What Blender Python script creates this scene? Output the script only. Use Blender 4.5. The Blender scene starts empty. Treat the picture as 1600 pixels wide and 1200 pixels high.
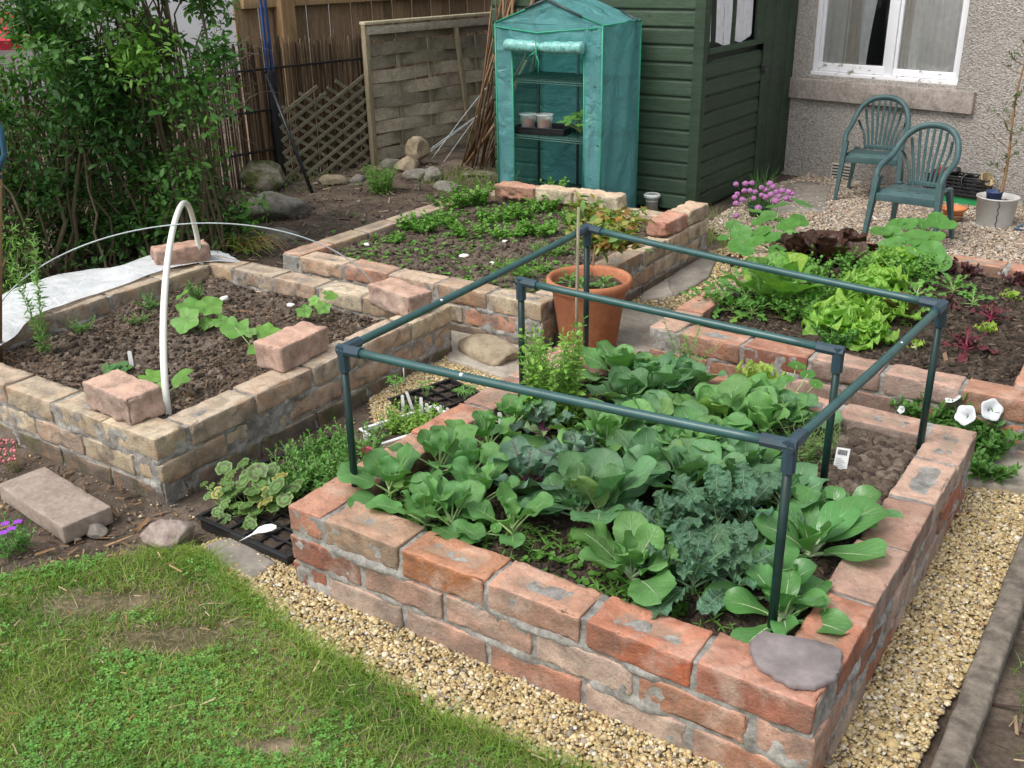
import bpy, math, random
import numpy as np
PI = math.pi
R = math.radians
rng = np.random.default_rng(7)
random.seed(7)
sc = bpy.context.scene
C = sc.collection

# ------------------------------------------------------------------ camera, world, sun, exposure
CP = np.array([1.57429, -1.36778, 1.38143]); YAW, PIT, ROL, FOC = -0.601346712, 0.406666892, -0.0191352057, 1581.627
cy, sy = math.cos(YAW), math.sin(YAW)
CF = np.array([sy*math.cos(PIT), cy*math.cos(PIT), -math.sin(PIT)])
_r = np.array([cy, -sy, 0.]); _u = np.cross(_r, CF)
CR = _r*math.cos(ROL) + _u*math.sin(ROL); CU = -_r*math.sin(ROL) + _u*math.cos(ROL)
cam = bpy.data.cameras.new('camera'); co = bpy.data.objects.new('camera', cam); C.objects.link(co)
from mathutils import Matrix, Vector
M = Matrix.Identity(4)
for i in range(3):
    M[i][0] = CR[i]; M[i][1] = CU[i]; M[i][2] = -CF[i]; M[i][3] = CP[i]
co.matrix_world = M
cam.sensor_width = 36; cam.lens = 36*FOC/1600; cam.clip_start = 0.05; cam.clip_end = 500
sc.camera = co
w = bpy.data.worlds.new('World'); sc.world = w; w.use_nodes = True
nt = w.node_tree; bg = nt.nodes['Background']
sky = nt.nodes.new('ShaderNodeTexSky'); sky.sky_type = 'NISHITA'; sky.sun_disc = False
SUN_EL, SUN_AZ = 55, 200          # azimuth measured clockwise from +Y
sky.sun_elevation = R(SUN_EL); sky.sun_rotation = R(SUN_AZ); sky.dust_density = 4; sky.air_density = 1.2; sky.ozone_density = 1
hs = nt.nodes.new('ShaderNodeHueSaturation'); hs.inputs['Saturation'].default_value = 0.28
nt.links.new(sky.outputs[0], hs.inputs['Color']); nt.links.new(hs.outputs[0], bg.inputs[0]); bg.inputs[1].default_value = 0.15
sun = bpy.data.lights.new('sun', 'SUN'); sun.energy = 1.1; sun.angle = R(28); sun.color = (1, .96, .9)
so = bpy.data.objects.new('sun', sun); C.objects.link(so)
sd = Vector((math.sin(R(SUN_AZ))*math.cos(R(SUN_EL)), math.cos(R(SUN_AZ))*math.cos(R(SUN_EL)), math.sin(R(SUN_EL))))
so.rotation_euler = sd.to_track_quat('Z', 'Y').to_euler(); so.location = (0, 0, 6)
sc.view_settings.view_transform = 'Standard'; sc.view_settings.look = 'None'; sc.view_settings.gamma = 1
sc.view_settings.exposure = 0.62

def at(px, py, z=0.0):
    d = CF*FOC + CR*(px-800) + CU*(600-py)
    return CP + (z-CP[2])/d[2]*d
def atY(px, py, Y):
    d = CF*FOC + CR*(px-800) + CU*(600-py); return CP + (Y-CP[1])/d[1]*d
def atX(px, py, X):
    d = CF*FOC + CR*(px-800) + CU*(600-py); return CP + (X-CP[0])/d[0]*d
def atP(px, py, P, n):
    d = CF*FOC + CR*(px-800) + CU*(600-py); n = np.array(n, float); return CP + np.dot(np.array(P)-CP, n)/np.dot(d, n)*d

# ------------------------------------------------------------------ materials
def _nodes(name):
    m = bpy.data.materials.new(name); m.use_nodes = True
    return m, m.node_tree, m.node_tree.nodes['Principled BSDF']
def N(nt, t, **k):
    n = nt.nodes.new(t)
    for a, b in k.items():
        if a in n.inputs: n.inputs[a].default_value = b
        else: setattr(n, a, b)
    return n
def L(nt, a, b): nt.links.new(a, b)
def ramp(nt, fac, stops):
    r = nt.nodes.new('ShaderNodeValToRGB'); cr = r.color_ramp
    while len(cr.elements) < len(stops): cr.elements.new(0.5)
    for e, (p, c) in zip(cr.elements, stops):
        e.position = p; e.color = (*c, 1) if not isinstance(c, (int, float)) else (c, c, c, 1)
    L(nt, fac, r.inputs[0]); return r.outputs[0]
def mixc(nt, fac, a, b, mode='MIX'):
    m = nt.nodes.new('ShaderNodeMix'); m.data_type = 'RGBA'; m.blend_type = mode
    for s, v in ((m.inputs[0], fac), (m.inputs[6], a), (m.inputs[7], b)):
        if hasattr(v, 'node'): L(nt, v, s)
        elif isinstance(v, (tuple, list)): s.default_value = (*v[:3], 1)
        else: s.default_value = v
    return m.outputs[2]
def math_(nt, op, a, b=0., clamp=False):
    m = nt.nodes.new('ShaderNodeMath'); m.operation = op; m.use_clamp = clamp
    for s, v in zip(m.inputs, (a, b)):
        if hasattr(v, 'node'): L(nt, v, s)
        else: s.default_value = v
    return m.outputs[0]
def noise(nt, scale, detail=4, rough=.55, coord=None, dist=0):
    n = N(nt, 'ShaderNodeTexNoise', Scale=scale, Detail=detail, Roughness=rough, Distortion=dist)
    if coord is None:
        tc = nt.nodes.new('ShaderNodeTexCoord'); coord = tc.outputs['Object']
    L(nt, coord, n.inputs['Vector']); return n.outputs[0]
def bump(nt, h, bs, dist=.002, strength=1):
    b = nt.nodes.new('ShaderNodeBump'); b.inputs['Distance'].default_value = dist; b.inputs['Strength'].default_value = strength
    L(nt, h, b.inputs['Height']); L(nt, b.outputs[0], bs.inputs['Normal'])
def attr(nt, name):
    a = nt.nodes.new('ShaderNodeAttribute'); a.attribute_name = name; return a

def m_plain(name, col, rough=.6, var=.12, scale=20, metal=0, bumpd=0, bscale=60, spec=.4):
    m, nt, bs = _nodes(name)
    n = noise(nt, scale, 5)
    c = ramp(nt, n, [(.25, tuple(x*(1-var*2) for x in col)), (.75, tuple(min(1, x*(1+var)) for x in col))])
    L(nt, c, bs.inputs['Base Color']); bs.inputs['Roughness'].default_value = rough; bs.inputs['Metallic'].default_value = metal
    bs.inputs['Specular IOR Level'].default_value = spec
    if bumpd: bump(nt, noise(nt, bscale, 6), bs, bumpd)
    return m
def m_two(name, c1, c2, scale, rough=.8, bumpd=.001, bscale=100, lo=.4, hi=.6, fine=.25, dist=.5):
    m, nt, bs = _nodes(name)
    c = ramp(nt, noise(nt, scale, 6, .6, dist=dist), [(lo, c1), (hi, c2)])
    f = ramp(nt, noise(nt, bscale, 5, .6), [(.3, 1-fine), (.7, 1+0*fine)])
    L(nt, mixc(nt, 1, c, f, 'MULTIPLY'), bs.inputs['Base Color']); bs.inputs['Roughness'].default_value = rough
    bs.inputs['Specular IOR Level'].default_value = .25
    if bumpd: bump(nt, noise(nt, bscale, 6, .65), bs, bumpd)
    return m
def m_col(name, rough=.7, var=.2, scale=60, bumpd=0, spec=.3, trans=0):
    """colour from the mesh's own attribute, varied by noise"""
    m, nt, bs = _nodes(name); a = attr(nt, 'col')
    f = ramp(nt, noise(nt, scale, 4), [(.25, 1-var), (.75, 1.0)])
    c = mixc(nt, 1, a.outputs['Color'], f, 'MULTIPLY')
    L(nt, c, bs.inputs['Base Color']); bs.inputs['Roughness'].default_value = rough; bs.inputs['Specular IOR Level'].default_value = spec
    if bumpd: bump(nt, noise(nt, scale*2, 5), bs, bumpd)
    if trans:
        t = N(nt, 'ShaderNodeBsdfTranslucent'); L(nt, mixc(nt, 1, c, (.9, 1.25, .35), 'MULTIPLY'), t.inputs[0])
        mx = N(nt, 'ShaderNodeMixShader'); mx.inputs[0].default_value = trans
        out = nt.nodes['Material Output']; L(nt, bs.outputs[0], mx.inputs[1]); L(nt, t.outputs[0], mx.inputs[2]); L(nt, mx.outputs[0], out.inputs[0])
    return m
def m_leaf(name, vein=(.42, .55, .3), vw=.035, nveins=7, slant=.55, rough=.5, trans=.25, veinmix=.6, blotch=.25, bumpd=.0015, puck=0, tint=None, spec=.35):
    m, nt, bs = _nodes(name); a = attr(nt, 'col'); uv = N(nt, 'ShaderNodeUVMap'); uv.uv_map = 'UVMap'
    sp = N(nt, 'ShaderNodeSeparateXYZ'); L(nt, uv.outputs[0], sp.inputs[0]); u, v = sp.outputs[0], sp.outputs[1]
    au = math_(nt, 'ABSOLUTE', math_(nt, 'SUBTRACT', u, .5))
    tap = math_(nt, 'MULTIPLY', math_(nt, 'SUBTRACT', 1.15, v), vw)
    mid = math_(nt, 'SUBTRACT', 1, math_(nt, 'DIVIDE', au, tap), True)
    wob = math_(nt, 'MULTIPLY', noise(nt, 9, 3, .5, uv.outputs[0]), .12)
    ph = math_(nt, 'ADD', math_(nt, 'SUBTRACT', v, math_(nt, 'MULTIPLY', au, slant)), wob)
    fr = math_(nt, 'ABSOLUTE', math_(nt, 'SUBTRACT', math_(nt, 'FRACT', math_(nt, 'MULTIPLY', ph, nveins)), .5))
    side = math_(nt, 'MULTIPLY', math_(nt, 'SUBTRACT', 1, math_(nt, 'MULTIPLY', fr, 14), True), math_(nt, 'SUBTRACT', 1, math_(nt, 'MULTIPLY', au, 1.9), True))
    side = math_(nt, 'MULTIPLY', side, .85)
    ve = math_(nt, 'MAXIMUM', mid, side)
    nz = noise(nt, 35, 4)
    base = mixc(nt, 1, a.outputs['Color'], ramp(nt, nz, [(.3, 1-blotch), (.7, 1)]), 'MULTIPLY')
    if tint:
        base = mixc(nt, ramp(nt, math_(nt, 'ADD', au, math_(nt, 'MULTIPLY', noise(nt, 5, 3, .5, uv.outputs[0]), .5)), tint[1]), base, tint[0])
    c = mixc(nt, math_(nt, 'MULTIPLY', ve, veinmix), base, vein)
    L(nt, c, bs.inputs['Base Color']); bs.inputs['Roughness'].default_value = rough; bs.inputs['Specular IOR Level'].default_value = spec
    h = math_(nt, 'SUBTRACT', math_(nt, 'MULTIPLY', noise(nt, 22+puck*40, 4, .5), 1+puck*2), math_(nt, 'MULTIPLY', ve, .8))
    bump(nt, h, bs, bumpd)
    t = N(nt, 'ShaderNodeBsdfTranslucent'); L(nt, mixc(nt, 1, c, (.9, 1.2, .4), 'MULTIPLY'), t.inputs[0])
    mx = N(nt, 'ShaderNodeMixShader'); mx.inputs[0].default_value = trans
    out = nt.nodes['Material Output']; L(nt, bs.outputs[0], mx.inputs[1]); L(nt, t.outputs[0], mx.inputs[2]); L(nt, mx.outputs[0], out.inputs[0])
    return m
def m_brick(name, burn=0., mort=.5, white=.4, mortcol=(.30, .28, .25), moss=0.):
    m, nt, bs = _nodes(name); a = attr(nt, 'col'); lo = attr(nt, 'loc').outputs['Vector']
    tc = nt.nodes.new('ShaderNodeTexCoord'); ob = tc.outputs['Object']; al = a.outputs['Alpha']
    n1 = noise(nt, 14, 6, .6, ob, .6); n2 = noise(nt, 170, 5, .65, ob)
    c = mixc(nt, 1, a.outputs['Color'], ramp(nt, n1, [(.25, .5), (.5, .95), (.75, 1.35)]), 'MULTIPLY')
    c = mixc(nt, 1, c, ramp(nt, n2, [(.28, .6), (.42, .97), (.7, 1.12)]), 'MULTIPLY')
    if burn:
        c = mixc(nt, math_(nt, 'MULTIPLY', ramp(nt, noise(nt, 11, 4, .55, ob, 1.2), [(.52, 0.), (.66, 1.)]), burn), c, (.085, .078, .075))
        c = mixc(nt, math_(nt, 'MULTIPLY', ramp(nt, noise(nt, 19, 3, .5, ob), [(.5, 0.), (.72, 1.)]), .5), c, (.42, .2, .09))
    # pale lime bloom and worn light upper faces
    g = nt.nodes.new('ShaderNodeNewGeometry'); gs = N(nt, 'ShaderNodeSeparateXYZ'); L(nt, g.outputs['Normal'], gs.inputs[0])
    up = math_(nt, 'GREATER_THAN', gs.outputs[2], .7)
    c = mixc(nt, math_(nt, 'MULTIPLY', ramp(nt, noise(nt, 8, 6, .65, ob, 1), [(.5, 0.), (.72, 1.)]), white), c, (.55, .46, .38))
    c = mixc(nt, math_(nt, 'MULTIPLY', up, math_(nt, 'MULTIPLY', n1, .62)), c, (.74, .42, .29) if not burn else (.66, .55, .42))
    c = mixc(nt, math_(nt, 'MULTIPLY', ramp(nt, noise(nt, 26, 6, .7, ob, .5), [(.53, 0.), (.70, 1.)]), .5), c, (.12, .085, .07))
    # frog filled with mortar
    ls = N(nt, 'ShaderNodeSeparateXYZ'); L(nt, lo, ls.inputs[0])
    fx = math_(nt, 'ABSOLUTE', ls.outputs[0]); fy = math_(nt, 'ABSOLUTE', ls.outputs[1])
    w_ = math_(nt, 'MULTIPLY', math_(nt, 'SUBTRACT', noise(nt, 40, 4, .6, ob), .5), .9)
    fr = math_(nt, 'MULTIPLY', math_(nt, 'MULTIPLY', math_(nt, 'SUBTRACT', .70, math_(nt, 'ADD', fx, w_)), 5., True), math_(nt, 'MULTIPLY', math_(nt, 'SUBTRACT', .48, math_(nt, 'ADD', fy, w_)), 4., True))
    fr = math_(nt, 'MULTIPLY', fr, math_(nt, 'MULTIPLY', up, math_(nt, 'LESS_THAN', al, .62)))
    c = mixc(nt, math_(nt, 'MULTIPLY', fr, math_(nt, 'MULTIPLY', n2, 1.2)), c, (.30, .24, .18))
    sm = ramp(nt, noise(nt, 21, 9, .78, ob, .3), [(.56, 0.), (.68, 1.)])
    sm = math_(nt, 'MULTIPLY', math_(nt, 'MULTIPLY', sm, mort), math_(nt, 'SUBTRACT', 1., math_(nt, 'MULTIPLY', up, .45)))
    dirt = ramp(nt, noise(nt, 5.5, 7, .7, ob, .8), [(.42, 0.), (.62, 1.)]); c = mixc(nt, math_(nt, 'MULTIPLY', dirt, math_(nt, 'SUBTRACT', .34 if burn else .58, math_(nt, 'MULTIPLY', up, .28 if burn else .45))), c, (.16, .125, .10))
    c = mixc(nt, sm, c, mixc(nt, n2, tuple(v*.55 for v in mortcol), tuple(min(1, v*1.5) for v in mortcol)))
    sp = ramp(nt, noise(nt, 95, 3, .5, ob), [(.67, 0.), (.72, 1.)])
    c = mixc(nt, math_(nt, 'MULTIPLY', sp, .6), c, (.09, .07, .06))
    if moss:
        c = mixc(nt, math_(nt, 'MULTIPLY', ramp(nt, noise(nt, 9, 6, .7, ob), [(.5, 0.), (.6, 1.)]), moss), c, (.07, .085, .02))
    L(nt, c, bs.inputs['Base Color']); bs.inputs['Roughness'].default_value = .9; bs.inputs['Specular IOR Level'].default_value = .2
    h = math_(nt, 'ADD', math_(nt, 'MULTIPLY', n2, .5), noise(nt, 60, 6, .7, ob))
    bump(nt, h, bs, .005, 1.)
    return m

# ------------------------------------------------------------------ mesh building
def hash3(ix, iy, iz, s=0):
    n = (ix*374761393 + iy*668265263 + iz*2147483647 + s*1274126177) & 0xffffffff
    n = ((n ^ (n >> 13))*1274126177) & 0xffffffff
    return ((n ^ (n >> 16)) & 0xffff)/65535.0
def vn(P, s=0):
    P = np.asarray(P, float); f = np.floor(P).astype(np.int64); t = P-f; t = t*t*(3-2*t); r = 0
    for dx in (0, 1):
        for dy in (0, 1):
            for dz in (0, 1):
                wt = (t[:, 0] if dx else 1-t[:, 0])*(t[:, 1] if dy else 1-t[:, 1])*(t[:, 2] if dz else 1-t[:, 2])
                r = r + wt*hash3(f[:, 0]+dx, f[:, 1]+dy, f[:, 2]+dz, s)
    return r-.5
def fbm(P, s=0, o=3):
    P = np.asarray(P, float); r = 0; a = 1
    for k in range(o): r = r + a*vn(P*2**k, s+k); a *= .5
    return r

class MB:
    def __init__(s): s.V = []; s.Q = []; s.T = []; s.c = []; s.l = []; s.uvv = []; s.mi = []; s.n = 0; s.smooth = True; s.mT = []
    def add(s, V, Q=None, T=None, col=(.5, .5, .5), a=1.0, loc=None, uv=None):
        V = np.asarray(V, float); k = len(V); s.V.append(V)
        if Q is not None and len(Q): s.Q.append(np.asarray(Q, int)+s.n)
        if T is not None and len(T): s.T.append(np.asarray(T, int)+s.n)
        col = np.asarray(col, float)
        if col.ndim == 1: col = np.tile(col[:3], (k, 1))
        aa = np.full((k, 1), a) if np.isscalar(a) else np.asarray(a).reshape(-1, 1)
        s.c.append(np.hstack([col[:, :3], aa])); s.l.append(np.zeros((k, 3)) if loc is None else loc)
        s.uvv.append(np.zeros((k, 2)) if uv is None else uv); s.n += k
        return s
    def tube(s, pts, r, seg=8, col=(.5, .5, .5), cap=True):
        pts = np.asarray(pts, float); n = len(pts); r = np.full(n, r) if np.isscalar(r) else np.asarray(r)
        d = np.gradient(pts, axis=0); d /= np.linalg.norm(d, axis=1)[:, None]+1e-12
        up = np.array([0, 0, 1.]) if abs(d[0, 2]) < .9 else np.array([1., 0, 0]); V = []
        for i in range(n):
            a = np.cross(up, d[i]); a /= np.linalg.norm(a)+1e-12; b = np.cross(d[i], a); up = b
            th = np.arange(seg)*2*PI/seg
            V.append(pts[i]+r[i]*(np.cos(th)[:, None]*a+np.sin(th)[:, None]*b))
        V = np.vstack(V); Q = [(i*seg+j, i*seg+(j+1) % seg, (i+1)*seg+(j+1) % seg, (i+1)*seg+j) for i in range(n-1) for j in range(seg)]
        T = []
        if cap:
            V = np.vstack([V, pts[0], pts[-1]]); k = n*seg
            for j in range(seg): T.append((k, (j+1) % seg, j)); T.append((k+1, (n-1)*seg+j, (n-1)*seg+(j+1) % seg))
        return s.add(V, Q, T, col)
    def lathe(s, prof, c=(0, 0, 0), seg=32, col=(.5, .5, .5), jit=0):
        prof = np.asarray(prof, float); n = len(prof); th = np.arange(seg)*2*PI/seg
        V = np.array([[c[0]+p[0]*math.cos(t), c[1]+p[0]*math.sin(t), c[2]+p[1]] for p in prof for t in th])
        if jit: V[:, :2] += fbm(V*8, 5)[:, None]*jit
        Q = [(i*seg+j, i*seg+(j+1) % seg, (i+1)*seg+(j+1) % seg, (i+1)*seg+j) for i in range(n-1) for j in range(seg)]
        return s.add(V, Q, None, col)
    def box(s, c, d, rz=0, r=.003, seg=(2, 2, 2), rough=0, nf=30, col=(.5, .5, .5), a=1., frog=0, seed=0, M=None, chip=0):
        """rounded, subdivided, slightly irregular box: centre c, size d"""
        V, Q, lo = rbox(d, r, seg, rough, nf, frog, seed, chip)
        if M is not None: V = V@np.asarray(M).T
        cz, sz = math.cos(rz), math.sin(rz); V = V@np.array([[cz, sz, 0], [-sz, cz, 0], [0, 0, 1]])
        return s.add(V+np.array(c), Q, None, col, a, lo)
    def beam(s, p0, p1, w, t, side=(0, 0, 1), col=(.5, .5, .5), r=.002, seg=(1, 1, 1), rough=0):
        p0 = np.array(p0, float); p1 = np.array(p1, float); x = p1-p0; Ln = np.linalg.norm(x); x /= Ln
        y = np.array(side, float); y -= x*np.dot(x, y); y /= np.linalg.norm(y); z = np.cross(x, y)
        V, Q, lo = rbox((Ln, w, t), min(r, w/3, t/3), seg, rough, 30, 0, int(abs(p0[0]*1000)))
        return s.add(V@np.array([x, y, z])+(p0+p1)/2, Q, None, col, rng.random(), lo)
    def build(s, name, mat, parent=None, smooth=None, **tags):
        me = bpy.data.meshes.new(name); V = np.vstack(s.V); me.vertices.add(len(V)); me.vertices.foreach_set('co', V.astype(np.float32).ravel())
        Q = np.vstack(s.Q) if s.Q else np.zeros((0, 4), int); T = np.vstack(s.T) if s.T else np.zeros((0, 3), int)
        li = np.concatenate([Q.ravel(), T.ravel()]).astype(np.int32); nq, ntr = len(Q), len(T)
        me.loops.add(len(li)); me.loops.foreach_set('vertex_index', li)
        me.polygons.add(nq+ntr); st = np.concatenate([np.arange(nq)*4, nq*4+np.arange(ntr)*3]).astype(np.int32)
        me.polygons.foreach_set('loop_start', st)
        sm = s.smooth if smooth is None else smooth
        me.polygons.foreach_set('use_smooth', np.full(nq+ntr, sm))
        ca = me.attributes.new('col', 'FLOAT_COLOR', 'POINT'); ca.data.foreach_set('color', np.vstack(s.c).astype(np.float32).ravel())
        la = me.attributes.new('loc', 'FLOAT_VECTOR', 'POINT'); la.data.foreach_set('vector', np.vstack(s.l).astype(np.float32).ravel())
        uvl = me.uv_layers.new(name='UVMap'); uvl.data.foreach_set('uv', np.vstack(s.uvv)[li].astype(np.float32).ravel())
        me.update(calc_edges=True); me.validate(verbose=False)
        me.materials.append(mat)
        o = bpy.data.objects.new(name, me); C.objects.link(o)
        if parent is not None:
            o.parent = parent; o.matrix_parent_inverse = Matrix.Translation(-parent.location) if parent.type == 'EMPTY' else Matrix.Identity(4)
        for k, v in tags.items(): o[k] = v
        return o
_rb = {}
def rbox(d, r, seg, rough, nf, frog, seed, chip=0):
    def axis(h, n, r):
        e = [-h, -h+r*.4, -h+r]; m = list(np.linspace(-h+r, h-r, n+1))[1:-1]; return np.array(e+m+[h-r, h-r*.4, h])
    h = np.array(d)/2; r = min(r, *(h*.45))
    ax = [axis(h[i], seg[i], r) for i in range(3)]
    key = (tuple(len(a) for a in ax))
    n = [len(a) for a in ax]
    if key not in _rb:
        idx = {}; P = []; Q = []
        def vid(i, j, k):
            if (i, j, k) not in idx: idx[(i, j, k)] = len(P); P.append((i, j, k))
            return idx[(i, j, k)]
        for (a, b, c) in ((0, 1, 2), (1, 2, 0), (2, 0, 1)):
            for side in (0, n[c]-1):
                for i in range(n[a]-1):
                    for j in range(n[b]-1):
                        q = []
                        for (ii, jj) in ((i, j), (i+1, j), (i+1, j+1), (i, j+1)):
                            t = [0, 0, 0]; t[a] = ii; t[b] = jj; t[c] = side; q.append(vid(*t))
                        Q.append(q if side else q[::-1])
        _rb[key] = (np.array(P), np.array(Q))
    P, Q = _rb[key]
    V = np.stack([ax[i][P[:, i]] for i in range(3)], 1)
    lo = V/h
    inner = np.clip(V, -(h-r), h-r); dd = V-inner; ln = np.linalg.norm(dd, axis=1)[:, None]
    nrm = np.where(ln > 1e-9, dd/np.maximum(ln, 1e-9), 0); V = inner+nrm*r
    if rough or chip:
        nz = fbm(V*nf+seed*7.3, seed, 3); V = V+nrm*(nz*rough)[:, None]
        edge = (np.abs(nrm) > .2).sum(1) >= 2
        if chip:
            cz = np.maximum(0, vn(V*24+seed*3.1, seed+9)*.7+vn(V*62+seed, seed+4)*.6-.12)*chip; V = V-nrm*(cz*np.where(edge, 1, .25))[:, None]
    if frog:
        m = (nrm[:, 2] > .9)*np.clip((.72-np.abs(lo[:, 0]))*8, 0, 1)*np.clip((.55-np.abs(lo[:, 1]))*5, 0, 1)
        V[:, 2] -= m*frog
    return V, Q, lo

def thing(name, label, cat, loc=(0, 0, 0), group=None):
    o = bpy.data.objects.new(name, None); o.empty_display_size = .05; C.objects.link(o); o.location = tuple(float(v) for v in loc)
    o['label'] = label; o['category'] = cat
    if group: o['group'] = group
    return o
def tags(label, cat, group=None):
    d = dict(label=label, category=cat)
    if group: d['group'] = group
    return d
def inpoly(X, Y, poly):
    r = np.zeros(len(X), bool); n = len(poly)
    for i in range(n):
        x1, y1 = poly[i]; x2, y2 = poly[(i+1) % n]
        c = ((y1 > Y) != (y2 > Y)) & (X < (x2-x1)*(Y-y1)/(y2-y1+1e-12)+x1); r ^= c
    return r
def grid_sheet(mb, poly_or_box, step, zf, col=(.5, .5, .5), mask=None):
    x0, y0, x1, y1 = poly_or_box; xs = np.arange(x0, x1+step*.5, step); ys = np.arange(y0, y1+step*.5, step)
    X, Y = np.meshgrid(xs, ys); n, m = len(ys), len(xs); V = np.stack([X.ravel(), Y.ravel(), zf(X.ravel(), Y.ravel())], 1)
    i, j = np.meshgrid(np.arange(n-1), np.arange(m-1), indexing='ij'); i = i.ravel(); j = j.ravel()
    Q = np.stack([i*m+j, i*m+j+1, (i+1)*m+j+1, (i+1)*m+j], 1)
    if mask is not None:
        ce = V[Q].mean(1); Q = Q[mask(ce[:, 0], ce[:, 1])]; us = np.unique(Q); re = np.zeros(len(V), int); re[us] = np.arange(len(us)); V = V[us]; Q = re[Q]
    mb.add(V, Q, None, col); return V
def scatter(mb, tv, tq, tt, pos, sc_, rot, cols, uv=None, al=None):
    """many copies of a small template: pos (n,3), sc_ (n,3) or (n,), rot (n,3,3), cols (n,3)"""
    n = len(pos); k = len(tv); sc_ = np.asarray(sc_, float)
    if sc_.ndim == 1: sc_ = np.repeat(sc_[:, None], 3, 1)
    V = tv[None]*sc_[:, None, :]; V = np.einsum('nij,nkj->nki', rot, V)+pos[:, None, :]
    off = (np.arange(n)*k)[:, None, None]
    Q = (tq[None]+off).reshape(-1, 4) if tq is not None else None
    T = (tt[None]+off).reshape(-1, 3) if tt is not None else None
    mb.add(V.reshape(-1, 3), Q, T, np.repeat(cols, k, 0), 1., None, np.tile(uv, (n, 1)) if uv is not None else None)
def rotz(a):
    a = np.asarray(a, float); z = np.zeros_like(a); o = np.ones_like(a); c, s = np.cos(a), np.sin(a)
    return np.stack([np.stack([c, -s, z], -1), np.stack([s, c, z], -1), np.stack([z, z, o], -1)], -2)
def rotx(a):
    a = np.asarray(a, float); z = np.zeros_like(a); o = np.ones_like(a); c, s = np.cos(a), np.sin(a)
    return np.stack([np.stack([o, z, z], -1), np.stack([z, c, -s], -1), np.stack([z, s, c], -1)], -2)
def roty(a):
    a = np.asarray(a, float); z = np.zeros_like(a); o = np.ones_like(a); c, s = np.cos(a), np.sin(a)
    return np.stack([np.stack([c, z, s], -1), np.stack([z, o, z], -1), np.stack([-s, z, c], -1)], -2)
_t = (1+5**.5)/2
ICO = np.array([(-1, _t, 0), (1, _t, 0), (-1, -_t, 0), (1, -_t, 0), (0, -1, _t), (0, 1, _t), (0, -1, -_t), (0, 1, -_t), (_t, 0, -1), (_t, 0, 1), (-_t, 0, -1), (-_t, 0, 1)])/math.hypot(1, _t)
ICOF = np.array([(0, 11, 5), (0, 5, 1), (0, 1, 7), (0, 7, 10), (0, 10, 11), (1, 5, 9), (5, 11, 4), (11, 10, 2), (10, 7, 6), (7, 1, 8), (3, 9, 4), (3, 4, 2), (3, 2, 6), (3, 6, 8), (3, 8, 9), (4, 9, 5), (2, 4, 11), (6, 2, 10), (8, 6, 7), (9, 8, 1)])
def ico(sub):
    V = [tuple(v) for v in ICO]; F = [tuple(f) for f in ICOF]
    for _ in range(sub):
        c = {}; nf = []
        def mid(a, b):
            k = (min(a, b), max(a, b))
            if k not in c:
                m = np.array(V[a])+np.array(V[b]); m /= np.linalg.norm(m); c[k] = len(V); V.append(tuple(m))
            return c[k]
        for (a, b, d) in F:
            x, y, z = mid(a, b), mid(b, d), mid(d, a); nf += [(a, x, z), (b, y, x), (d, z, y), (x, y, z)]
        F = nf
    return np.array(V), np.array(F)
ICO3 = ico(3); ICO2 = ico(2); ICO1 = ico(1)
def rock(c, d, seed, col, name, mat, label, cat='rock', rz=0, amp=.35, facet=True, group=None, flat=0):
    V, F = ICO3; V = V.copy()
    rr = np.random.default_rng(seed)
    for k in range(14):          # planar cuts give a broken-stone outline
        n = rr.normal(size=3); n /= np.linalg.norm(n); h = rr.uniform(.62, .9); dt = V@n; V = np.where((dt > h)[:, None], V-(dt-h)[:, None]*n, V)
    V = V*(1+amp*.35*fbm(V*1.7+seed, seed)[:, None]+.05*fbm(V*7+seed, seed+3)[:, None])
    V = V*np.array(d)/2*1.12; cz, sz = math.cos(rz), math.sin(rz); V = V@np.array([[cz, sz, 0], [-sz, cz, 0], [0, 0, 1]])
    mb = MB(); mb.add(V+np.array([c[0], c[1], c[2]+d[2]*.38]), None, F, col)
    return mb.build(name, mat, None, True, **tags(label, cat, group))
# ------------------------------------------------------------------ ground
def sstep(x): x = np.clip(x, 0, 1); return x*x*(3-2*x)
def gz(x, y):
    x = np.asarray(x, float); y = np.asarray(y, float)
    back = .09*sstep((-1.55-x)/.35)*sstep((y-1.2)/.5)
    return back + .10*sstep((-1.9-x)/.4)*sstep((1.9-y)/.6)*0.6
def gzr(x, y):
    P = np.stack([x, y, 0*x], 1); return gz(x, y)+.010*fbm(P*6, 3, 3)+.004*fbm(P*30, 8, 2)-.004
LAWN = [(-3.5, -.9), (-.95, -.6), (-.62, -.37), (-.5, -.2), (-.41, -.11), (-.33, -.05), (-.25, -.04), (-.12, -.08), (.03, -.115), (.18, -.15), (.34, -.15), (.59, -.17), (.72, -.16), (.95, -.14), (1.3, -.14), (2.5, -.2), (2.5, -3), (-3.5, -3)]
BEDS = dict(main=(0, 0, 1.2375, 1.2375), left=(-1.85, .08, -.57, 1.385), back=(-1.62, 1.55, -.29, 3.02), right=(.14, 1.54, 1.36, 2.96))
def inbeds(X, Y, g=-.01):
    r = np.zeros(len(X), bool)
    for (a, b, c, d) in BEDS.values(): r |= (X > a-g) & (X < c+g) & (Y > b-g) & (Y < d+g)
    return r
m_ground = m_two('earth', (.075, .056, .042), (.19, .145, .11), 5, .95, .006, 70, .35, .62, .5)
mb = MB(); grid_sheet(mb, (-5, -1.2, 3.4, 5.6), .035, gzr); g = mb.build('ground', m_ground); g['kind'] = 'structure'
mb = MB(); grid_sheet(mb, (-160, -160, 160, 160), 8, lambda x, y: 0*x-.03); g = mb.build('surrounding_ground', m_ground); g['kind'] = 'structure'

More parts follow.
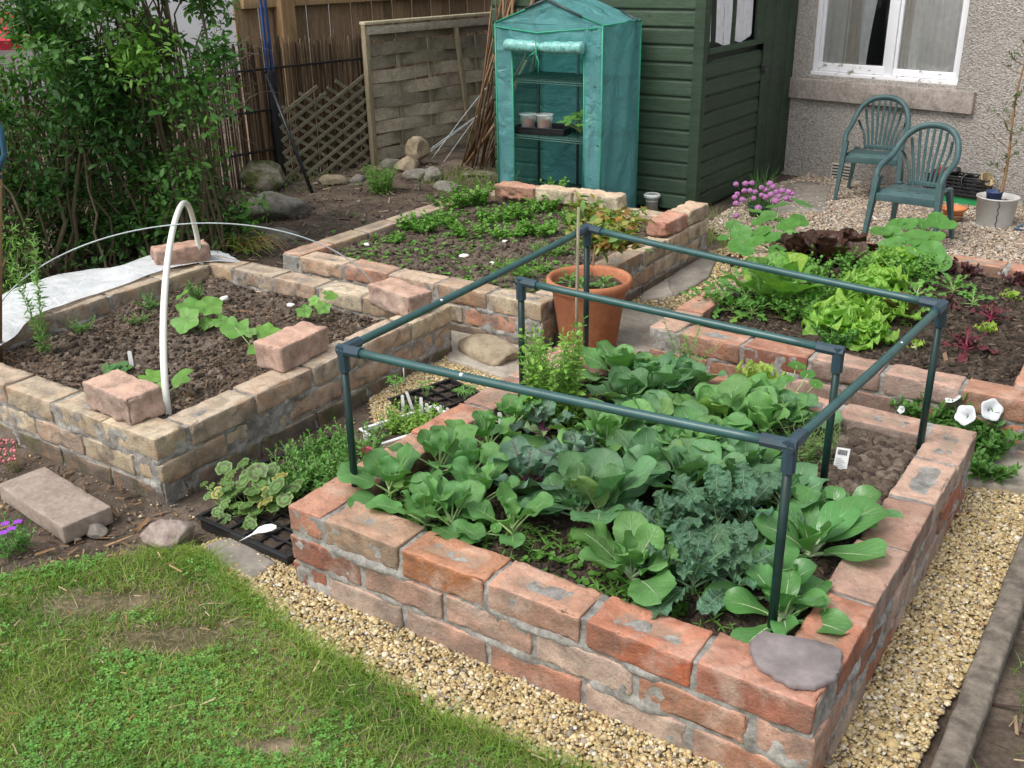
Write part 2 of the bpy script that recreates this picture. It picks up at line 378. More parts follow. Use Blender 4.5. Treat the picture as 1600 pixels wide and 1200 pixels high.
# gravel: bedding sheet plus loose stones
GR_FRONT = [(-.33, -.05), (-.25, -.04), (-.12, -.08), (.03, -.115), (.18, -.15), (.34, -.15), (.59, -.17), (.72, -.16), (.95, -.14), (1.3, -.14), (1.37, .1), (1.395, .6), (1.40, 1.3), (1.6, 1.3), (1.7, 1.55), (-.0, 1.55), (.1, 3.1), (-.1, 3.5), (-.3, 3.15), (-.28, 1.5), (-1.7, 1.55), (-1.75, 1.4), (-.6, 1.4), (-.56, .9), (-.4, .75), (-.28, .6), (-.2, .25), (-.12, .12), (-.3, .04)]
GR_BACK = [(-.55, 3.55), (-.1, 3.15), (.2, 3.0), (2.2, 2.6), (2.6, 3.9), (1.0, 4.8), (-.5, 5.1), (-.6, 4.6)]
def ingravel(X, Y): return inpoly(X, Y, GR_FRONT)
def inback(X, Y): return inpoly(X, Y, GR_BACK)
m_gb = m_two('gravel_bed', (.30, .22, .12), (.50, .39, .23), 60, .95, .004, 200)
m_gb2 = m_two('fine_gravel_bed', (.2, .15, .11), (.36, .28, .2), 60, .95, .004, 200)
mb = MB(); grid_sheet(mb, (-1.8, -.2, 1.75, 3.55), .025, lambda x, y: gzr(x, y)*.2+gz(x, y)*.8+.006, mask=lambda x, y: ingravel(x, y)); g = mb.build('gravel_bed', m_gb); g['kind'] = 'structure'
mb = MB(); grid_sheet(mb, (-.7, 2.55, 2.7, 5.15), .03, lambda x, y: gzr(x, y)*.2+.008, mask=lambda x, y: inback(x, y)); g = mb.build('fine_gravel_bed', m_gb2); g['kind'] = 'structure'
m_peb = m_col('gravel_stones', .75, .3, 180, .0008, .3)
def pebbles(name, box, fn, dens, size, pal, wts, z0=.012, extra=None):
    x0, y0, x1, y1 = box; n = int(dens*(x1-x0)*(y1-y0)); X = rng.uniform(x0, x1, n); Y = rng.uniform(y0, y1, n)
    k = fn(X, Y) & ~inbeds(X, Y, -.015); X, Y = X[k], Y[k]; n = len(X)
    s = size*rng.lognormal(0, .32, n); S = np.stack([s*rng.uniform(.8, 1.35, n), s*rng.uniform(.7, 1.1, n), s*rng.uniform(.4, .75, n)], 1)
    rot = rotz(rng.uniform(0, 2*PI, n))@rotx(rng.normal(0, .35, n))@rotz(rng.uniform(0, 6.3, n))
    pal = np.array(pal); ci = rng.choice(len(pal), n, p=np.array(wts)/sum(wts)); col = pal[ci]*rng.uniform(.7, 1.25, n)[:, None]
    pos = np.stack([X, Y, gz(X, Y)+z0+rng.uniform(-.3, .6, n)*size], 1); mb = MB()
    for h in range(6):
        tv = ICO*(1+.5*(np.random.default_rng(h+3).random((12, 1))-.5)); kk = np.arange(n) % 6 == h
        scatter(mb, tv, None, ICOF, pos[kk], S[kk], rot[kk], col[kk])
    o = mb.build(name, m_peb, None, True); o['kind'] = 'stuff'; o['label'] = extra[0]; o['category'] = extra[1]; return o
GOLD = [(.54, .41, .20), (.62, .50, .29), (.44, .32, .15), (.68, .59, .42), (.30, .26, .21), (.33, .20, .11), (.72, .69, .62)]
pebbles('gravel', (-.7, -.2, 1.75, 1.35), ingravel, 42000, .0039, GOLD, [5, 5, 3, 2, 1, .6, .35], extra=('loose golden yellow gravel around the red brick bed', 'gravel'))
pebbles('gravel', (-1.8, 1.35, 1.75, 3.55), ingravel, 22000, .0047, GOLD, [5, 5, 3, 2, 1, .6, .3], extra=('golden gravel path between the far brick beds and the flower pot', 'gravel'))
BUFF = [(.44, .35, .26), (.52, .44, .34), (.33, .25, .19), (.60, .55, .48), (.28, .25, .22), (.40, .26, .18)]
pebbles('fine_gravel', (-.7, 2.55, 2.7, 5.15), inback, 12000, .0062, BUFF, [4, 4, 3, 2, 2, 1.5], .014, ('pinkish brown gravel under the plastic chairs by the house', 'gravel'))
# a few strays on the earth
def stray(X, Y): return ~ingravel(X, Y) & ~inpoly(X, Y, LAWN) & ~inbeds(X, Y, -.005)
pebbles('stray_stones', (-1.2, -.3, .1, 1.6), stray, 900, .0042, GOLD+[(.2, .17, .14)], [2, 2, 2, 1, 3, 2, .2, 9], .002, ('small stray stones scattered on bare earth beside the beds', 'stones'))
pebbles('stray_stones', (-3.3, 1.2, -1.6, 3.9), lambda X, Y: stray(X, Y), 220, .007, [(.22, .18, .15), (.15, .11, .09), (.34, .29, .25), (.13, .10, .08)], [3, 4, 1, 3], .004, ('small stones and clods on the brown earth before the fence', 'stones'))

# ------------------------------------------------------------------ bare earth litter (wood chips, straw)
m_bits = m_col('plant_litter', .85, .3, 120, 0, .2)
chipV = np.array([(-1, -.3, 0), (1, -.2, .05), (.9, .35, 0), (-.8, .3, .08)], float); chipQ = np.array([(0, 1, 2, 3)])
def litter(name, box, z, n, size, pal, label, fn=None, aspect=1., zj=.006):
    x0, y0, x1, y1 = box; X = rng.uniform(x0, x1, n); Y = rng.uniform(y0, y1, n)
    if fn is not None: k = fn(X, Y); X, Y = X[k], Y[k]; n = len(X)
    s = size*rng.lognormal(0, .5, n); S = np.stack([s*aspect, s, s], 1); rot = rotz(rng.uniform(0, 6.3, n))@rotx(rng.normal(0, .5, n))@roty(rng.normal(0, .25, n))
    pal = np.array(pal); col = pal[rng.integers(0, len(pal), n)]*rng.uniform(.6, 1.3, n)[:, None]
    zz = z(X, Y) if callable(z) else np.full(n, z)
    mb = MB(); scatter(mb, chipV, chipQ, None, np.stack([X, Y, zz+rng.uniform(0, zj, n)], 1), S, rot, col); o = mb.build(name, m_bits, None, False); o['kind'] = 'stuff'; o['label'] = label; o['category'] = 'litter'; return o
litter('dry_litter', (-3.3, 1.4, -1.62, 3.9), lambda X, Y: gz(X, Y)+.003, 2600, .006, [(.2, .14, .09), (.3, .23, .15), (.12, .08, .06)], 'dry twigs and dead leaves on the brown earth before the fence', lambda X, Y: ~inbeds(X, Y), 2.2)
litter('dry_litter', (-1.6, -.35, -.25, .08), .004, 700, .005, [(.2, .13, .08), (.33, .2, .1), (.1, .07, .05)], 'brown leaf litter on the earth below the yellow brick bed', lambda X, Y: ~inbeds(X, Y) & ~inpoly(X, Y, LAWN), 1.8)

# ------------------------------------------------------------------ lawn
m_lawnbase = m_two('lawn_soil', (.13, .115, .06), (.30, .235, .16), 6, .95, .006, 80, .42, .62, .4)
mb = MB(); grid_sheet(mb, (-3.2, -1.2, 2.5, -.02), .03, lambda x, y: gzr(x, y)+.012, mask=lambda x, y: inpoly(x, y, LAWN)); g = mb.build('lawn', m_lawnbase); g['kind'] = 'structure'
m_grass = m_col('grass_blades', .55, .15, 8, 0, .3, .3)
def bare(X, Y):
    """0..1 bareness of worn patches"""
    p1 = np.exp(-(((X-.0)/.17)**2+((Y+.30)/.045)**2)); ang = np.stack([X*4, Y*4, 0*X], 1)
    b = np.zeros(len(X))
    for (px, py, rx, ry) in ((165, 950, .13, .06), (265, 1005, .12, .05), (430, 1175, .06, .02)):
        c = at(px, py); dx, dy = X-c[0], Y-c[1]; u = dx*cy-dy*sy; v = dx*sy+dy*cy; b = np.maximum(b, np.exp(-((u/rx)**2+(v/ry)**2)*.8))
    return np.clip(b+.45*fbm(np.stack([X, Y, 0*X], 1)*7, 21, 3), 0, 1)
def blades(mb, X, Y, z, h, wd, lean, cols, segs=3):
    n = len(X); t = np.linspace(0, 1, segs+1); az = rng.uniform(0, 2*PI, n); ln = np.abs(rng.normal(0, lean, n))+.1
    H = h*rng.lognormal(0, .3, n)
    V = np.zeros((n, segs+1, 2, 3)); dirx, diry = np.cos(az), np.sin(az); sd = rng.uniform(0, 6.3, n); sx, sy_ = np.cos(sd), np.sin(sd)
    for i, tt in enumerate(t):
        off = ln*tt**1.8*H; zz = z+H*tt*(1-.25*np.minimum(ln, 1.4)*tt); ww = wd*(1-tt**1.5*.92)*.5
        for k, s_ in enumerate((-1, 1)):
            V[:, i, k, 0] = X+dirx*off+s_*sx*ww; V[:, i, k, 1] = Y+diry*off+s_*sy_*ww; V[:, i, k, 2] = zz
    V = V.reshape(-1, 3); k = (segs+1)*2; base = (np.arange(n)*k)[:, None, None]
    q = np.array([(2*i, 2*i+1, 2*i+3, 2*i+2) for i in range(segs)])[None]; mb.add(V, (q+base).reshape(-1, 4), None, np.repeat(cols, k, 0))
n = 150000; X = rng.uniform(-1.25, 1.35, n); Y = rng.uniform(-.95, -.03, n); k = inpoly(X, Y, LAWN); X, Y = X[k], Y[k]
b = bare(X, Y); k = rng.random(len(X)) > np.where(b > .55, .93, b*.6); X, Y, b = X[k], Y[k], b[k]; n = len(X)
tone = fbm(np.stack([X, Y, 0*X], 1)*5, 31, 3)+.5*rng.normal(0, .3, n)
ga, gb_, gc = np.array((.13, .27, .035)), np.array((.34, .43, .10)), np.array((.46, .40, .22))
col = ga+(gb_-ga)*np.clip(.45+tone, 0, 1)[:, None]; dry = rng.random(n) < .06+.75*b; col[dry] = gc*rng.uniform(.6, 1.1, dry.sum())[:, None]
mb = MB(); blades(mb, X, Y, .008, .0165*(1-.5*b)*rng.lognormal(0, .25, n), .0026*rng.uniform(.6, 1.5, n), .95, col)
# taller fringe over the gravel edge
e = np.array(LAWN[4:15]); n = 5000; t = rng.uniform(0, len(e)-1.001, n); i = t.astype(int); P = e[i]+(e[i+1]-e[i])*(t-i)[:, None]+rng.normal(0, .012, (n, 2))-[0, .006]
blades(mb, P[:, 0], P[:, 1], .006, .024, .0024, 1.1, (ga+(gb_-ga)*rng.uniform(.2, 1.2, n)[:, None]))
o = mb.build('grass', m_grass, None, False); o['kind'] = 'stuff'; o['label'] = 'short mown green grass of the lawn with worn patches'; o['category'] = 'grass'
n = 9000; X = rng.uniform(-1.0, .3, n); Y = rng.uniform(-.7, -.1, n); k = inpoly(X, Y, LAWN) & (bare(X, Y) > .35); X, Y = X[k], Y[k]; mb = MB()
blades(mb, X, Y, .016, .009, .0018, 2.4, np.array((.36, .29, .18))*rng.uniform(.5, 1.35, (len(X), 1))); o = mb.build('thatch', m_grass, None, False); o['kind'] = 'stuff'; o['label'] = 'dead straw coloured thatch in the worn patch of lawn'; o['category'] = 'grass'
# clover patches in the lawn
def trefoil():
    V = [(0, 0, 0)]; T = []
    for k in range(3):
        a0 = k*2*PI/3; b_ = len(V)
        for (r, da, z) in ((.9, -.55, .12), (1.05, -.2, .2), (.98, 0, .12), (1.05, .2, .2), (.9, .55, .12)): V.append((r*math.cos(a0+da), r*math.sin(a0+da), z))
        for j in range(4): T.append((0, b_+j, b_+j+1))
    return np.array(V), np.array(T)
TRV, TRT = trefoil()
n = 30000; X = rng.uniform(-1.2, 1.2, n); Y = rng.uniform(-.95, -.05, n); k = inpoly(X, Y, LAWN) & (bare(X, Y) < .3) & (fbm(np.stack([X, Y, 0*X], 1)*5, 44, 3)+.12*rng.normal(0, 1, n) > .13); X, Y = X[k], Y[k]; n = len(X)
mb = MB(); scatter(mb, TRV, None, TRT, np.stack([X, Y, .017+rng.uniform(-.004, .009, n)], 1), rng.uniform(.0045, .0085, n), rotz(rng.uniform(0, 6.3, n))@rotx(rng.normal(0, .3, n)), np.array((.15, .34, .07))*rng.uniform(.7, 1.5, (n, 1)))
o = mb.build('clover', m_grass, None, False); o['kind'] = 'stuff'; o['label'] = 'clover leaves growing in patches through the lawn'; o['category'] = 'clover'
litter('dry_litter', (-1.1, -.95, 1.2, -.1), .014, 2600, .0020, [(.45, .36, .22), (.35, .24, .12), (.3, .15, .07)], 'dry straw bits and fallen leaves on the lawn', lambda X, Y: inpoly(X, Y, LAWN), 3., .014)

# ------------------------------------------------------------------ paving slabs and edging
m_slab = m_two('sandstone', (.30, .265, .215), (.47, .42, .35), 9, .85, .0015, 70, .35, .65, .25)
m_slabd = m_two('dark_sandstone', (.20, .18, .155), (.34, .305, .26), 8, .85, .0015, 70, .35, .65, .25)
def slab(pix, z, th, label, mat=m_slab, name='paving_slab'):
    P = np.array([at(x, y, z)[:2] for x, y in pix]); c = P.mean(0)
    # subdivide outline, roughen
    O = []
    for i in range(len(P)):
        a, b_ = P[i], P[(i+1) % len(P)]; m = max(2, int(np.linalg.norm(b_-a)/.03))
        for t in np.arange(m)/m: O.append(a+(b_-a)*t)
    O = np.array(O); O += fbm(np.stack([O[:, 0], O[:, 1], 0*O[:, 0]], 1)*9, 12)[:, None]*.012
    n = len(O); rings = [(1, -th), (1, -.004), (1-.008, 0), (.85, .001), (.6, .001), (.3, .001)]; V = []
    for s_, dz in rings:
        Q_ = c+(O-c)*s_; V += [(q[0], q[1], z+dz) for q in Q_]
    V.append((c[0], c[1], z+.001)); V = np.array(V); V[n*3:, 2] += fbm(V[n*3:]*14, 4)*.004
    Q = [(r_*n+i, r_*n+(i+1) % n, (r_+1)*n+(i+1) % n, (r_+1)*n+i) for r_ in range(len(rings)-1) for i in range(n)]
    T = [(len(V)-1, (len(rings)-1)*n+i, (len(rings)-1)*n+(i+1) % n) for i in range(n)]
    mb = MB(); mb.add(V, Q, T, (.4, .4, .4)); return mb.build(name, mat, None, True, **tags(label, 'paving slab', 'flagstones set in the gravel'))
slab([(690, 500), (760, 500), (905, 590), (862, 612), (700, 562)], .022, .05, 'pale worn flagstone between the yellow bed end and the big terracotta pot')
slab([(962, 478), (1046, 480), (1038, 548), (955, 548), (880, 540)], .024, .05, 'pale flagstone just right of the terracotta pot')
slab([(1080, 402), (1122, 398), (1108, 432), (1055, 462), (1042, 438)], .024, .05, 'grey cracked flagstone at the left corner of the lettuce bed', m_slabd)
slab([(1008, 432), (1072, 415), (1052, 462), (1000, 470)], .02, .05, 'small grey flagstone between terracotta pot and lettuce bed', m_slab)
slab([(1520, 700), (1560, 688), (1680, 700), (1680, 775), (1512, 752)], .03, .05, 'sandy flagstone right of the red brick bed by the petunias')
slab([(1245, 283), (1300, 288), (1290, 330), (1215, 332), (1170, 312)], .02, .04, 'dark flagstone at the foot of the green shed door', m_slabd)
slab([(318, 850), (360, 838), (432, 880), (395, 902), (330, 880)], .016, .04, 'small grey flagstone under the black seed tray', m_slabd)
m_curb = m_two('weathered_concrete', (.13, .11, .09), (.30, .26, .21), 14, .95, .004, 60, .35, .68, .45)
mb = MB(); mb.box((1.425, .78, -.01), (.055, 1.9, .10), 0, .01, (2, 60, 2), .006, 25, (.3, .3, .3))
mb.build('edging_kerb', m_curb, None, True, **tags('long weathered concrete edging along the right side of the gravel', 'edging'))
mb = MB(); n = 2600; X = rng.uniform(1.47, 2.0, n); Y = rng.uniform(-.1, 1.3, n); k = fbm(np.stack([X, Y, 0*X], 1)*9, 14, 3) > .02; X, Y = X[k], Y[k]
blades(mb, X, Y, .0, .03, .0025, .9, np.array((.12, .22, .05))*rng.uniform(.6, 1.6, (len(X), 1))); o = mb.build('grass', m_grass, None, False); o['kind'] = 'stuff'; o['label'] = 'sparse grass on the earth outside the concrete edging'; o['category'] = 'grass'
litter('dry_litter', (1.46, -.1, 1.9, 1.3), .003, 500, .005, [(.25, .18, .11), (.4, .3, .2), (.12, .08, .06)], 'dry stalks on the earth outside the concrete edging', None, 2.5)

# ------------------------------------------------------------------ brick beds
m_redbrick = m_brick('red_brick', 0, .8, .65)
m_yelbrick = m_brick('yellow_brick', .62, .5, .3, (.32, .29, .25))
m_oldbase = m_brick('old_rubble', .3, 1., .1, (.20, .175, .14), .55)
m_mortar = m_two('mortar', (.17, .155, .135), (.50, .485, .45), 20, .95, .004, 90, .3, .7, .4)
m_soil = m_two('garden_soil', (.035, .027, .02), (.12, .09, .068), 22, .95, .006, 90, .35, .65, .5)
m_soilb = m_two('dry_soil', (.09, .07, .053), (.25, .195, .15), 18, .95, .006, 90, .3, .7, .5)
m_clod = m_col('clods', .95, .45, 120, .003, .15)
REDP = [(.40, .19, .125), (.46, .28, .21), (.33, .13, .085), (.47, .35, .28), (.26, .175, .145), (.36, .18, .115), (.37, .26, .22), (.42, .155, .09)]
YELP = [(.50, .41, .28), (.56, .47, .34), (.47, .36, .24), (.44, .36, .27), (.50, .37, .27)]
MIXP = YELP+[(.46, .24, .16), (.34, .23, .15)]
def bed(name, box, ztop, courses, pal, label, mat, steps=None, zsoil=.18, hc=.065, j=.010, basecol=(.2, .16, .12), front=None, seed=1, n_=(None, None), rough=.0035, wall_w=.105):
    x0, y0, x1, y1 = box; rr = np.random.default_rng(seed); t = thing(name, label, 'raised bed', (x0, y0, 0)); W = .1125
    walls = []          # (origin, direction, length)
    walls.append(('front', np.array([x0, y0]), np.array([1., 0]), x1-x0))
    walls.append(('right', np.array([x1, y0]), np.array([0, 1.]), y1-y0))
    walls.append(('back', np.array([x1, y1]), np.array([-1., 0]), x1-x0))
    walls.append(('left', np.array([x0, y1]), np.array([0, -1.]), y1-y0))
    bm = MB(); bb = MB(); mo = MB()
    for wn, o, d, Ln in walls:
        nb = round((Ln-W)/.225); pitch = (Ln-W)/nb; nin = np.array([-d[1], d[0]])   # inward normal
        extra = (steps or {}).get(wn, [])
        for c in range(courses):
            zc = ztop-hc/2-c*(hc+j)
            s0 = W if c % 2 == 0 else 0.
            for k in range(nb):
                if wn == 'front' and front and c == 0: col, al = front[k % len(front)]
                else: col, al = np.array(pal[rr.integers(len(pal))])*rr.uniform(.8, 1.15), rr.random()
                s_ = s0+pitch*(k+.5); p = o+d*s_+nin*(wall_w/2)
                l_ = pitch-j-rr.uniform(0, .004); rz = math.atan2(d[1], d[0])+rr.normal(0, .006)
                base = (c == courses-1 and basecol is not None)
                seg = (30, 14, 10) if name == 'red_brick_bed' else (9, 5, 4)
                (bb if base else bm).box((p[0]+rr.normal(0, .0018), p[1]+rr.normal(0, .0018), zc+rr.normal(0, .0012)), (l_, wall_w-rr.uniform(0, .004), hc+rr.uniform(-.002, .002)), rz, .005, seg, rough*(1.6 if base else 1), 28, (np.array(basecol)*rr.uniform(.7, 1.2) if base else col), al if c == 0 else .9, frog=.0045*(al < .62) if c == 0 else 0, seed=int(rr.integers(999)), chip=.026)
        for (s_, ln, z_, col) in extra:      # loose extra bricks laid on the wall top
            pass
        # mortar core, pushed in and out of the joints by noise
        e = o+d*(Ln/2 - 0)+nin*(wall_w/2); zt = ztop-.006; zb = -.03
        V, Q, lo = rbox((Ln-.012, wall_w-.012, zt-zb), .004, (int(Ln/.009), 5, 34), 0, 1, 0, 0); ang = math.atan2(d[1], d[0]); ca, sa = math.cos(ang), math.sin(ang)
        Vw = V@np.array([[ca, sa, 0], [-sa, ca, 0], [0, 0, 1]])+np.array([e[0], e[1], (zt+zb)/2])
        nz = .009*fbm(Vw*40, seed, 3)+.006*fbm(Vw*11, seed+2, 2)
        for c in range(1, courses+1):
            zj = ztop-c*(hc+j)+j/2-.001; nz = nz+.010*np.exp(-((Vw[:, 2]-zj-.004*fbm(Vw*12, seed+9, 2))/.011)**2)*np.clip(.25+2.0*fbm(Vw*13, seed+7, 3), -.2, 1.1)
        nrm = np.stack([V[:, 0]*0, np.sign(V[:, 1])*(np.abs(lo[:, 1]) > .95), 1.*(lo[:, 2] > .98)*.25], 1)@np.array([[ca, sa, 0], [-sa, ca, 0], [0, 0, 1]])
        mo.add(Vw+nrm*(nz+.0005)[:, None], Q, None, (.3, .3, .3))
    bm.build('brick_wall', mat, t)
    if bb.n: bb.build('base_course', m_oldbase if mat is m_yelbrick else mat, t)
    mo.build('mortar', m_mortar, t)
    return t
def soil(t, box, z, mat, n, size, pal, amp=.012, seed=3, gw=.112):
    x0, y0, x1, y1 = box; x0 += gw-.01; y0 += gw-.01; x1 -= gw-.01; y1 -= gw-.01
    zf = lambda x, y: z+amp*fbm(np.stack([x, y, 0*x], 1)*7, seed, 4)+.35*amp*fbm(np.stack([x, y, 0*x], 1)*35, seed+5, 2)
    mb = MB(); grid_sheet(mb, (x0, y0, x1, y1), .012, zf); mb.build('soil', mat, t)
    X = rng.uniform(x0+.015, x1-.015, n); Y = rng.uniform(y0+.015, y1-.015, n); s = size*rng.lognormal(0, .55, n); s = np.minimum(s, size*2.6)
    S = np.stack([s*rng.uniform(.8, 1.4, n), s, s*rng.uniform(.5, .9, n)], 1); pal = np.array(pal); col = pal[rng.integers(0, len(pal), n)]*rng.uniform(.6, 1.2, n)[:, None]
    V, F = ICO1; mb = MB()
    for h in range(4):
        tv = V*(1+.7*fbm(V*1.5+h*5, h)[:, None]); kk = np.arange(n) % 4 == h
        scatter(mb, tv, None, F, np.stack([X, Y, zf(X, Y)+s*.15], 1)[kk], S[kk], (rotz(rng.uniform(0, 6.3, n))@rotx(rng.uniform(0, 3, n)))[kk], col[kk])
    o = mb.build('soil_clods', m_clod, t, False); o['kind'] = 'stuff'; return zf
FRONT = [((.30, .21, .145), .3), ((.36, .15, .07), .2), ((.46, .25, .17), .25), ((.40, .12, .06), .1), ((.36, .15, .10), .7)]
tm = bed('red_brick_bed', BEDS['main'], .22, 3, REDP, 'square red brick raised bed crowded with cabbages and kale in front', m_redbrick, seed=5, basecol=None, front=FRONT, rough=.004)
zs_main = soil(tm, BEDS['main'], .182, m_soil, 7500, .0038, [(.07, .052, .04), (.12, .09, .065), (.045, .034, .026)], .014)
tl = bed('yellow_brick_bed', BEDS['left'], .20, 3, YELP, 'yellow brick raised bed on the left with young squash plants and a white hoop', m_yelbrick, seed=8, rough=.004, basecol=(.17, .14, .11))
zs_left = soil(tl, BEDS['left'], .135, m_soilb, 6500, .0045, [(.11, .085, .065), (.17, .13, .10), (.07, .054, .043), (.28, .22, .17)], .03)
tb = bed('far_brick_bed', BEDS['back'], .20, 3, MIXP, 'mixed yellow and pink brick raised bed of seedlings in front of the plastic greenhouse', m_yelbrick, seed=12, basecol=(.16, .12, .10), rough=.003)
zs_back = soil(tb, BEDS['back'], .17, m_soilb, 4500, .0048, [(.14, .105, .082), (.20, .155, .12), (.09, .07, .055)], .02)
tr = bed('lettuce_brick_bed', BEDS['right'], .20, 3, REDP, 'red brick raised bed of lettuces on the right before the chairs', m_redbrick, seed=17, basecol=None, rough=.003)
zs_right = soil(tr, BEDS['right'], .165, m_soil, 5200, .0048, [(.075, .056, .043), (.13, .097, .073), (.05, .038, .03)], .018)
# lumpy dry patch in the main bed's right rear corner
def patch(t, cx, cy_, rx, ry, zf, n, size, pal):
    a = rng.uniform(0, 6.3, n); r_ = np.sqrt(rng.random(n)); X = cx+rx*r_*np.cos(a); Y = cy_+ry*r_*np.sin(a)
    X = np.clip(X, .13, 1.11); Y = np.clip(Y, .13, 1.11)
    s = np.minimum(size*rng.lognormal(0, .5, n), size*2.2); pal = np.array(pal); col = pal[rng.integers(0, len(pal), n)]*rng.uniform(.7, 1.2, n)[:, None]; V, F = ICO1; mb = MB()
    for h in range(4):
        tv = V*(1+.7*fbm(V*1.5+h*5, h+9)[:, None]); kk = np.arange(n) % 4 == h
        scatter(mb, tv, None, F, np.stack([X, Y, zf(X, Y)+s*.3], 1)[kk], np.stack([s*1.2, s, s*.8], 1)[kk], rotz(rng.uniform(0, 6.3, n))[kk], col[kk])
    o = mb.build('dry_clods', m_clod, t, False); o['kind'] = 'stuff'
patch(tm, 1.0, .95, .22, .3, zs_main, 3200, .0075, [(.17, .13, .10), (.13, .095, .072), (.21, .165, .13), (.10, .075, .06)])
litter('wood_mulch', (-1.73, .2, -.75, 1.2), lambda X, Y: zs_left(X, Y)+.002, 5200, .0038, [(.22, .13, .08), (.16, .10, .06), (.28, .18, .11), (.12, .08, .05)], 'brown shredded bark on the soil inside the yellow brick bed', lambda X, Y: fbm(np.stack([X, Y, 0*X], 1)*4, 77, 3)-.25*(X+1.1) > -.02, 1.7)
litter('wood_mulch', (-.16+.3, .12, 1.11, 1.11), lambda X, Y: zs_main(X, Y)+.002, 500, .004, [(.2, .12, .07), (.12, .08, .05)], 'small brown bark bits on the soil of the cabbage bed', None, 1.7)
litter('wood_mulch', (.26, 1.66, 1.24, 2.84), lambda X, Y: zs_right(X, Y)+.002, 700, .005, [(.2, .13, .08), (.12, .08, .05), (.3, .22, .15)], 'brown bark bits on the soil of the lettuce bed', None, 1.7)

# loose bricks laid on walls
m_loose = m_brick('loose_brick', 0, .25, .55)
def loose(c, d, rz, col, label, seed, mat=None, rough=.010, group='loose bricks on the bed walls'):
    mb = MB(); mb.box((c[0], c[1], c[2]+d[2]/2), d, rz, .008, (24, 12, 10), rough, 26, col, .95, 0, seed, chip=.09)
    return mb.build('brick', mat or m_loose, None, True, **tags(label, 'brick', group))
p = at(176, 650, .2); loose((p[0]-.0, p[1]+.045, .201), (.225, .115, .083), R(-4), (.50, .36, .29), 'loose pale pink brick on the front wall of the yellow bed', 3)
p = at(478, 560, .2); loose((p[0]-.03, p[1]-.02, .201), (.225, .115, .083), R(93), (.50, .34, .27), 'loose pink broken brick on the right wall of the yellow bed', 4)
p = at(636, 482, .2); loose((p[0]-.02, p[1]-.01, .201), (.235, .11, .08), R(-12), (.43, .30, .24), 'loose brown pink brick on the far corner of the yellow bed', 5)
p = at(285, 412, .2); loose((p[0]-.0, p[1]+.0, .206), (.22, .105, .075), R(62), (.44, .29, .23), 'loose reddish brick holding down the white fleece', 6)
# the back bed's loose top row and stepped right wall
for k, (px0, px1, col) in enumerate((((770, 287), (833, 294), (.42, .22, .15)), ((834, 292), (893, 300), (.60, .52, .36)), ((894, 299), (966, 308), (.62, .54, .38)))):
    a_ = at(*px0, .275); b_ = at(*px1, .275); c_ = (a_+b_)/2
    loose((c_[0], c_[1]+.05, .205), (np.linalg.norm(b_-a_)-.006, .10, .068), math.atan2(b_[1]-a_[1], b_[0]-a_[0]), col, ('loose red brick at the left end of the row before the greenhouse', 'loose cream brick in the middle of the row before the greenhouse', 'loose cream brick at the right end of the row before the greenhouse')[k], 20+k)
for k, (y_, z_, col) in enumerate(((2.905, .205, (.56, .46, .33)), (2.68, .205, (.48, .24, .17)))):
    loose((-.345, y_, z_), (.215, .10, .068), R(90), col, ('cream brick on top of the far right corner of the seedling bed', 'red brick on top of the right wall of the seedling bed')[k], 40+k)
# ------------------------------------------------------------------ house wall with window
def m_dash():
    m, nt, bs = _nodes('pebbledash'); n = noise(nt, 75, 4, .6); v = N(nt, 'ShaderNodeTexVoronoi', Scale=120.); tc = nt.nodes.new('ShaderNodeTexCoord'); L(nt, tc.outputs['Object'], v.inputs['Vector'])
    c = ramp(nt, n, [(.3, (.25, .225, .20)), (.5, (.40, .37, .335)), (.72, (.55, .52, .48))])
    c = mixc(nt, 1, c, ramp(nt, noise(nt, 1.7, 5), [(.3, .78), (.7, 1.05)]), 'MULTIPLY'); L(nt, c, bs.inputs['Base Color']); bs.inputs['Roughness'].default_value = .95
    bump(nt, math_(nt, 'ADD', v.outputs['Distance'], n), bs, .006); return m
m_dash = m_dash()
m_sill = m_two('stone_sill', (.27, .24, .205), (.44, .38, .345), 12, .9, .002, 60, .3, .6, .4)
def m_white():
    m, nt, bs = _nodes('flaking_white_paint'); n = noise(nt, 16, 6, .75)
    c = ramp(nt, n, [(.40, (.30, .26, .21)), (.44, (.80, .80, .82))]); L(nt, c, bs.inputs['Base Color']); bs.inputs['Roughness'].default_value = .45; bump(nt, n, bs, .001); return m
m_white = m_white()
m_clean = m_plain('white_paint', (.80, .81, .84), .45, .03, 8)
H0 = np.array([-.45, 5.05, 0.]); ha = R(-11); hu = np.array([math.cos(ha), math.sin(ha), 0]); hn = np.array([math.sin(ha), -math.cos(ha), 0])
def hp(px, py, off=0):
    q = atP(px, py, H0+hn*off, hn)-H0; return float(q@hu), float(q[2])
def hw(u, z, off=0): return H0+hu*u+hn*off+np.array([0, 0, z])
uL, zL = hp(1264, 116); uR, zR = hp(1495, 134); um, _ = hp(1372, 100); um2, _ = hp(1398, 100); zb = (zL+zR)/2; zt = zb+1.05
hz_ = 0
t = thing('house', 'grey pebbledash house wall with white window behind the plastic chairs', 'house', tuple(H0))
mb = MB()
def wbox(mb, u0, u1, z0, z1, o0, o1, col=(.5, .5, .5), r=.003, seg=(2, 2, 2), rough=0):
    c = hw((u0+u1)/2, (z0+z1)/2, (o0+o1)/2); mb.box(c, (u1-u0, abs(o1-o0), z1-z0), ha, r, seg, rough, 20, col, seed=int(abs(u0*99)))
wbox(mb, -1.3, uL, -.1, 2.6, -.2, 0); wbox(mb, uR, 3.4, -.1, 2.6, -.2, 0); wbox(mb, uL-.002, uR+.002, -.1, zb, -.2, -.001); wbox(mb, uL-.002, uR+.002, zt, 2.6, -.2, -.001)
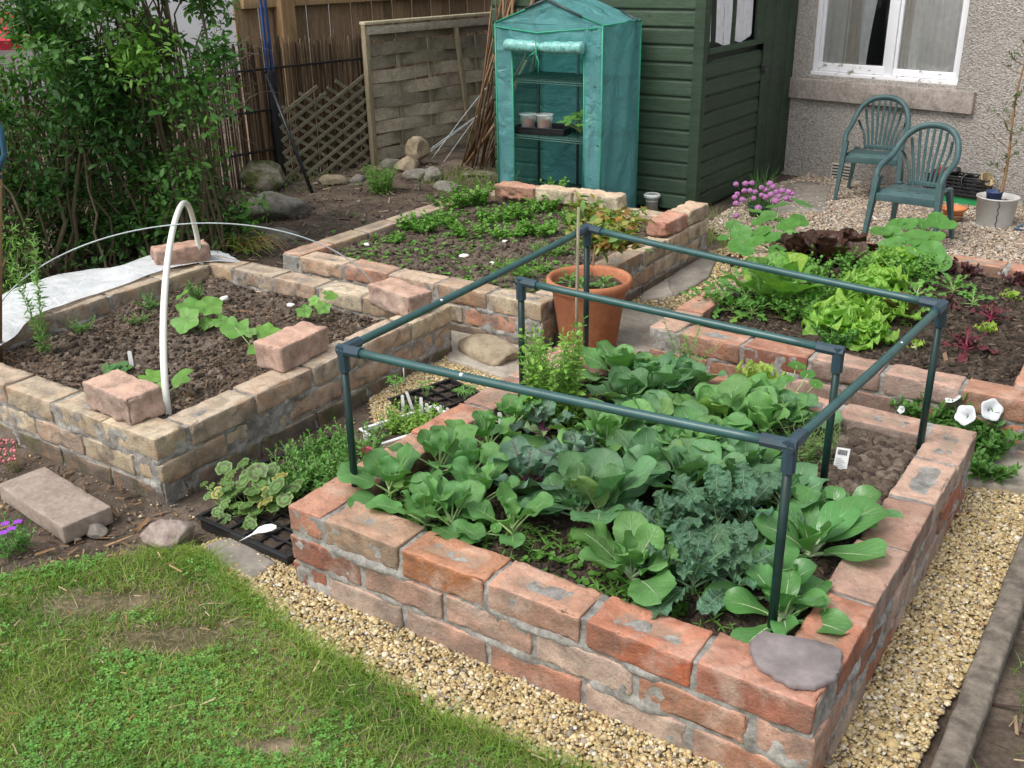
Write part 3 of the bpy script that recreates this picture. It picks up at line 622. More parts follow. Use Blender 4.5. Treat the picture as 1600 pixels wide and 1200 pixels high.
mb.build('wall', m_dash, t)
mb = MB(); us, zs0 = hp(1521, 178); _, zs1 = hp(1523, 143); wbox(mb, uL-.12, us, zs0, zs1, -.05, .035, r=.005, seg=(20, 2, 2), rough=.003); mb.build('sill', m_sill, t)
win = MB(); F = .035
wbox(win, uL, uL+.03, zb, zt, -.09, -.035); wbox(win, uR-.03, uR, zb, zt, -.09, -.035); wbox(win, uL, uR, zt-.03, zt, -.09, -.036)
mc_ = (um+um2)/2-.0
wbox(win, mc_-.022, mc_+.022, zb, zt, -.09, -.034)
for (a_, b_) in ((uL+.03, mc_-.022), (mc_+.022, uR-.03)):
    wbox(win, a_+.002, a_+.022, zb+.025, zt-.03, -.082, -.044); wbox(win, b_-.022, b_-.002, zb+.025, zt-.03, -.082, -.044); wbox(win, a_+.022, b_-.022, zt-.055, zt-.03, -.082, -.045)
wo = win.build('window', m_clean, t)
mb = MB(); wbox(mb, uL+.03, mc_-.022, zb+.022, zb+.07, -.082, -.043, seg=(12, 2, 2)); wbox(mb, mc_+.022, uR-.03, zb+.022, zb+.062, -.082, -.043, seg=(12, 2, 2)); wbox(mb, uL-.012, uR+.004, zb-.004, zb+.02, -.09, -.02, seg=(20, 2, 2), rough=.002)
mb.build('bottom_rail', m_white, wo)
def curtain(mb, u0, u1, z0, z1, off, amp, n, lean=0, pinch=None, seed=0, col=(.6, .6, .6)):
    nu, nv = 90, 24; uu = np.linspace(0, 1, nu); vv = np.linspace(0, 1, nv); U, Vv = np.meshgrid(uu, vv); U, Vv = U.ravel(), Vv.ravel()
    left = u0+0*Vv; right = u1+0*Vv
    if pinch: right = u1-(u1-u0)*pinch*np.sin((1-Vv)*PI/2)**1.5; left = u0+lean*(1-Vv)*(u1-u0)
    X = left+(right-left)*U; O = off+amp*np.sin(U*n*2*PI+2.2*np.sin(U*5+seed)+.8*(1-Vv))+.3*amp*np.sin(U*n*5+seed)
    Z = z0+(z1-z0)*Vv; P = H0+X[:, None]*hu+O[:, None]*hn+np.stack([0*Z, 0*Z, Z], 1)
    Q = [(j*nu+i, j*nu+i+1, (j+1)*nu+i+1, (j+1)*nu+i) for j in range(nv-1) for i in range(nu-1)]; mb.add(P, Q, None, col)
m_net = m_plain('curtain_cloth', (.93, .93, .90), .9, .06, 30); m_net2 = m_plain('pale_blue_curtain', (.88, .92, .93), .9, .06, 25); m_beige = m_plain('beige_curtain', (.68, .64, .58), .9, .08, 30)
W_ = uR-uL
mb = MB(); curtain(mb, uL+.02, uL+W_*.26, zb, zt, -.080, .005, 6, seed=1); curtain(mb, mc_+W_*.02, uR-.02, zb, zt, -.080, .005, 9, seed=4); mb.build('curtain', m_net, t)
mb = MB(); curtain(mb, uL+W_*.19, uL+W_*.30, zb, zt, -.074, .004, 3, seed=2); curtain(mb, mc_+.0, mc_+W_*.10, zb, zt, -.074, .004, 3, seed=3); mb.build('curtain', m_beige, t)
mb = MB(); curtain(mb, uL+W_*.27, uL+W_*.46, zb-.02, zt, -.073, .003, 4, lean=.2, pinch=.55, seed=7); mb.build('curtain', m_net2, t)
m_dark = m_plain('dark_room', (.02, .02, .024), .9, .1)
mb = MB(); wbox(mb, uL-.1, uR+.1, zb-.1, zt+.1, -.60, -.58); mb.build('room_interior', m_dark, t)
def m_glass(name, col=(1, 1, 1), fac=.1):
    m, nt, bs = _nodes(name); tr = N(nt, 'ShaderNodeBsdfTransparent'); tr.inputs[0].default_value = (*col, 1); gl = N(nt, 'ShaderNodeBsdfGlossy'); gl.inputs['Roughness'].default_value = .03
    fr = N(nt, 'ShaderNodeFresnel'); fr.inputs[0].default_value = 1.5; mx = N(nt, 'ShaderNodeMixShader'); L(nt, math_(nt, 'ADD', fr.outputs[0], fac*.3), mx.inputs[0]); L(nt, tr.outputs[0], mx.inputs[1]); L(nt, gl.outputs[0], mx.inputs[2])
    L(nt, mx.outputs[0], nt.nodes['Material Output'].inputs[0]); return m
m_gl = m_glass('window_glass')
for (a_, b_) in ((uL+.03, mc_-.022), (mc_+.022, uR-.03)):
    mb = MB(); wbox(mb, a_+.02, b_-.02, zb+.06, zt-.04, -.066, -.062); mb.build('pane', m_gl, wo)
# air brick
ua, za = hp(1297, 283); ub, zb2 = hp(1331, 258); mb = MB(); wbox(mb, ua, ub, max(.01, za), zb2, -.01, .004)
m_vent = m_plain('pale_vent', (.45, .42, .36), .8, .1)
m_black = m_plain('black_plastic', (.016, .016, .018), .38, .3, 20, spec=.5)
v = mb.build('air_vent', m_vent, t)
mb = MB()
for k in range(5): zz = max(.01, za)+(zb2-max(.01, za))*(k+.6)/5.4; wbox(mb, ua+.008, ub-.008, zz-.004, zz+.004, .003, .0052, r=.0005)
mb.build('vent_slot', m_black, v)

# ------------------------------------------------------------------ green shed
def m_shed():
    m, nt, bs = _nodes('green_stained_wood'); tc = nt.nodes.new('ShaderNodeTexCoord'); mp = N(nt, 'ShaderNodeMapping'); L(nt, tc.outputs['Object'], mp.inputs[0]); mp.inputs['Scale'].default_value = (1, 1, 9)
    n = noise(nt, 5, 6, .65, mp.outputs[0], .8); n2 = noise(nt, 30, 5, .6, mp.outputs[0]); a = attr(nt, 'col')
    c = mixc(nt, 1, a.outputs['Color'], ramp(nt, n, [(.3, .68), (.7, 1.2)]), 'MULTIPLY'); c = mixc(nt, 1, c, ramp(nt, n2, [(.3, .7), (.7, 1.1)]), 'MULTIPLY')
    kn = ramp(nt, noise(nt, 13, 2, .5), [(.70, 0.), (.75, 1.)]); c = mixc(nt, math_(nt, 'MULTIPLY', kn, .6), c, (.015, .02, .014))
    L(nt, c, bs.inputs['Base Color']); bs.inputs['Roughness'].default_value = .62; bs.inputs['Specular IOR Level'].default_value = .35; bump(nt, n2, bs, .0015); return m
m_shedw = m_shed(); SG = np.array((.040, .070, .041))
S0 = np.array([-.72, 3.79, 0.]); sa = R(89.0); su = np.array([math.cos(sa), math.sin(sa), 0]); sn = np.array([math.sin(sa), -math.cos(sa), 0])       # side with the door
fa = R(181.0); fu = np.array([math.cos(fa), math.sin(fa), 0]); fn_ = np.array([-math.sin(fa)*-1*-1, math.cos(fa), 0]); fn_ = np.array([0.0175, -1., 0]); fn_ /= np.linalg.norm(fn_)
t = thing('garden_shed', 'dark green timber shed with shiplap boards and a door between greenhouse and house', 'shed', tuple(S0))
def fpl(px, py, P, u, n, off=0):
    q = atP(px, py, P+n*off, n)-P; return float(q@u), float(q[2])
def board(mb, P, u, n, s0, s1, z0, z1, col, tilt=.012):
    """one shiplap board: tilted face with a shadow lip at its foot"""
    k = max(2, int((s1-s0)/.08)); V = []; s = np.linspace(s0, s1, k)
    prof = [(z0, 0), (z0, tilt), (z0+.006, tilt+.001), (z1-.022, tilt*.75), (z1-.010, .001), (z1, 0)]
    for (z, o) in prof:
        for x in s: V.append(P+u*x+n*(o+.0015*math.sin(x*9+z*31))+np.array([0, 0, z]))
    Q = [(r_*k+i, r_*k+i+1, (r_+1)*k+i+1, (r_+1)*k+i) for r_ in range(len(prof)-1) for i in range(k-1)]
    mb.add(V, Q, None, col)
SD = 1.25; FWd = fpl(772, 120, S0, fu, fn_)[0]; HT = 2.3
mb = MB(); mbf = MB(); mbr = MB(); ph = .088
s_end, _ = fpl(1182, 200, S0, su, sn); d_end, _ = fpl(1234, 200, S0, su, sn); w0, wz = fpl(1103, 76, S0, su, sn); w1, wz1 = fpl(1176, 62, S0, su, sn)
nz_ = int(HT/ph)
for k in range(nz_):
    z0 = .02+k*ph; cc = SG*rng.uniform(.85, 1.2)
    board(mbf, S0, fu, fn_, .0, FWd, z0, z0+ph, cc)
    cc = SG*rng.uniform(.85, 1.2)
    if z0+ph < wz-.02: board(mb, S0, su, sn, .02, s_end, z0, z0+ph, cc)
    board(mbr, S0, su, sn, d_end, SD, z0, z0+ph, cc)
mb.build('board_wall', m_shedw, t, False); mbf.build('board_wall', m_shedw, t, False); mbr.build('board_wall', m_shedw, t, False)
mb = MB()
c = S0+fu*(FWd/2)+su*(SD/2); mb.box((c[0], c[1], HT/2), (FWd-.03, SD-.03, HT), R(1), .003, (1, 1, 1), col=SG*.4); mb.build('frame', m_shedw, t)
def sbox(mb, s0, s1, z0, z1, o0, o1, col, seg=(1, 1, 1)):
    c = S0+su*(s0+s1)/2+sn*(o0+o1)/2; mb.box((c[0], c[1], (z0+z1)/2), (s1-s0, o1-o0, z1-z0), sa, .002, seg, 0, 20, col)
mb = MB(); sbox(mb, -.012, .03, 0, HT, .0, .020, SG*1.15); sbox(mb, -.018, .004, .0, HT, -.04, .0195, SG*.95)
sbox(mb, s_end-.03, s_end, .02, HT, .012, .022, SG*1.1); mb.build('corner_trim', m_shedw, t)
mb = MB(); nd = 5; dw = (d_end-s_end)/nd
for k in range(nd): sbox(mb, s_end+k*dw+.002, s_end+(k+1)*dw-.002, .02, HT, .006, .020+.002*(k % 2), SG*rng.uniform(.85, 1.1))
do = mb.build('door', m_shedw, t)
mb = MB(); _, zl = fpl(1185, 108, S0, su, sn); sbox(mb, s_end-.03, s_end+.035, zl-.03, zl+.01, .022, .030, (.02, .02, .02)); c = S0+su*s_end+sn*.028; mb.tube([c+[0, -.03, zl-.01], c+[0, .03, zl-.01]], .006, 8, (.03, .03, .03)); mb.build('latch', m_black, do)
mb = MB(); _, zh = fpl(1225, 98, S0, su, sn); sbox(mb, d_end-.09, d_end+.01, zh-.012, zh+.008, .024, .034, SG*2.2); mb.build('handle', m_shedw, do)
# shed window beside the corner
mb = MB(); wm = (w0+w1)/2
sbox(mb, .03, w0, wz-.03, HT, .004, .020, SG*1.1); sbox(mb, w1, s_end-.03, wz-.03, HT, .004, .020, SG*1.1); sbox(mb, w0, w1, wz-.03, wz, .004, .026, SG*1.2); sbox(mb, wm-.014, wm+.014, wz, HT, .0, .020, SG)
wo = mb.build('window', m_shedw, t)
mb = MB(); sbox(mb, w0-.005, w1+.005, wz, HT-.1, -.006, -.002, (.02, .02, .025)); mb.build('dark_pane', m_plain('dark_glass', (.012, .014, .018), .1, .1, 5, spec=.6), wo)
def drape(mb, s0, s1, z0, z1, seed):
    n, m = 26, 22; V = []
    for j in range(m):
        v_ = j/(m-1)
        for i in range(n):
            u_ = i/(n-1); x = s0+(s1-s0)*(u_*(1-.16*(1-v_)*(1-v_)*0)+.10*math.sin(v_*3+seed)*(u_)*.4)
            V.append(S0+su*x+sn*(.0035+.004*math.sin(u_*13+seed+v_*2)+.002*math.sin(u_*31+v_*7))+np.array([0, 0, z0+.02*math.sin(u_*4+seed)+(z1-z0)*v_]))
    mb.add(V, [(j*n+i, j*n+i+1, (j+1)*n+i+1, (j+1)*n+i) for j in range(m-1) for i in range(n-1)], None, (.8, .8, .8))
mb = MB(); drape(mb, w0+.005, wm-.03, wz+.012, wz+.8, 1.); drape(mb, wm+.02, w1-.03, wz+.02, wz+.8, 3.); mb.build('curtain', m_plain('white_net', (.74, .76, .80), .8, .08, 20), wo)

# ------------------------------------------------------------------ fences
def m_wood(name, c1, c2, sc_=(1, 1, 10), moss=0):
    m, nt, bs = _nodes(name); tc = nt.nodes.new('ShaderNodeTexCoord'); mp = N(nt, 'ShaderNodeMapping'); L(nt, tc.outputs['Object'], mp.inputs[0]); mp.inputs['Scale'].default_value = sc_
    n = noise(nt, 7, 6, .65, mp.outputs[0], .6); n2 = noise(nt, 40, 4, .6, mp.outputs[0]); a = attr(nt, 'col')
    c = ramp(nt, n, [(.3, c1), (.7, c2)]); c = mixc(nt, 1, c, ramp(nt, n2, [(.3, .7), (.65, 1.08)]), 'MULTIPLY')
    c = mixc(nt, 1, c, mixc(nt, 1, a.outputs['Color'], (2, 2, 2), 'MULTIPLY'), 'MULTIPLY')
    if moss: c = mixc(nt, math_(nt, 'MULTIPLY', ramp(nt, noise(nt, 5, 5), [(.45, 0.), (.7, 1.)]), moss), c, (.14, .16, .07))
    L(nt, c, bs.inputs['Base Color']); bs.inputs['Roughness'].default_value = .85; bs.inputs['Specular IOR Level'].default_value = .2; bump(nt, n2, bs, .002); return m
m_grey = m_wood('weathered_wood', (.34, .30, .23), (.60, .54, .43), (8, 1, 3), .3)
m_greyv = m_wood('weathered_upright_wood', (.22, .185, .13), (.40, .345, .26), (8, 8, 1), .4)
m_brown = m_wood('fence_boards', (.24, .16, .095), (.42, .30, .19), (8, 8, .8), .1)
m_reed = m_wood('reeds', (.09, .065, .045), (.25, .19, .135), (10, 10, 1))
m_bmetal = m_plain('black_painted_metal', (.018, .018, .022), .4, .4, 30, bumpd=.0005)
m_blue = m_plain('blue_paint', (.025, .07, .22), .45, .3, 30)
FP = at(430, 283, .09); fa_ = R(80); fu2 = np.array([math.cos(fa_), math.sin(fa_), 0]); fn2 = np.array([math.sin(fa_), -math.cos(fa_), 0])
def ff(px, py, off=0): return fpl(px, py, FP*[1, 1, 0], fu2, fn2, off)
def fw(s, z, off=0): return FP*[1, 1, 0]+fu2*s+fn2*off+np.array([0, 0, z])
# reed screen on a black metal frame
t = thing('reed_fence', 'brown reed screen fence on a black metal frame behind the shrubs', 'fence', fw(0, 0))
mb = MB(); sp0, _ = ff(578, 100); _, ztop = ff(500, 62)
s = -3.6
while s < sp0:
    zt_ = ztop+rng.normal(0, .02); w_ = rng.uniform(.0035, .0065); o_ = rng.normal(0, .006); g = rng.uniform(.25, .75); tl_ = rng.normal(0, .008)
    cc = np.array((.5, .47, .42))*g*1.5 if rng.random() < .85 else np.array((.8, .75, .62))
    mb.tube([fw(s, .02, o_), fw(s+tl_*.5, ztop*.5, o_+rng.normal(0, .004)), fw(s+tl_, zt_, o_)], w_, 5, cc, False); s += w_*2*rng.uniform(.8, 1.35)
mb.build('reed_panel', m_reed, t)
def bar(mb, p, q, r, seg=6): mb.tube([p, q], r, seg, (.5, .5, .5))
mb = MB()
for (a_, b_) in (((-60, 130), (590, 88)), ((-60, 232), (425, 170)), ((-60, 320), (425, 232))):
    s1, z1 = ff(*b_); _, z0 = ff(*a_); mb.beam(fw(-3.6, z1+.0, .025), fw(s1, z1, .025), .02, .012, side=fn2)
mb.build('rail', m_bmetal, t)
mb = MB(); s1, z1 = ff(418, 110); _, zt2 = ff(408, -20); mb.beam(fw(s1, 0, .03), fw(s1, z1, .03), .05, .04, side=fu2); po = mb.build('post', m_bmetal, t)
mb = MB(); mb.beam(fw(s1-.016, z1, .03), fw(s1-.016, z1+.6, .03), .014, .016, side=fu2); mb.beam(fw(s1+.014, z1, .03), fw(s1+.014, z1+.6, .03), .013, .016, side=fu2); mb.build('blue_upright', m_blue, t)
mb = MB(); a_ = fw(*ff(416, 116, .05), .05); b_ = at(488, 302, .09); mb.tube([a_, b_], .011, 8, (.5, .5, .5)); mb.build('stay', m_bmetal, t)
# close board fence further back
t = thing('board_fence', 'tall brown close board fence rising behind the reed screen and woven panel', 'fence', fw(0, 0, -.3))
mb = MB(); SB0 = ff(376, 30, -.3)[0]; s = SB0; k = 0
while s < 3.2:
    mb.beam(fw(s, 0, -.30-.012*(k % 2)), fw(s, 2.6, -.30-.012*(k % 2)), .085, .014, side=fu2, col=np.array((.5, .49, .47))*rng.uniform(.7, 1.15), r=.002); s += .088; k += 1
mb.build('board', m_brown, t, False)
mb = MB(); s1, _ = ff(452, 30, -.2); mb.beam(fw(s1, 0, -.24), fw(s1, 2.6, -.24), .10, .08, side=fu2, col=(.55, .5, .42)); mb.build('post', m_brown, t)
mb = MB(); _, z1 = ff(520, 8, -.27); mb.beam(fw(SB0, z1+.04, -.27), fw(3.2, z1+.04, -.27), .06, .04, side=(0, 0, 1), col=(.6, .58, .5)); mb.build('rail', m_brown, t)
# woven hurdle panel
PO = .09
t = thing('woven_panel', 'weathered grey woven slat fence panel left of the greenhouse', 'fence panel', fw(*ff(585, 270, PO), PO))
sL, zLb = ff(586, 268, PO); _, zLt = ff(578, 44, PO); sR, zRt = ff(775, 20, PO); zt_ = (zLt+zRt)/2
battens = [ff(629, 150, PO)[0], ff(677, 150, PO)[0], ff(712, 100, PO)[0]+.03, ff(748, 80, PO)[0]]
mb = MB(); rows = 11; rh = (zt_-.03-.02)/rows; bs_ = [sL]+battens+[sR]
for k in range(rows):
    z0 = .03+k*rh+rng.normal(0, .003); n = 60; ss = np.linspace(sL+.01, sR, n); ph_ = np.interp(ss, bs_, np.arange(len(bs_))); o = (.013*np.sin((ph_+k % 2+.5-.5)*PI+PI/2))
    cc = np.array((.5, .49, .47))*rng.uniform(.62, 1.2); V = []
    for (dz, do_) in ((0, -.0025), (0, .0025), (rh*.93, .0025), (rh*.93, -.0025)):
        for i in range(n): V.append(fw(ss[i], z0+dz+.006*math.sin(ss[i]*5+k), PO-.02+o[i]+do_+.004*math.sin(k*3.1)))
    Q = [(a*n+i, a*n+i+1, ((a+1) % 4)*n+i+1, ((a+1) % 4)*n+i) for a in range(4) for i in range(n-1)]; mb.add(V, Q, None, cc)
mb.build('woven_slats', m_grey, t, False)
mb = MB()
for b_ in battens[:2]+battens[3:]: mb.beam(fw(b_, .0, PO-.02), fw(b_, zt_, PO-.02), .032, .012, side=fu2)
mb.build('batten', m_greyv, t)
mb = MB(); mb.beam(fw(sL, -.02, PO), fw(sL, zt_+.01, PO), .035, .04, side=fu2, col=(.52, .5, .46)); mb.build('stile', m_greyv, t); mb = MB(); mb.beam(fw(ff(709, 38, PO)[0], zt_, PO+.01), fw(ff(735, 232, PO)[0], .05, PO+.02), .032, .02, side=fu2, col=(.56, .54, .5)); mb.build('stile', m_greyv, t)
mb = MB(); mb.beam(fw(sL-.02, zt_+.015, PO), fw(sR+.05, zt_+.015, PO), .055, .018, side=fn2, col=(.6, .6, .52)); mb.beam(fw(sL, zt_-.03, PO+.012), fw(sR+.05, zt_-.03, PO+.012), .05, .018, side=(0, 0, 1)); mb.build('top_rail', m_grey, t)
# lattice
t = thing('lattice_panel', 'old grey diamond lattice trellis leaning between black post and woven panel', 'trellis', fw(*ff(500, 280, .05), .05))
s0, _ = ff(437, 200, .05); s1, _ = ff(580, 200, .05); _, za_ = ff(437, 165, .05); _, zb_ = ff(580, 112, .05)
for nm, sg, off in (('front_slats', 1, .055), ('back_slats', -1, .042)):
    mb = MB(); ang = R(26) if sg > 0 else R(-33)
    for k in range(-8, 18):
        c0 = (s0, .03+k*.075); L_ = []
        for tt in np.linspace(-1.2, 1.6, 281):
            x = c0[0]+math.cos(ang)*tt; z = c0[1]+math.sin(ang)*tt; top = za_+(zb_-za_)*(x-s0)/(s1-s0)
            if s0-.005 < x < s1+.005 and .03 < z < top+.03*math.sin(k*2.3): L_.append((x, z))
        if len(L_) > 12: mb.beam(fw(*L_[0], off), fw(*L_[-1], off), .022, .008, side=(0, 0, 1), col=np.array((.5, .49, .45))*rng.uniform(.4, .66))
    mb.build(nm, m_grey, t, False)

# building beyond the fence, glimpsed through the shrubs
t = thing('neighbour_building', 'white walled building with red roof glimpsed beyond the shrubs at top left', 'building', (-9, 8, 0))
m_wr = m_plain('white_render', (.93, .94, .96), .8, .05, 3); m_rr = m_plain('red_roof', (.60, .035, .06), .6, .25, 12)
mb = MB(); mb.box((-9.6, 6.3, 1.2), (2.2, 6.5, 2.4), 0, .01); mb.build('wall', m_wr, t)

ra, rb, rc_, rd = atX(-60, 66, -7.5), atX(58, 62, -7.5), atX(48, 14, -8.6), atX(-60, 12, -8.6); dn = np.array([0, 0, -.08])
mb = MB(); V = np.array([ra, rb, rc_, rd, ra+dn, rb+dn, rc_+dn, rd+dn]); mb.add(V, [(0, 1, 2, 3), (7, 6, 5, 4), (0, 4, 5, 1), (1, 5, 6, 2), (2, 6, 7, 3), (3, 7, 4, 0)], None, (.5, .5, .5)); mb.build('roof', m_rr, t, False)

# ------------------------------------------------------------------ plastic mini greenhouse
def m_mesh():
    m, nt, bs = _nodes('green_reinforced_plastic'); uv = N(nt, 'ShaderNodeUVMap'); uv.uv_map = 'UVMap'; sp = N(nt, 'ShaderNodeSeparateXYZ'); L(nt, uv.outputs[0], sp.inputs[0])
    def lines(v, f, w): return math_(nt, 'GREATER_THAN', math_(nt, 'ABSOLUTE', math_(nt, 'SUBTRACT', math_(nt, 'FRACT', math_(nt, 'MULTIPLY', v, f)), .5)), w)
    g = math_(nt, 'MAXIMUM', lines(sp.outputs[0], 60, .38), lines(sp.outputs[1], 85, .28))
    bs.inputs['Roughness'].default_value = .33; bs.inputs['Specular IOR Level'].default_value = .6
    wr = noise(nt, 7, 3, .5, None, 1.2); col = mixc(nt, g, (.33, .60, .64), (.12, .42, .43)); L(nt, col, bs.inputs['Base Color'])
    bump(nt, math_(nt, 'ADD', math_(nt, 'MULTIPLY', wr, 6), math_(nt, 'MULTIPLY', g, .15)), bs, .0045)
    tr = N(nt, 'ShaderNodeBsdfTransparent'); tr.inputs[0].default_value = (.45, .80, .74, 1); mx = N(nt, 'ShaderNodeMixShader')
    L(nt, math_(nt, 'ADD', math_(nt, 'MULTIPLY', g, .28), .36), mx.inputs[0]); L(nt, tr.outputs[0], mx.inputs[1]); L(nt, bs.outputs[0], mx.inputs[2]); L(nt, mx.outputs[0], nt.nodes['Material Output'].inputs[0]); return m
m_gh = m_mesh(); m_roll = m_plain('rolled_plastic', (.22, .52, .48), .25, .3, 60, spec=.7); m_trim = m_plain('green_piping', (.04, .33, .20), .5, .15); m_wire = m_plain('green_coated_wire', (.05, .12, .10), .45, .15)
br = at(993, 330, 0); GW = .66; GD = .40; ga_ = R(-1); gu = np.array([math.cos(ga_), math.sin(ga_), 0]); gd = np.array([-math.sin(ga_), math.cos(ga_), 0])
G1 = br-gd*GD-np.array([0, 0, br[2]]); 
def hgt(P, py):
    best = 0; e = 1e9
    for z in np.linspace(0, 3, 3001):
        d = np.array([P[0], P[1], z])-CP; y = 600-FOC*(d@CU)/(d@CF)
        if abs(y-py) < e: e = abs(y-py); best = z
    return best
def pxof(P): d = np.array(P)-CP; return 800+FOC*(d@CR)/(d@CF), 600-FOC*(d@CU)/(d@CF)
for k in range(60):      # width so that the front left foot stands where the photograph has it
    if pxof(G1-gu*GW)[0] > 806: GW += .004
EV = hgt(G1, 40); AP = EV+.115
def gp(u, v, z): return G1-gu*GW*(1-u)+gd*GD*v+np.array([0, 0, z])
t = thing('plastic_greenhouse', 'green mesh plastic mini greenhouse with rolled up door against the shed', 'greenhouse', tuple(gp(.5, .5, 0)))
def sheet(mb, f, nu, nv, su_, sv_, amp=.006, seed=0, hole=None):
    V = []; UV = []
    for j in range(nv+1):
        for i in range(nu+1):
            u_, v_ = i/nu, j/nv; P, nn = f(u_, v_); w_ = amp*(math.sin(u_*7+seed+v_*3)+.7*math.sin(v_*9+seed*2+u_*4)+.5*math.sin(u_*17-v_*6+seed))*math.sin(min(1, u_*6, (1-u_)*6)*PI/2)
            V.append(P+nn*w_); UV.append((u_*su_, v_*sv_))
    Q = [(j*(nu+1)+i, j*(nu+1)+i+1, (j+1)*(nu+1)+i+1, (j+1)*(nu+1)+i) for j in range(nv) for i in range(nu) if not (hole and hole((i+.5)/nu, (j+.5)/nv))]
    mb.add(V, Q, None, (.1, .4, .35), 1, None, np.array(UV))
mb = MB()
d0, d1, dz0, dz1 = .17, .84, 0., EV-.14
sheet(mb, lambda u, v: (gp(1, u, v*EV), gu), 16, 40, GD, EV, .011, 1)               # right side
sheet(mb, lambda u, v: (gp(0, u, v*EV), -gu), 16, 40, GD, EV, .006, 2)
sheet(mb, lambda u, v: (gp(u, 1, v*EV), gd), 16, 30, GW, EV, .004, 3)
sheet(mb, lambda u, v: (gp(u*d0, 0, v*EV), -gd), 8, 40, GW*d0, EV, .006, 4)           # front jambs
sheet(mb, lambda u, v: (gp(d1+u*(1-d1), 0, v*EV), -gd), 8, 40, GW*(1-d1), EV, .009, 5)
sheet(mb, lambda u, v: (gp(d0+u*(d1-d0), 0, dz1+v*(EV-dz1)), -gd), 12, 6, GW*(d1-d0), EV-dz1, .003, 6)
sheet(mb, lambda u, v: (gp(u, 0, EV+v*(AP-EV)*(1-abs(2*u-1))), -gd), 24, 6, GW, AP-EV, .002, 6)
sheet(mb, lambda u, v: (gp(u, 1, EV+v*(AP-EV)*(1-abs(2*u-1))), gd), 24, 6, GW, AP-EV, .002, 6)
for sgn in (0, 1): sheet(mb, lambda u, v, sgn=sgn: (gp(.5*v if sgn == 0 else 1-.5*v, -.01+1.02*u, EV+v*(AP-EV)+.001), np.array([0, 0, 1])), 14, 14, GD, GW*.55, .004, 8+sgn)
mb.build('cover', m_gh, t)
mb = MB(); E_ = [[gp(0, 0, EV), gp(.5, 0, AP), gp(1, 0, EV)], [gp(0, 0, 0), gp(0, 0, EV)], [gp(1, 0, 0), gp(1.002, 0, EV*.5), gp(1, 0, EV)], [gp(d0, 0, 0), gp(d0-.01, 0, dz1)], [gp(d1, 0, 0), gp(d1+.005, 0, dz1*.5), gp(d1, 0, dz1)], [gp(0, 0, EV-.02), gp(.4, 0, EV-.045), gp(1, 0, EV-.01)], [gp(1, 1, 0), gp(1, 1, EV)], [gp(1, 0, EV), gp(1, 1, EV)], [gp(0, 0, EV), gp(0, 1, EV)]]
for e in E_: mb.tube([p+np.array([0, -.003, 0]) for p in e], .0045, 6)
mb.build('piping', m_trim, t)
mb = MB()
for (a_, b_) in ((gp(.5, 0, AP), gp(.82, 0, EV+(AP-EV)*.30)), (gp(.5, 0, AP), gp(.3, 0, EV+(AP-EV)*.6)), (gp(.82, 1, EV+(AP-EV)*.36), gp(1, .9, EV))): mb.tube([a_+[0, -.006, .004], b_+[0, -.006, .004]], .007, 8)
for (u, v) in ((.03, .05), (.97, .05), (.03, .95), (.97, .95)): mb.tube([gp(u, v, 0), gp(u, v, EV-.01)], .008, 8)
mb.tube([gp(.45, .9, 0), gp(.45, .9, EV)], .008, 8)
mb.build('frame', m_plain('dark_green_tube', (.05, .07, .075), .4, .2), t)
# rolled door
mb = MB(); n = 26; pts = []; rr_ = []
for i in range(n):
    u = i/(n-1); P = gp(d0-.03+(d1-d0+.05)*u, 0, EV-.105-.006*math.sin(u*PI)); pts.append(P+np.array([0, -.035, 0])); rr_.append(.030*(1-.28*math.exp(-((u-.45)/.07)**2))+.0015*math.sin(u*40))
mb.tube(pts, rr_, 18, (.1, .4, .35)); uvs = mb.uvv[0]; V = mb.V[0]; uvs[:, 0] = (V-G1)@gu; uvs[:, 1] = V[:, 2]
mb.build('rolled_door', m_roll, t)
mb = MB(); P = pts[11]; mb.tube([P+[.0, -.035, .03], P+[0.005, -.036, -.03], P+[.0, -.03, -.1]], .004, 6); mb.tube([P+[.0, -.035, -.03], P+[0.02, -.036, -.07], P+[.012, -.03, -.13]], .0035, 6); mb.tube([P+[-.0, -.035, -.02], P+[-0.04, -.036, -.045]], .0035, 6)
mb.build('tie', m_trim, t)
for zf in (.09, .40, .70):
    z = EV*{.09: .115, .40: .43, .70: .72}[zf]; mb = MB()
    for k in range(24): u = .03+.94*k/23; mb.tube([gp(u, .04, z), gp(u, .96, z)], .0022, 5)
    for k in range(7): v = .04+.92*k/6; mb.tube([gp(.03, v, z-.004), gp(.97, v, z-.004)], .0035, 5)
    mb.tube([gp(.03, .03, z-.014), gp(.97, .03, z-.014)], .003, 5); mb.build('shelf', m_wire, t)
SHZ = EV*.43
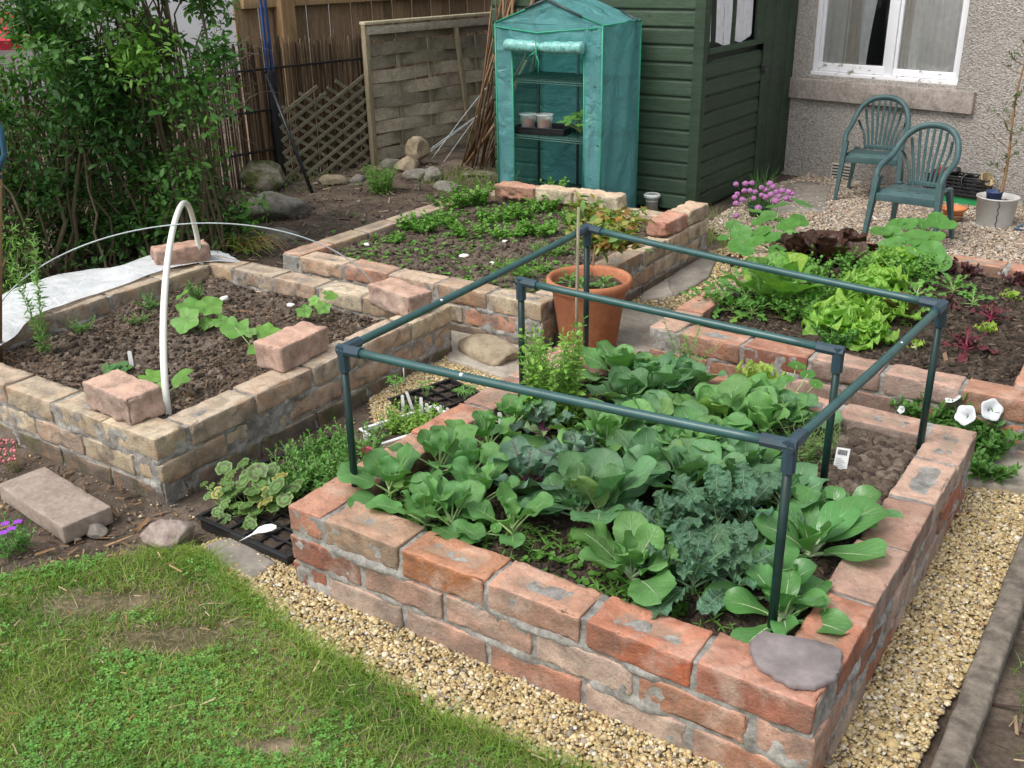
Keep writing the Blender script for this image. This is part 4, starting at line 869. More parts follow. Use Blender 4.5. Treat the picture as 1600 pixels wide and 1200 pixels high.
# tray with pots on the middle shelf
def m_cloudy():
    m, nt, bs = _nodes('cloudy_plastic'); bs.inputs['Base Color'].default_value = (.75, .78, .78, 1); bs.inputs['Roughness'].default_value = .3
    L(nt, ramp(nt, noise(nt, 30, 3), [(.3, (.6, .62, .62)), (.7, (.82, .84, .84))]), bs.inputs['Base Color'])
    tr = N(nt, 'ShaderNodeBsdfTransparent'); mx = N(nt, 'ShaderNodeMixShader'); mx.inputs[0].default_value = .42; L(nt, tr.outputs[0], mx.inputs[1]); L(nt, bs.outputs[0], mx.inputs[2]); L(nt, mx.outputs[0], nt.nodes['Material Output'].inputs[0]); return m
m_clear = m_cloudy()
def tray(name, c, d, rz, label, mat=m_black, cells=None, cat='seed tray', soilc=True, group=None):
    t = thing(name, label, cat, c, group); mb = MB(); L_, W_, H_ = d; th = .003; cz, sz = math.cos(rz), math.sin(rz)
    def P(x, y, z): return (c[0]+x*cz-y*sz, c[1]+x*sz+y*cz, c[2]+z)
    for (x, y, l, w_) in ((0, W_/2, L_, th), (0, -W_/2, L_, th)): mb.box(P(x, y, H_/2), (l, w_, H_), rz, .001, (1, 1, 1))
    for (x, y, l, w_) in ((L_/2, 0, th, W_), (-L_/2, 0, th, W_)): mb.box(P(x, y, H_/2), (l, w_-th, H_), rz, .001, (1, 1, 1))
    mb.box(P(0, 0, .003), (L_-th, W_-th, .004), rz, .001, (1, 1, 1))
    for (x, y, l, w_) in ((0, W_/2+.004, L_+.018, .012), (0, -W_/2-.004, L_+.018, .012)): mb.box(P(x, y, H_), (l, w_, .004), rz, .001, (1, 1, 1))
    for (x, y, l, w_) in ((L_/2+.004, 0, .010, W_-.004), (-L_/2-.004, 0, .010, W_-.004)): mb.box(P(x, y, H_), (l, w_, .004), rz, .001, (1, 1, 1))
    if cells:
        for i in range(1, cells[0]): mb.box(P(-L_/2+L_*i/cells[0], 0, H_*.6), (.005, W_-.004, H_*.78), rz, .001, (1, 1, 1))
        for j in range(1, cells[1]): mb.box(P(0, -W_/2+W_*j/cells[1], H_*.6), (L_-.004, .005, H_*.76), rz, .001, (1, 1, 1))
    mb.build('tray_body', mat, t)
    if soilc:
        mb = MB(); n = 30; m = 20; V = [P(-L_/2+.004+(L_-.008)*i/(n-1), -W_/2+.004+(W_-.008)*j/(m-1), H_*.72+.006*math.sin(i*1.7+j*2.3)*math.sin(j*1.1+i*.6)) for j in range(m) for i in range(n)]
        mb.add(V, [(j*n+i, j*n+i+1, (j+1)*n+i+1, (j+1)*n+i) for j in range(m-1) for i in range(n-1)]); mb.build('compost', m_soil, t)
    return t
c = gp(.33, .35, SHZ+.004); tray('seed_tray', tuple(c), (.30, .17, .035), R(8), 'black plant tray holding clear tubs on the middle greenhouse shelf', soilc=False)
def tub(c, r, h, label, fill=(.30, .12, .07)):
    t = thing('clear_tub', label, 'tub', c, 'clear plastic tubs in the greenhouse'); mb = MB(); mb.lathe([(r*.78, 0), (r*.8, .001), (r*.98, h), (r*1.1, h+.002), (r*1.1, h+.008), (r*1.04, h+.009)], c, 28); mb.build('tub_body', m_clear, t)
    mb = MB(); mb.lathe([(.001, .004), (r*.60, .004), (r*.74, h*.72), (.001, h*.75)], c, 20, fill); mb.build('contents', m_plain('terracotta_contents', fill, .8, .3, 40), t)
c = gp(.20, .26, SHZ+.012); tub(tuple(c), .045, .085, 'left clear plastic tub of brown pots in the greenhouse tray')
c = gp(.37, .25, SHZ+.012); tub(tuple(c), .046, .09, 'right clear plastic tub of brown pots in the greenhouse tray')
c = gp(.78, .3, EV*.115+.003); tray('seed_tray', tuple(c), (.13, .1, .03), R(5), 'small black tray at the bottom right of the greenhouse', cells=(3, 2))
# ------------------------------------------------------------------ chairs
m_chair = m_two('green_garden_plastic', (.045, .092, .096), (.08, .138, .14), 9, .42, .0004, 60, .3, .7, .15)
def chair(loc, rz, label, first=[None]):
    t = thing('garden_chair', label, 'chair', loc, 'green plastic chairs by the house')
    if first[0] is not None:
        for ch in first[0].children:
            o = ch.copy(); C.objects.link(o); o.parent = t
        t.rotation_euler = (0, 0, rz); t.scale = (.61,)*3; return t
    first[0] = t
    def add(mb, nm):
        o = mb.build(nm, m_chair, None); o.parent = t; return o
    # seat
    mb = MB(); n, m = 17, 15; V = []
    for layer in (0, 1):
        for j in range(m):
            for i in range(n):
                u = i/(n-1)*2-1; v_ = j/(m-1); wdt = .205+.03*v_; z = .425-.018*math.cos(u*1.4)*(1-v_)*1.2+.012*v_-(.05*max(0, v_-.88)/.12)
                V.append((u*wdt, -.20+.44*v_, z-(.012 if layer else 0)))
    q = lambda l, j, i: l*n*m+j*n+i
    slots = {(7, 4), (7, 7), (7, 9), (7, 12), (11, 5), (11, 10)}
    Q = [(q(0, j, i), q(0, j, i+1), q(0, j+1, i+1), q(0, j+1, i)) for j in range(m-1) for i in range(n-1) if (j, i) not in slots]+[(q(1, j, i), q(1, j+1, i), q(1, j+1, i+1), q(1, j, i+1)) for j in range(m-1) for i in range(n-1) if (j, i) not in slots]
    for j in range(m-1): Q += [(q(0, j, 0), q(0, j+1, 0), q(1, j+1, 0), q(1, j, 0)), (q(0, j, n-1), q(1, j, n-1), q(1, j+1, n-1), q(0, j+1, n-1))]
    for i in range(n-1): Q += [(q(0, 0, i), q(1, 0, i), q(1, 0, i+1), q(0, 0, i+1)), (q(0, m-1, i), q(0, m-1, i+1), q(1, m-1, i+1), q(1, m-1, i))]
    mb.add(V, Q); mb.box((0, .235, .385), (.46, .02, .06), 0, .008, (6, 1, 1)); add(mb, 'seat')
    # hoop: arms and back rim in one
    half = [(.250, .225, .50), (.252, .215, .56), (.256, .17, .605), (.256, .08, .628), (.252, -.02, .645), (.246, -.09, .675), (.232, -.15, .74), (.200, -.20, .81), (.142, -.238, .865), (.075, -.255, .89), (0, -.26, .897)]
    pts = np.array(half+[(-x, y, z) for x, y, z in half[-2::-1]]); tt = np.linspace(0, 1, len(pts)); t2 = np.linspace(0, 1, 70)
    sp = np.stack([np.interp(t2, tt, pts[:, k]) for k in range(3)], 1)
    for _ in range(3): sp[1:-1] = (sp[:-2]+2*sp[1:-1]+sp[2:])/4
    mb = MB(); mb.tube(sp, .022+.003*np.sin(t2*PI), 10); mb.tube(sp+[0, .0, -.012], .018, 8); add(mb, 'rim')
    mb = MB()
    for k in range(9):
        a = (k-4)/4.; b0 = np.array((a*.125, -.185, .42)); b1 = np.array((a*.15, -.205, .56)); x = a*.212; zt = .885-.20*abs(a)**2.4; b2 = np.array((a*.20, -.232, .56+(zt-.56)*.6)); b3 = np.array((x, -.25+.075*abs(a)**2, zt))
        P = [b0, b1, b2, b3]; s_ = np.linspace(0, 3, 16); c_ = np.stack([np.interp(s_, range(4), [p[i] for p in P]) for i in range(3)], 1)
        for _ in range(3): c_[1:-1] = (c_[:-2]+2*c_[1:-1]+c_[2:])/4
        V = []
        for p in c_: V += [p+[-.011, 0.003, 0], p+[.011, 0.003, 0], p+[.011, -.003, 0], p+[-.011, -.003, 0]]
        mb.add(V, [(4*i+j, 4*i+(j+1) % 4, 4*i+4+(j+1) % 4, 4*i+4+j) for i in range(15) for j in range(4)])
    mb.box((0, -.195, .435), (.28, .02, .04), 0, .006, (4, 1, 1)); add(mb, 'back_slats')
    def leg(p0, p1, w0, w1, t0):
        mb = MB(); V = []; K = 10
        for i in range(K):
            s = i/(K-1); p = np.array(p0)*(1-s)+np.array(p1)*s; w_ = w0+(w1-w0)*s; d_ = t0*(1-.4*s); sx = np.sign(p0[0])
            for (a, b) in ((-w_*.5, d_*.5), (w_*.5, d_*.5), (w_*.5, -d_*.5), (-w_*.5, -d_*.5)): V.append(p+np.array([b*sx, a, 0]))
        mb.add(V, [(4*i+j, 4*i+(j+1) % 4, 4*i+4+(j+1) % 4, 4*i+4+j) for i in range(K-1) for j in range(4)]+[(0, 3, 2, 1), (4*K-4, 4*K-3, 4*K-2, 4*K-1)]); mb.smooth = False; add(mb, 'leg')
    for s in (-1, 1):
        leg((s*.245, .20, .54), (s*.275, .275, 0), .085, .05, .045); leg((s*.20, -.17, .43), (s*.25, -.27, 0), .075, .045, .04)
    t.rotation_euler = (0, 0, rz); t.scale = (.61,)*3; return t
def chair_at(px, py, rz, label):
    """front left foot (as seen) on the ground at that point"""
    f = at(px, py, 0.012); c, s = math.cos(rz), math.sin(rz); lx, ly = .295*.61, .275*.61
    return chair((f[0]-(lx*c-ly*s), f[1]-(lx*s+ly*c), .012), rz, label)
chair_at(1344, 380, PI-.10, 'front green plastic armchair, nearer to the lettuce bed')
chair_at(1301, 313, PI+.12, 'rear green plastic armchair beneath the window sill, half hidden by the front one')

# ------------------------------------------------------------------ pots and buckets
m_terra = m_two('terracotta', (.36, .125, .06), (.50, .215, .115), 10, .8, .0008, 60, .3, .7, .2)
m_terra2 = m_two('pale_terracotta', (.38, .19, .11), (.50, .28, .17), 10, .8, .0008, 60, .3, .7, .2)
def compost(c, r, z, name='compost', parent=None, mat=m_soil):
    mb = MB(); n = 24; V = [(c[0], c[1], z+.004)]; F = []
    for k in range(1, 7):
        for i in range(n): a = i*2*PI/n; V.append((c[0]+r*k/6*math.cos(a), c[1]+r*k/6*math.sin(a), z+.005*math.sin(i*2.1+k*1.7)))
    T = [(0, 1+i, 1+(i+1) % n) for i in range(n)]; Q = [(1+(k-1)*n+i, 1+k*n+i, 1+k*n+(i+1) % n, 1+(k-1)*n+(i+1) % n) for k in range(1, 6) for i in range(n)]
    mb.add(V, Q, T); return mb.build(name, mat, parent)
pc = at(919, 552, .0); pc = (pc[0], pc[1], .0); PH = hgt(np.array([pc[0], pc[1]+.0]), 432); RR = .148
PR = RR
for k in range(40):
    a_ = pxof((pc[0]-CR[0]*PR, pc[1]-CR[1]*PR, PH))[0]; b_ = pxof((pc[0]+CR[0]*PR, pc[1]+CR[1]*PR, PH))[0]
    if b_-a_ > 137: PR -= .002
    if b_-a_ < 134: PR += .002
tp = thing('terracotta_pot', 'large terracotta pot with a small blueberry bush in the middle of the garden', 'flower pot', pc)
mb = MB(); mb.lathe([(.001, 0), (PR*.60, 0), (PR*.63, .006), (PR*.86, PH-.052), (PR*.885, PH-.048), (PR*.94, PH-.040), (PR*1.0, PH-.026), (PR*1.01, PH-.012), (PR*.985, PH-.002), (PR*.95, PH), (PR*.90, PH-.004), (PR*.87, PH-.012), (PR*.85, PH-.05)], pc, 64); mb.build('pot_body', m_terra, tp); compost(pc, PR*.86, PH-.038, parent=tp)
def pot(px, py, z, r0, r1, h, mat, label, name='plant_pot', cat='plant pot', rim=.004, soil_=True, group=None, tilt=0):
    c = at(px, py, z); t = thing(name, label, cat, c, group); mb = MB(); mb.lathe([(.001, 0), (r0, 0), (r1-rim, h*.8), (r1, h*.8+.002), (r1+.002, h), (r1-.003, h+.001), (r1-.006, h*.8), (r1*.9, h*.6)], c, 36); mb.build('pot_body', mat, t)
    if soil_: compost(c, r1*.93, c[2]+h*.82, parent=t)
    return c, t
m_wpl = m_plain('grey_white_plastic', (.58, .57, .54), .5, .12, 12); m_wh = m_plain('white_plastic', (.78, .79, .78), .4, .05, 10)
# white bucket with sapling
c = at(1552, 352, .01); tb_ = thing('bucket', 'white cracked bucket with a spindly sapling against the house wall', 'bucket', c); r_ = .100
mb = MB(); H_ = .15; mb.lathe([(.001, .004), (r_*.84, 0), (r_*.86, .004), (r_*1.0, H_-.004), (r_*1.04, H_-.002), (r_*1.04, H_+.004), (r_*.98, H_+.004), (r_*.95, H_-.03), (r_*.9, H_-.06)], c, 40); mb.build('bucket_body', m_wpl, tb_); compost(c, r_*.93, c[2]+H_-.03, parent=tb_, mat=m_soilb)
mb = MB(); P = []
for k in range(12): a = R(-75)+.05*math.sin(k*2.3); P.append((c[0]+r_*1.005*(.86+.14*k/11)*math.cos(a), c[1]+r_*1.005*(.86+.14*k/11)*math.sin(a), c[2]+H_*k/11))
mb.tube(P, .0022, 5); mb.build('crack', m_black, tb_)
BK = c
m_inner = m_plain('blue_red_pot', (.05, .09, .22), .5, .3, 8)
c2 = (c[0]-.02, c[1]+.0, c[2]+.10); t = thing('plant_pot', 'dark blue and red plastic pot standing in the white bucket', 'plant pot', c2); mb = MB(); mb.lathe([(.001, 0), (.03, 0), (.040, .07), (.042, .072), (.042, .078), (.036, .078), (.034, .04)], c2, 28); mb.build('pot_body', m_inner, t)
mb = MB(); mb.lathe([(.0335, .012), (.0375, .034)], c2, 28); mb.build('red_band', m_plain('red_print', (.5, .03, .03), .5, .1), t)
# stack of terracotta bowls
c = at(1487, 347, .01)
pot(1487, 347, .01, .035, .05, .042, m_terra2, 'pale clay bowl at the bottom of the stack beside the white bucket', rim=.002, soil_=False, group='clay bowls by the bucket')
c3 = at(1487, 347, .01); t = thing('plant_pot', 'orange plastic bowl on top of the stack beside the white bucket', 'plant pot', (c3[0], c3[1], .045), 'clay bowls by the bucket'); mb = MB(); mb.lathe([(.001, 0), (.044, 0), (.056, .032), (.064, .034), (.065, .044), (.06, .044), (.054, .02), (.04, .008), (.001, .006)], (c3[0], c3[1], .045), 36); mb.build('pot_body', m_plain('orange_plastic', (.62, .22, .08), .5, .08, 8), t)
# black crate of pots
c = at(1492, 316, .01); t = thing('crate', 'black plastic crate of empty pots against the house wall', 'crate', c); mb = MB(); ca_ = ha
def cr(mb, x, y, z, l, w_, h_, col=(.5, .5, .5)): x *= 1.4; z *= 1.25; l *= 1.4; h_ *= 1.25; P = np.array(c)+hu*x-hn*y; mb.box((P[0], P[1], c[2]+z+h_/2), (l, w_, h_), ca_, .002, (1, 1, 1), 0, 20, col)
for z in np.arange(.045, .12, .016): cr(mb, 0, -.065, z, .235, .004, .009); cr(mb, 0, .065, z, .235, .004, .009); cr(mb, -.117, 0, z, .004, .126, .009); cr(mb, .117, 0, z, .004, .126, .009)
for x in np.linspace(-.117, .117, 9): cr(mb, x, -.062, .04, .006, .006, .085); cr(mb, x, .062, .04, .006, .006, .085)
cr(mb, 0, 0, .04, .23, .126, .004); cr(mb, 0, -.066, .122, .245, .008, .006); cr(mb, 0, .066, .122, .245, .008, .006); mb.build('crate_body', m_black, t)
mb = MB(); cr(mb, .03, 0, .0, .17, .10, .036); mb.build('green_base', m_plain('bright_green_plastic', (.03, .30, .10), .45, .1), t)
for k, (x, y, col, lb) in enumerate(((-.085, -.01, (.30, .07, .05), 'red brown'), (-.03, .01, (.02, .02, .022), 'upright black'), (.03, -.01, (.02, .02, .022), 'leaning black'), (.085, .0, (.35, .27, .15), 'beige'))):
    x *= 1.4; P = np.array(c)+[0, 0, .03]+hu*x-hn*y; t = thing('plant_pot', lb+' empty pot lying in the black crate', 'plant pot', (P[0], P[1], c[2]+.085), 'pots in the black crate'); mb = MB(); mb.lathe([(.001, 0), (.03, 0), (.042, .06), (.044, .062), (.044, .07), (.038, .07), (.03, .006), (.001, .004)], (0, 0, 0), 24)
    tl_ = R((35, 8, 70, 50)[k]); rz_ = (2.2, 0, .5, 1.)[k]; Rm = (rotz(np.array(rz_))@rotx(np.array(tl_))); mb.V[0] = mb.V[0]@Rm.T+np.array([P[0], P[1], c[2]+.115]); mb.build('pot_body', m_plain('pot_plastic', col, .45, .15), t)
# blue tray at the right edge
c = at(1597, 362, .01); t = tray('tray', (c[0]+.06, c[1]+.02, c[2]), (.16, .12, .02), ha, 'slate blue plastic tray on gravel at the right edge', m_plain('slate_blue_plastic', (.10, .15, .22), .4, .1), None, 'tray', False)
t2 = at(1598, 345, .02)
# white tub with lid by the shed corner
c, t = pot(1018, 330, .0, .034, .040, .10, m_wpl, 'small white plastic tub by the shed corner', 'tub', 'tub', soil_=False)
mb = MB(); mb.lathe([(.034, .075), (.045, .08), (.048, .094), (.044, .098), (.03, .096)], c, 28); mb.build('rim', m_wh, t)

# ------------------------------------------------------------------ crop cage of green tubes
m_cage = m_plain('green_tube_paint', (.032, .095, .092), .33, .15, 30, spec=.5); m_joint = m_plain('dark_tube_joint', (.03, .058, .078), .4, .15, 30, spec=.5); m_post = m_plain('dark_green_post', (.008, .030, .026), .35, .2, 30)
FLp = at(557, 782, .18); FRp = at(1205, 990, .18); BRp = at(1435, 712, .18); BLp = at(915, 567, .18); MLp = at(820, 645, .18); MRp = at(1285, 765, .18)
def up(p, z): return np.array([p[0], p[1], z])
TOP = dict(FL=(up(FLp, 0), .566), FR=(up(FRp, 0), .579), BR=(up(BRp, 0), .582), BL=(up(BLp, 0), .612))
t = thing('crop_cage', 'dark green tube frame standing over the cabbages', 'plant cage', (FLp[0], FLp[1], .17)); tr_ = .0095
def P_(k, dz=0): p, z = TOP[k]; return np.array([p[0], p[1], z+dz])
for k in TOP: mb = MB(); b = P_(k); mb.tube([[b[0], b[1], .12], [b[0], b[1], b[2]-.01]], tr_*.95, 12); mb.build('post', m_post, t)
for a, b in (('FL', 'FR'), ('FR', 'BR'), ('BL', 'BR'), ('FL', 'BL')):
    mb = MB(); A, B = P_(a), P_(b); mb.tube([A+(B-A)*s+np.array([0, 0, -.004*math.sin(s*PI)]) for s in np.linspace(.01, .99, 12)], tr_, 12); mb.build('top_rail', m_cage, t)
for k, nb in (('FL', ('FR', 'BL')), ('FR', ('FL', 'BR')), ('BR', ('FR', 'BL')), ('BL', ('FL', 'BR'))):
    mb = MB(); c = P_(k); mb.tube([c+[0, 0, .010], c-[0, 0, .052]], .0135, 8)
    for q in nb: d = P_(q)-c; d /= np.linalg.norm(d); mb.tube([c-d*.012, c+d*.052], .0132, 8)
    o = mb.build('corner_joint', m_joint, t, False)
t = thing('inner_hoop_frame', 'lower dark green tube arch standing inside the cage', 'plant cage', (MLp[0], MLp[1], .17)); A = np.array([MLp[0]-.004, MLp[1]-.004, .566]); B = np.array([MRp[0], MRp[1], .535])
for p in (A, B): mb = MB(); mb.tube([[p[0], p[1], .12], p], tr_*.95, 12); mb.build('post', m_post, t)
mb = MB(); mb.tube([A+(B-A)*s for s in np.linspace(0, 1, 8)], tr_, 12); mb.build('top_rail', m_cage, t)
for c, o_ in ((A, B), (B, A)):
    mb = MB(); d = (o_-c)/np.linalg.norm(o_-c); mb.tube([c-[0, 0, .05], c+[0, 0, .010]], .0135, 8); mb.tube([c-d*.012, c+d*.05], .0132, 8); mb.build('corner_joint', m_joint, t, False)
# little white stickers and screw holes on the rails
m_stick = m_plain('white_sticker', (.75, .77, .78), .5, .03)
def onrail(a, b, px):
    A, B = P_(a), P_(b); best = min(np.linspace(0, 1, 400), key=lambda s: abs(pxof(A+(B-A)*s)[0]-px)); return A+(B-A)*best, (B-A)/np.linalg.norm(B-A)
for a, b, px in (('FL', 'FR', 721), ('FR', 'BR', 1408), ('FL', 'BL', 690)):
    mb = MB(); p, d = onrail(a, b, px); vv = CP-p; vv /= np.linalg.norm(vv); mb.beam(p+vv*(tr_-.003)-d*.004, p+vv*(tr_-.003)+d*.004, .007, .0072, side=(0, 0, 1)); mb.build('sticker', m_stick, bpy.data.objects['crop_cage'])
# bamboo stake at the back of the cage
p = at(909, 640, .18); b = BLp
t_ = MB(); b0 = at(912, 580, .18); t_.tube([[b0[0]-.012, b0[1]-.02, .12], [b0[0]-.014, b0[1]-.022, .40], [b0[0]-.010, b0[1]-.022, .695]], [.0055, .005, .0045], 8, (.5, .5, .5))
t_.build('wooden_stake', m_greyv, None, **tags('thin grey wooden stake beside the rear left cage post', 'stake'))

# ------------------------------------------------------------------ hoops over the yellow bed
m_hoop = m_plain('white_pipe', (.80, .82, .74), .35, .04, 10); m_wirew = m_plain('pale_wire', (.48, .54, .55), .4, .1, 20)
def arch(A, B, h, n=40, p=2.4, skew=0.):
    A, B = np.array(A), np.array(B); o = []
    for s in np.linspace(0, 1, n):
        # even arc parameter along a superellipse
        a = PI*(1-s); x = .5+.5*np.sign(math.cos(a))*abs(math.cos(a))**(2/p); z = h*abs(math.sin(a))**(2/p); x = x+skew*x*(1-x); q = A+(B-A)*x; o.append([q[0], q[1], A[2]+(B[2]-A[2])*x+z])
    return np.array(o)
A = at(263, 648, .14); B = at(317, 425, .16)
HP = dict(A=A, B=B)
mb = MB(); mb.tube(arch(A-[0, 0, .03], B-[0, 0, .03], .41, 60, 2.2, .55), .0105, 14); mb.build('hoop', m_hoop, None, **tags('thick white plastic pipe hoop arching over the yellow brick bed', 'hoop'))
A = at(-20, 560, .12); B = at(600, 492, .14); mb = MB(); mb.tube(arch(A, B, .405, 70, 2.0), .0024, 8); mb.build('wire_hoop', m_wirew, None, **tags('thin pale wire hoop crossing the white pipe hoop', 'wire hoop'))

# ------------------------------------------------------------------ fleece
def m_fl():
    m, nt, bs = _nodes('fleece'); c = ramp(nt, noise(nt, 9, 5, .6, None, 1), [(.3, (.60, .63, .65)), (.7, (.84, .86, .87))]); L(nt, c, bs.inputs['Base Color']); bs.inputs['Roughness'].default_value = .75
    bump(nt, noise(nt, 12, 6, .6, None, 1.5), bs, .010)
    tr = N(nt, 'ShaderNodeBsdfTransparent'); mx = N(nt, 'ShaderNodeMixShader'); mx.inputs[0].default_value = .78; L(nt, tr.outputs[0], mx.inputs[1]); L(nt, bs.outputs[0], mx.inputs[2]); L(nt, mx.outputs[0], nt.nodes['Material Output'].inputs[0]); return m
mb = MB(); n, m = 110, 26; V = []
inner = [at(-60, 590, .17), at(0, 545, .195), at(50, 500, .207), at(100, 478, .209), at(145, 461, .209), at(200, 442, .209), at(253, 423, .209), at(315, 410, .208), at(376, 409, .2)]
outer = [at(-60, 480, .2), at(0, 462, .2), at(50, 442, .2), at(90, 430, .2), at(140, 423, .19), at(182, 419, .18), at(230, 402, .17), at(290, 394, .16), at(340, 394, .14)]
ti = np.linspace(0, 1, len(inner))
for i in range(n):
    s = i/(n-1); a = np.array([np.interp(s, ti, [p[k] for p in inner]) for k in range(3)]); b = np.array([np.interp(s, ti, [p[k] for p in outer]) for k in range(3)])
    for j in range(m):
        v_ = j/(m-1); p = a*(1-v_)+b*v_; p = p+np.array([0, 0, .02*math.sin(v_*PI)*(1+.5*math.sin(s*11))]); V.append(p)
V = np.array(V); V[:, 2] += .014*fbm(V*[4, 4, 4]+[0, 0, 3], 51, 3)+.012*np.abs(fbm(V*[13, 5, 1], 52, 2)); V[:, :2] += .012*np.stack([fbm(V*9, 53), fbm(V*9, 54)], 1)
mb.add(V, [(i*m+j, i*m+j+1, (i+1)*m+j+1, (i+1)*m+j) for i in range(n-1) for j in range(m-1)]); mb.build('fleece', m_fl(), None, **tags('crumpled white horticultural fleece draped over the left wall of the yellow bed', 'fleece'))

# ------------------------------------------------------------------ stones
m_rockg = m_two('grey_rock', (.15, .135, .115), (.33, .30, .26), 12, .9, .006, 50, .3, .7, .4)
m_rockp = m_two('pink_rock', (.24, .17, .145), (.50, .42, .37), 16, .9, .006, 50, .35, .65, .4)
m_rocks = m_two('sandstone_rock', (.22, .17, .11), (.46, .38, .27), 9, .9, .005, 40, .3, .7, .35)
m_mossr = m_two('mossy_rock', (.07, .085, .02), (.28, .25, .2), 9, .95, .006, 50, .4, .6, .4)
c = at(263, 850, .0); rock((c[0], c[1], 0), (.135, .10, .085), 11, (.4, .35, .3), 'stone', m_rockp, 'pinkish rough stone on the ground between lawn and yellow bed', 'stone', .5)
c = at(768, 566, .0); rock((c[0]-.02, c[1]+.02, 0), (.27, .15, .09), 14, (.4, .35, .3), 'stone', m_rocks, 'large flat sandstone block lying behind the red brick bed', 'stone', -.35)
RK = [((398, 298), (.24, .20, .15), m_mossr, 'rounded mossy boulder at the foot of the black fence post'), ((408, 345), (.30, .20, .14), m_rockg, 'large angular grey boulder before the shrubs'), ((330, 365), (.16, .12, .09), m_rockg, 'grey stone at the foot of the shrubs behind the hoop'), ((430, 375), (.13, .12, .06), m_rockg, 'low grey stone beside the dried grass'),
      ((512, 290), (.13, .10, .07), m_rocks, 'squarish pale stone in front of the lattice'), ((555, 285), (.10, .08, .06), m_rockg, 'small dark stone left of the leafy clump'), ((628, 270), (.14, .12, .10), m_rocks, 'pale brown rock at the left of the rock pile'), ((648, 262), (.12, .10, .13), m_rocks, 'upright brown rock on the rock pile'), ((645, 285), (.13, .11, .09), m_rockg, 'whitish grey rock at the front of the rock pile'), ((668, 285), (.12, .10, .09), m_rockg, 'dark grey rock at the right of the rock pile'), ((692, 297), (.15, .12, .06), m_rockg, 'flat dark stone leaning by the seedling bed wall'),
      ((745, 278), (.22, .10, .05), m_mossr, 'long mossy stone beneath the cane bundle'), ((605, 262), (.10, .09, .07), m_rockg, 'small grey rock behind the leafy clump'), ((209, 385), (.10, .09, .05), m_rockp, 'small pink stone behind the fleece')]
for k, (p, d, mt, lb) in enumerate(RK):
    c = at(p[0], p[1], .08); d = tuple(v*1.3 for v in d); rock((c[0], c[1]+d[1]*.3, .06+(.06 if 'on the rock pile' in lb else 0)), d, 30+k, (.4, .35, .3), 'stone', mt, lb, 'stone', k*.9, group='stones by the back fence')
c = at(140, 400, .1); mb = MB(); mb.box((c[0], c[1]+.05, .16), (.34, .12, .12), R(35), .012, (12, 5, 5), .008, 14, (.3, .26, .2), chip=.03); mb.build('stone', m_mossr, None, **tags('long mossy stone block under the shrubs behind the fleece', 'stone'))
# concrete slab leaning in front of the yellow bed
m_conc = m_two('pinkish_concrete', (.27, .215, .175), (.42, .345, .29), 22, .9, .0025, 80, .3, .7, .25)
c = (at(0, 748, .055)+at(165, 790, .055)+at(110, 832, .055)+at(62, 727, .055))/4; a_ = at(62, 727, .055); b_ = at(165, 790, .055)
mb = MB(); mb.box((c[0]+.0, c[1], .028), (np.linalg.norm(b_-a_), .135, .05), math.atan2(b_[1]-a_[1], b_[0]-a_[0]), .004, (16, 8, 3), .003, 25, (.4, .3, .3), chip=.02); mb.build('concrete_slab', m_conc, None, **tags('thick pinkish concrete slab lying on the earth before the yellow bed', 'slab'))
c = at(150, 835, .0); rock((c[0], c[1], 0), (.07, .045, .03), 61, (.3, .2, .2), 'stone', m_rockg, 'small flat brown stone at the end of the concrete slab', 'stone')
# slate on the near corner
c = np.array(at(1245, 1032, .222)); n_ = 40; V = []; rr = np.random.default_rng(3)
ol = [at(*p, .224) for p in ((1170, 1018), (1178, 1000), (1190, 990), (1245, 1000), (1300, 1012), (1316, 1020), (1315, 1050), (1308, 1062), (1270, 1077), (1232, 1072), (1185, 1045))]
O = []
for i in range(len(ol)):
    for s in np.linspace(0, 1, 6)[:-1]: p = ol[i]*(1-s)+ol[(i+1) % len(ol)]*s; O.append(p[:2])
O = np.array(O); OS = O.copy(); O = O+rr.normal(0, .0016, O.shape); cc = O.mean(0); k = len(O)
for (s_, z) in ((1.0, .221), (1.008, .226), (.985, .231), (.95, .2325), (.6, .233), (.3, .233)): V += [(*(cc+(o-cc)*s_), z+.0008*math.sin((cc+(o-cc)*s_)[0]*50+(cc+(o-cc)*s_)[1]*40)) for o in (O if s_ > .97 else OS)]
V.append((*cc, .233+.0008*math.sin(cc[0]*50+cc[1]*40))); Q = [(r_*k+i, r_*k+(i+1) % k, (r_+1)*k+(i+1) % k, (r_+1)*k+i) for r_ in range(5) for i in range(k)]; T = [(len(V)-1, 5*k+i, 5*k+(i+1) % k) for i in range(k)]
mb = MB(); mb.add(V, Q, T); mb.build('slate', m_two('slate', (.17, .145, .145), (.30, .265, .26), 14, .75, .0012, 60, .3, .7, .2), None, **tags('flat grey piece of slate on the near corner of the red brick bed', 'slate'))

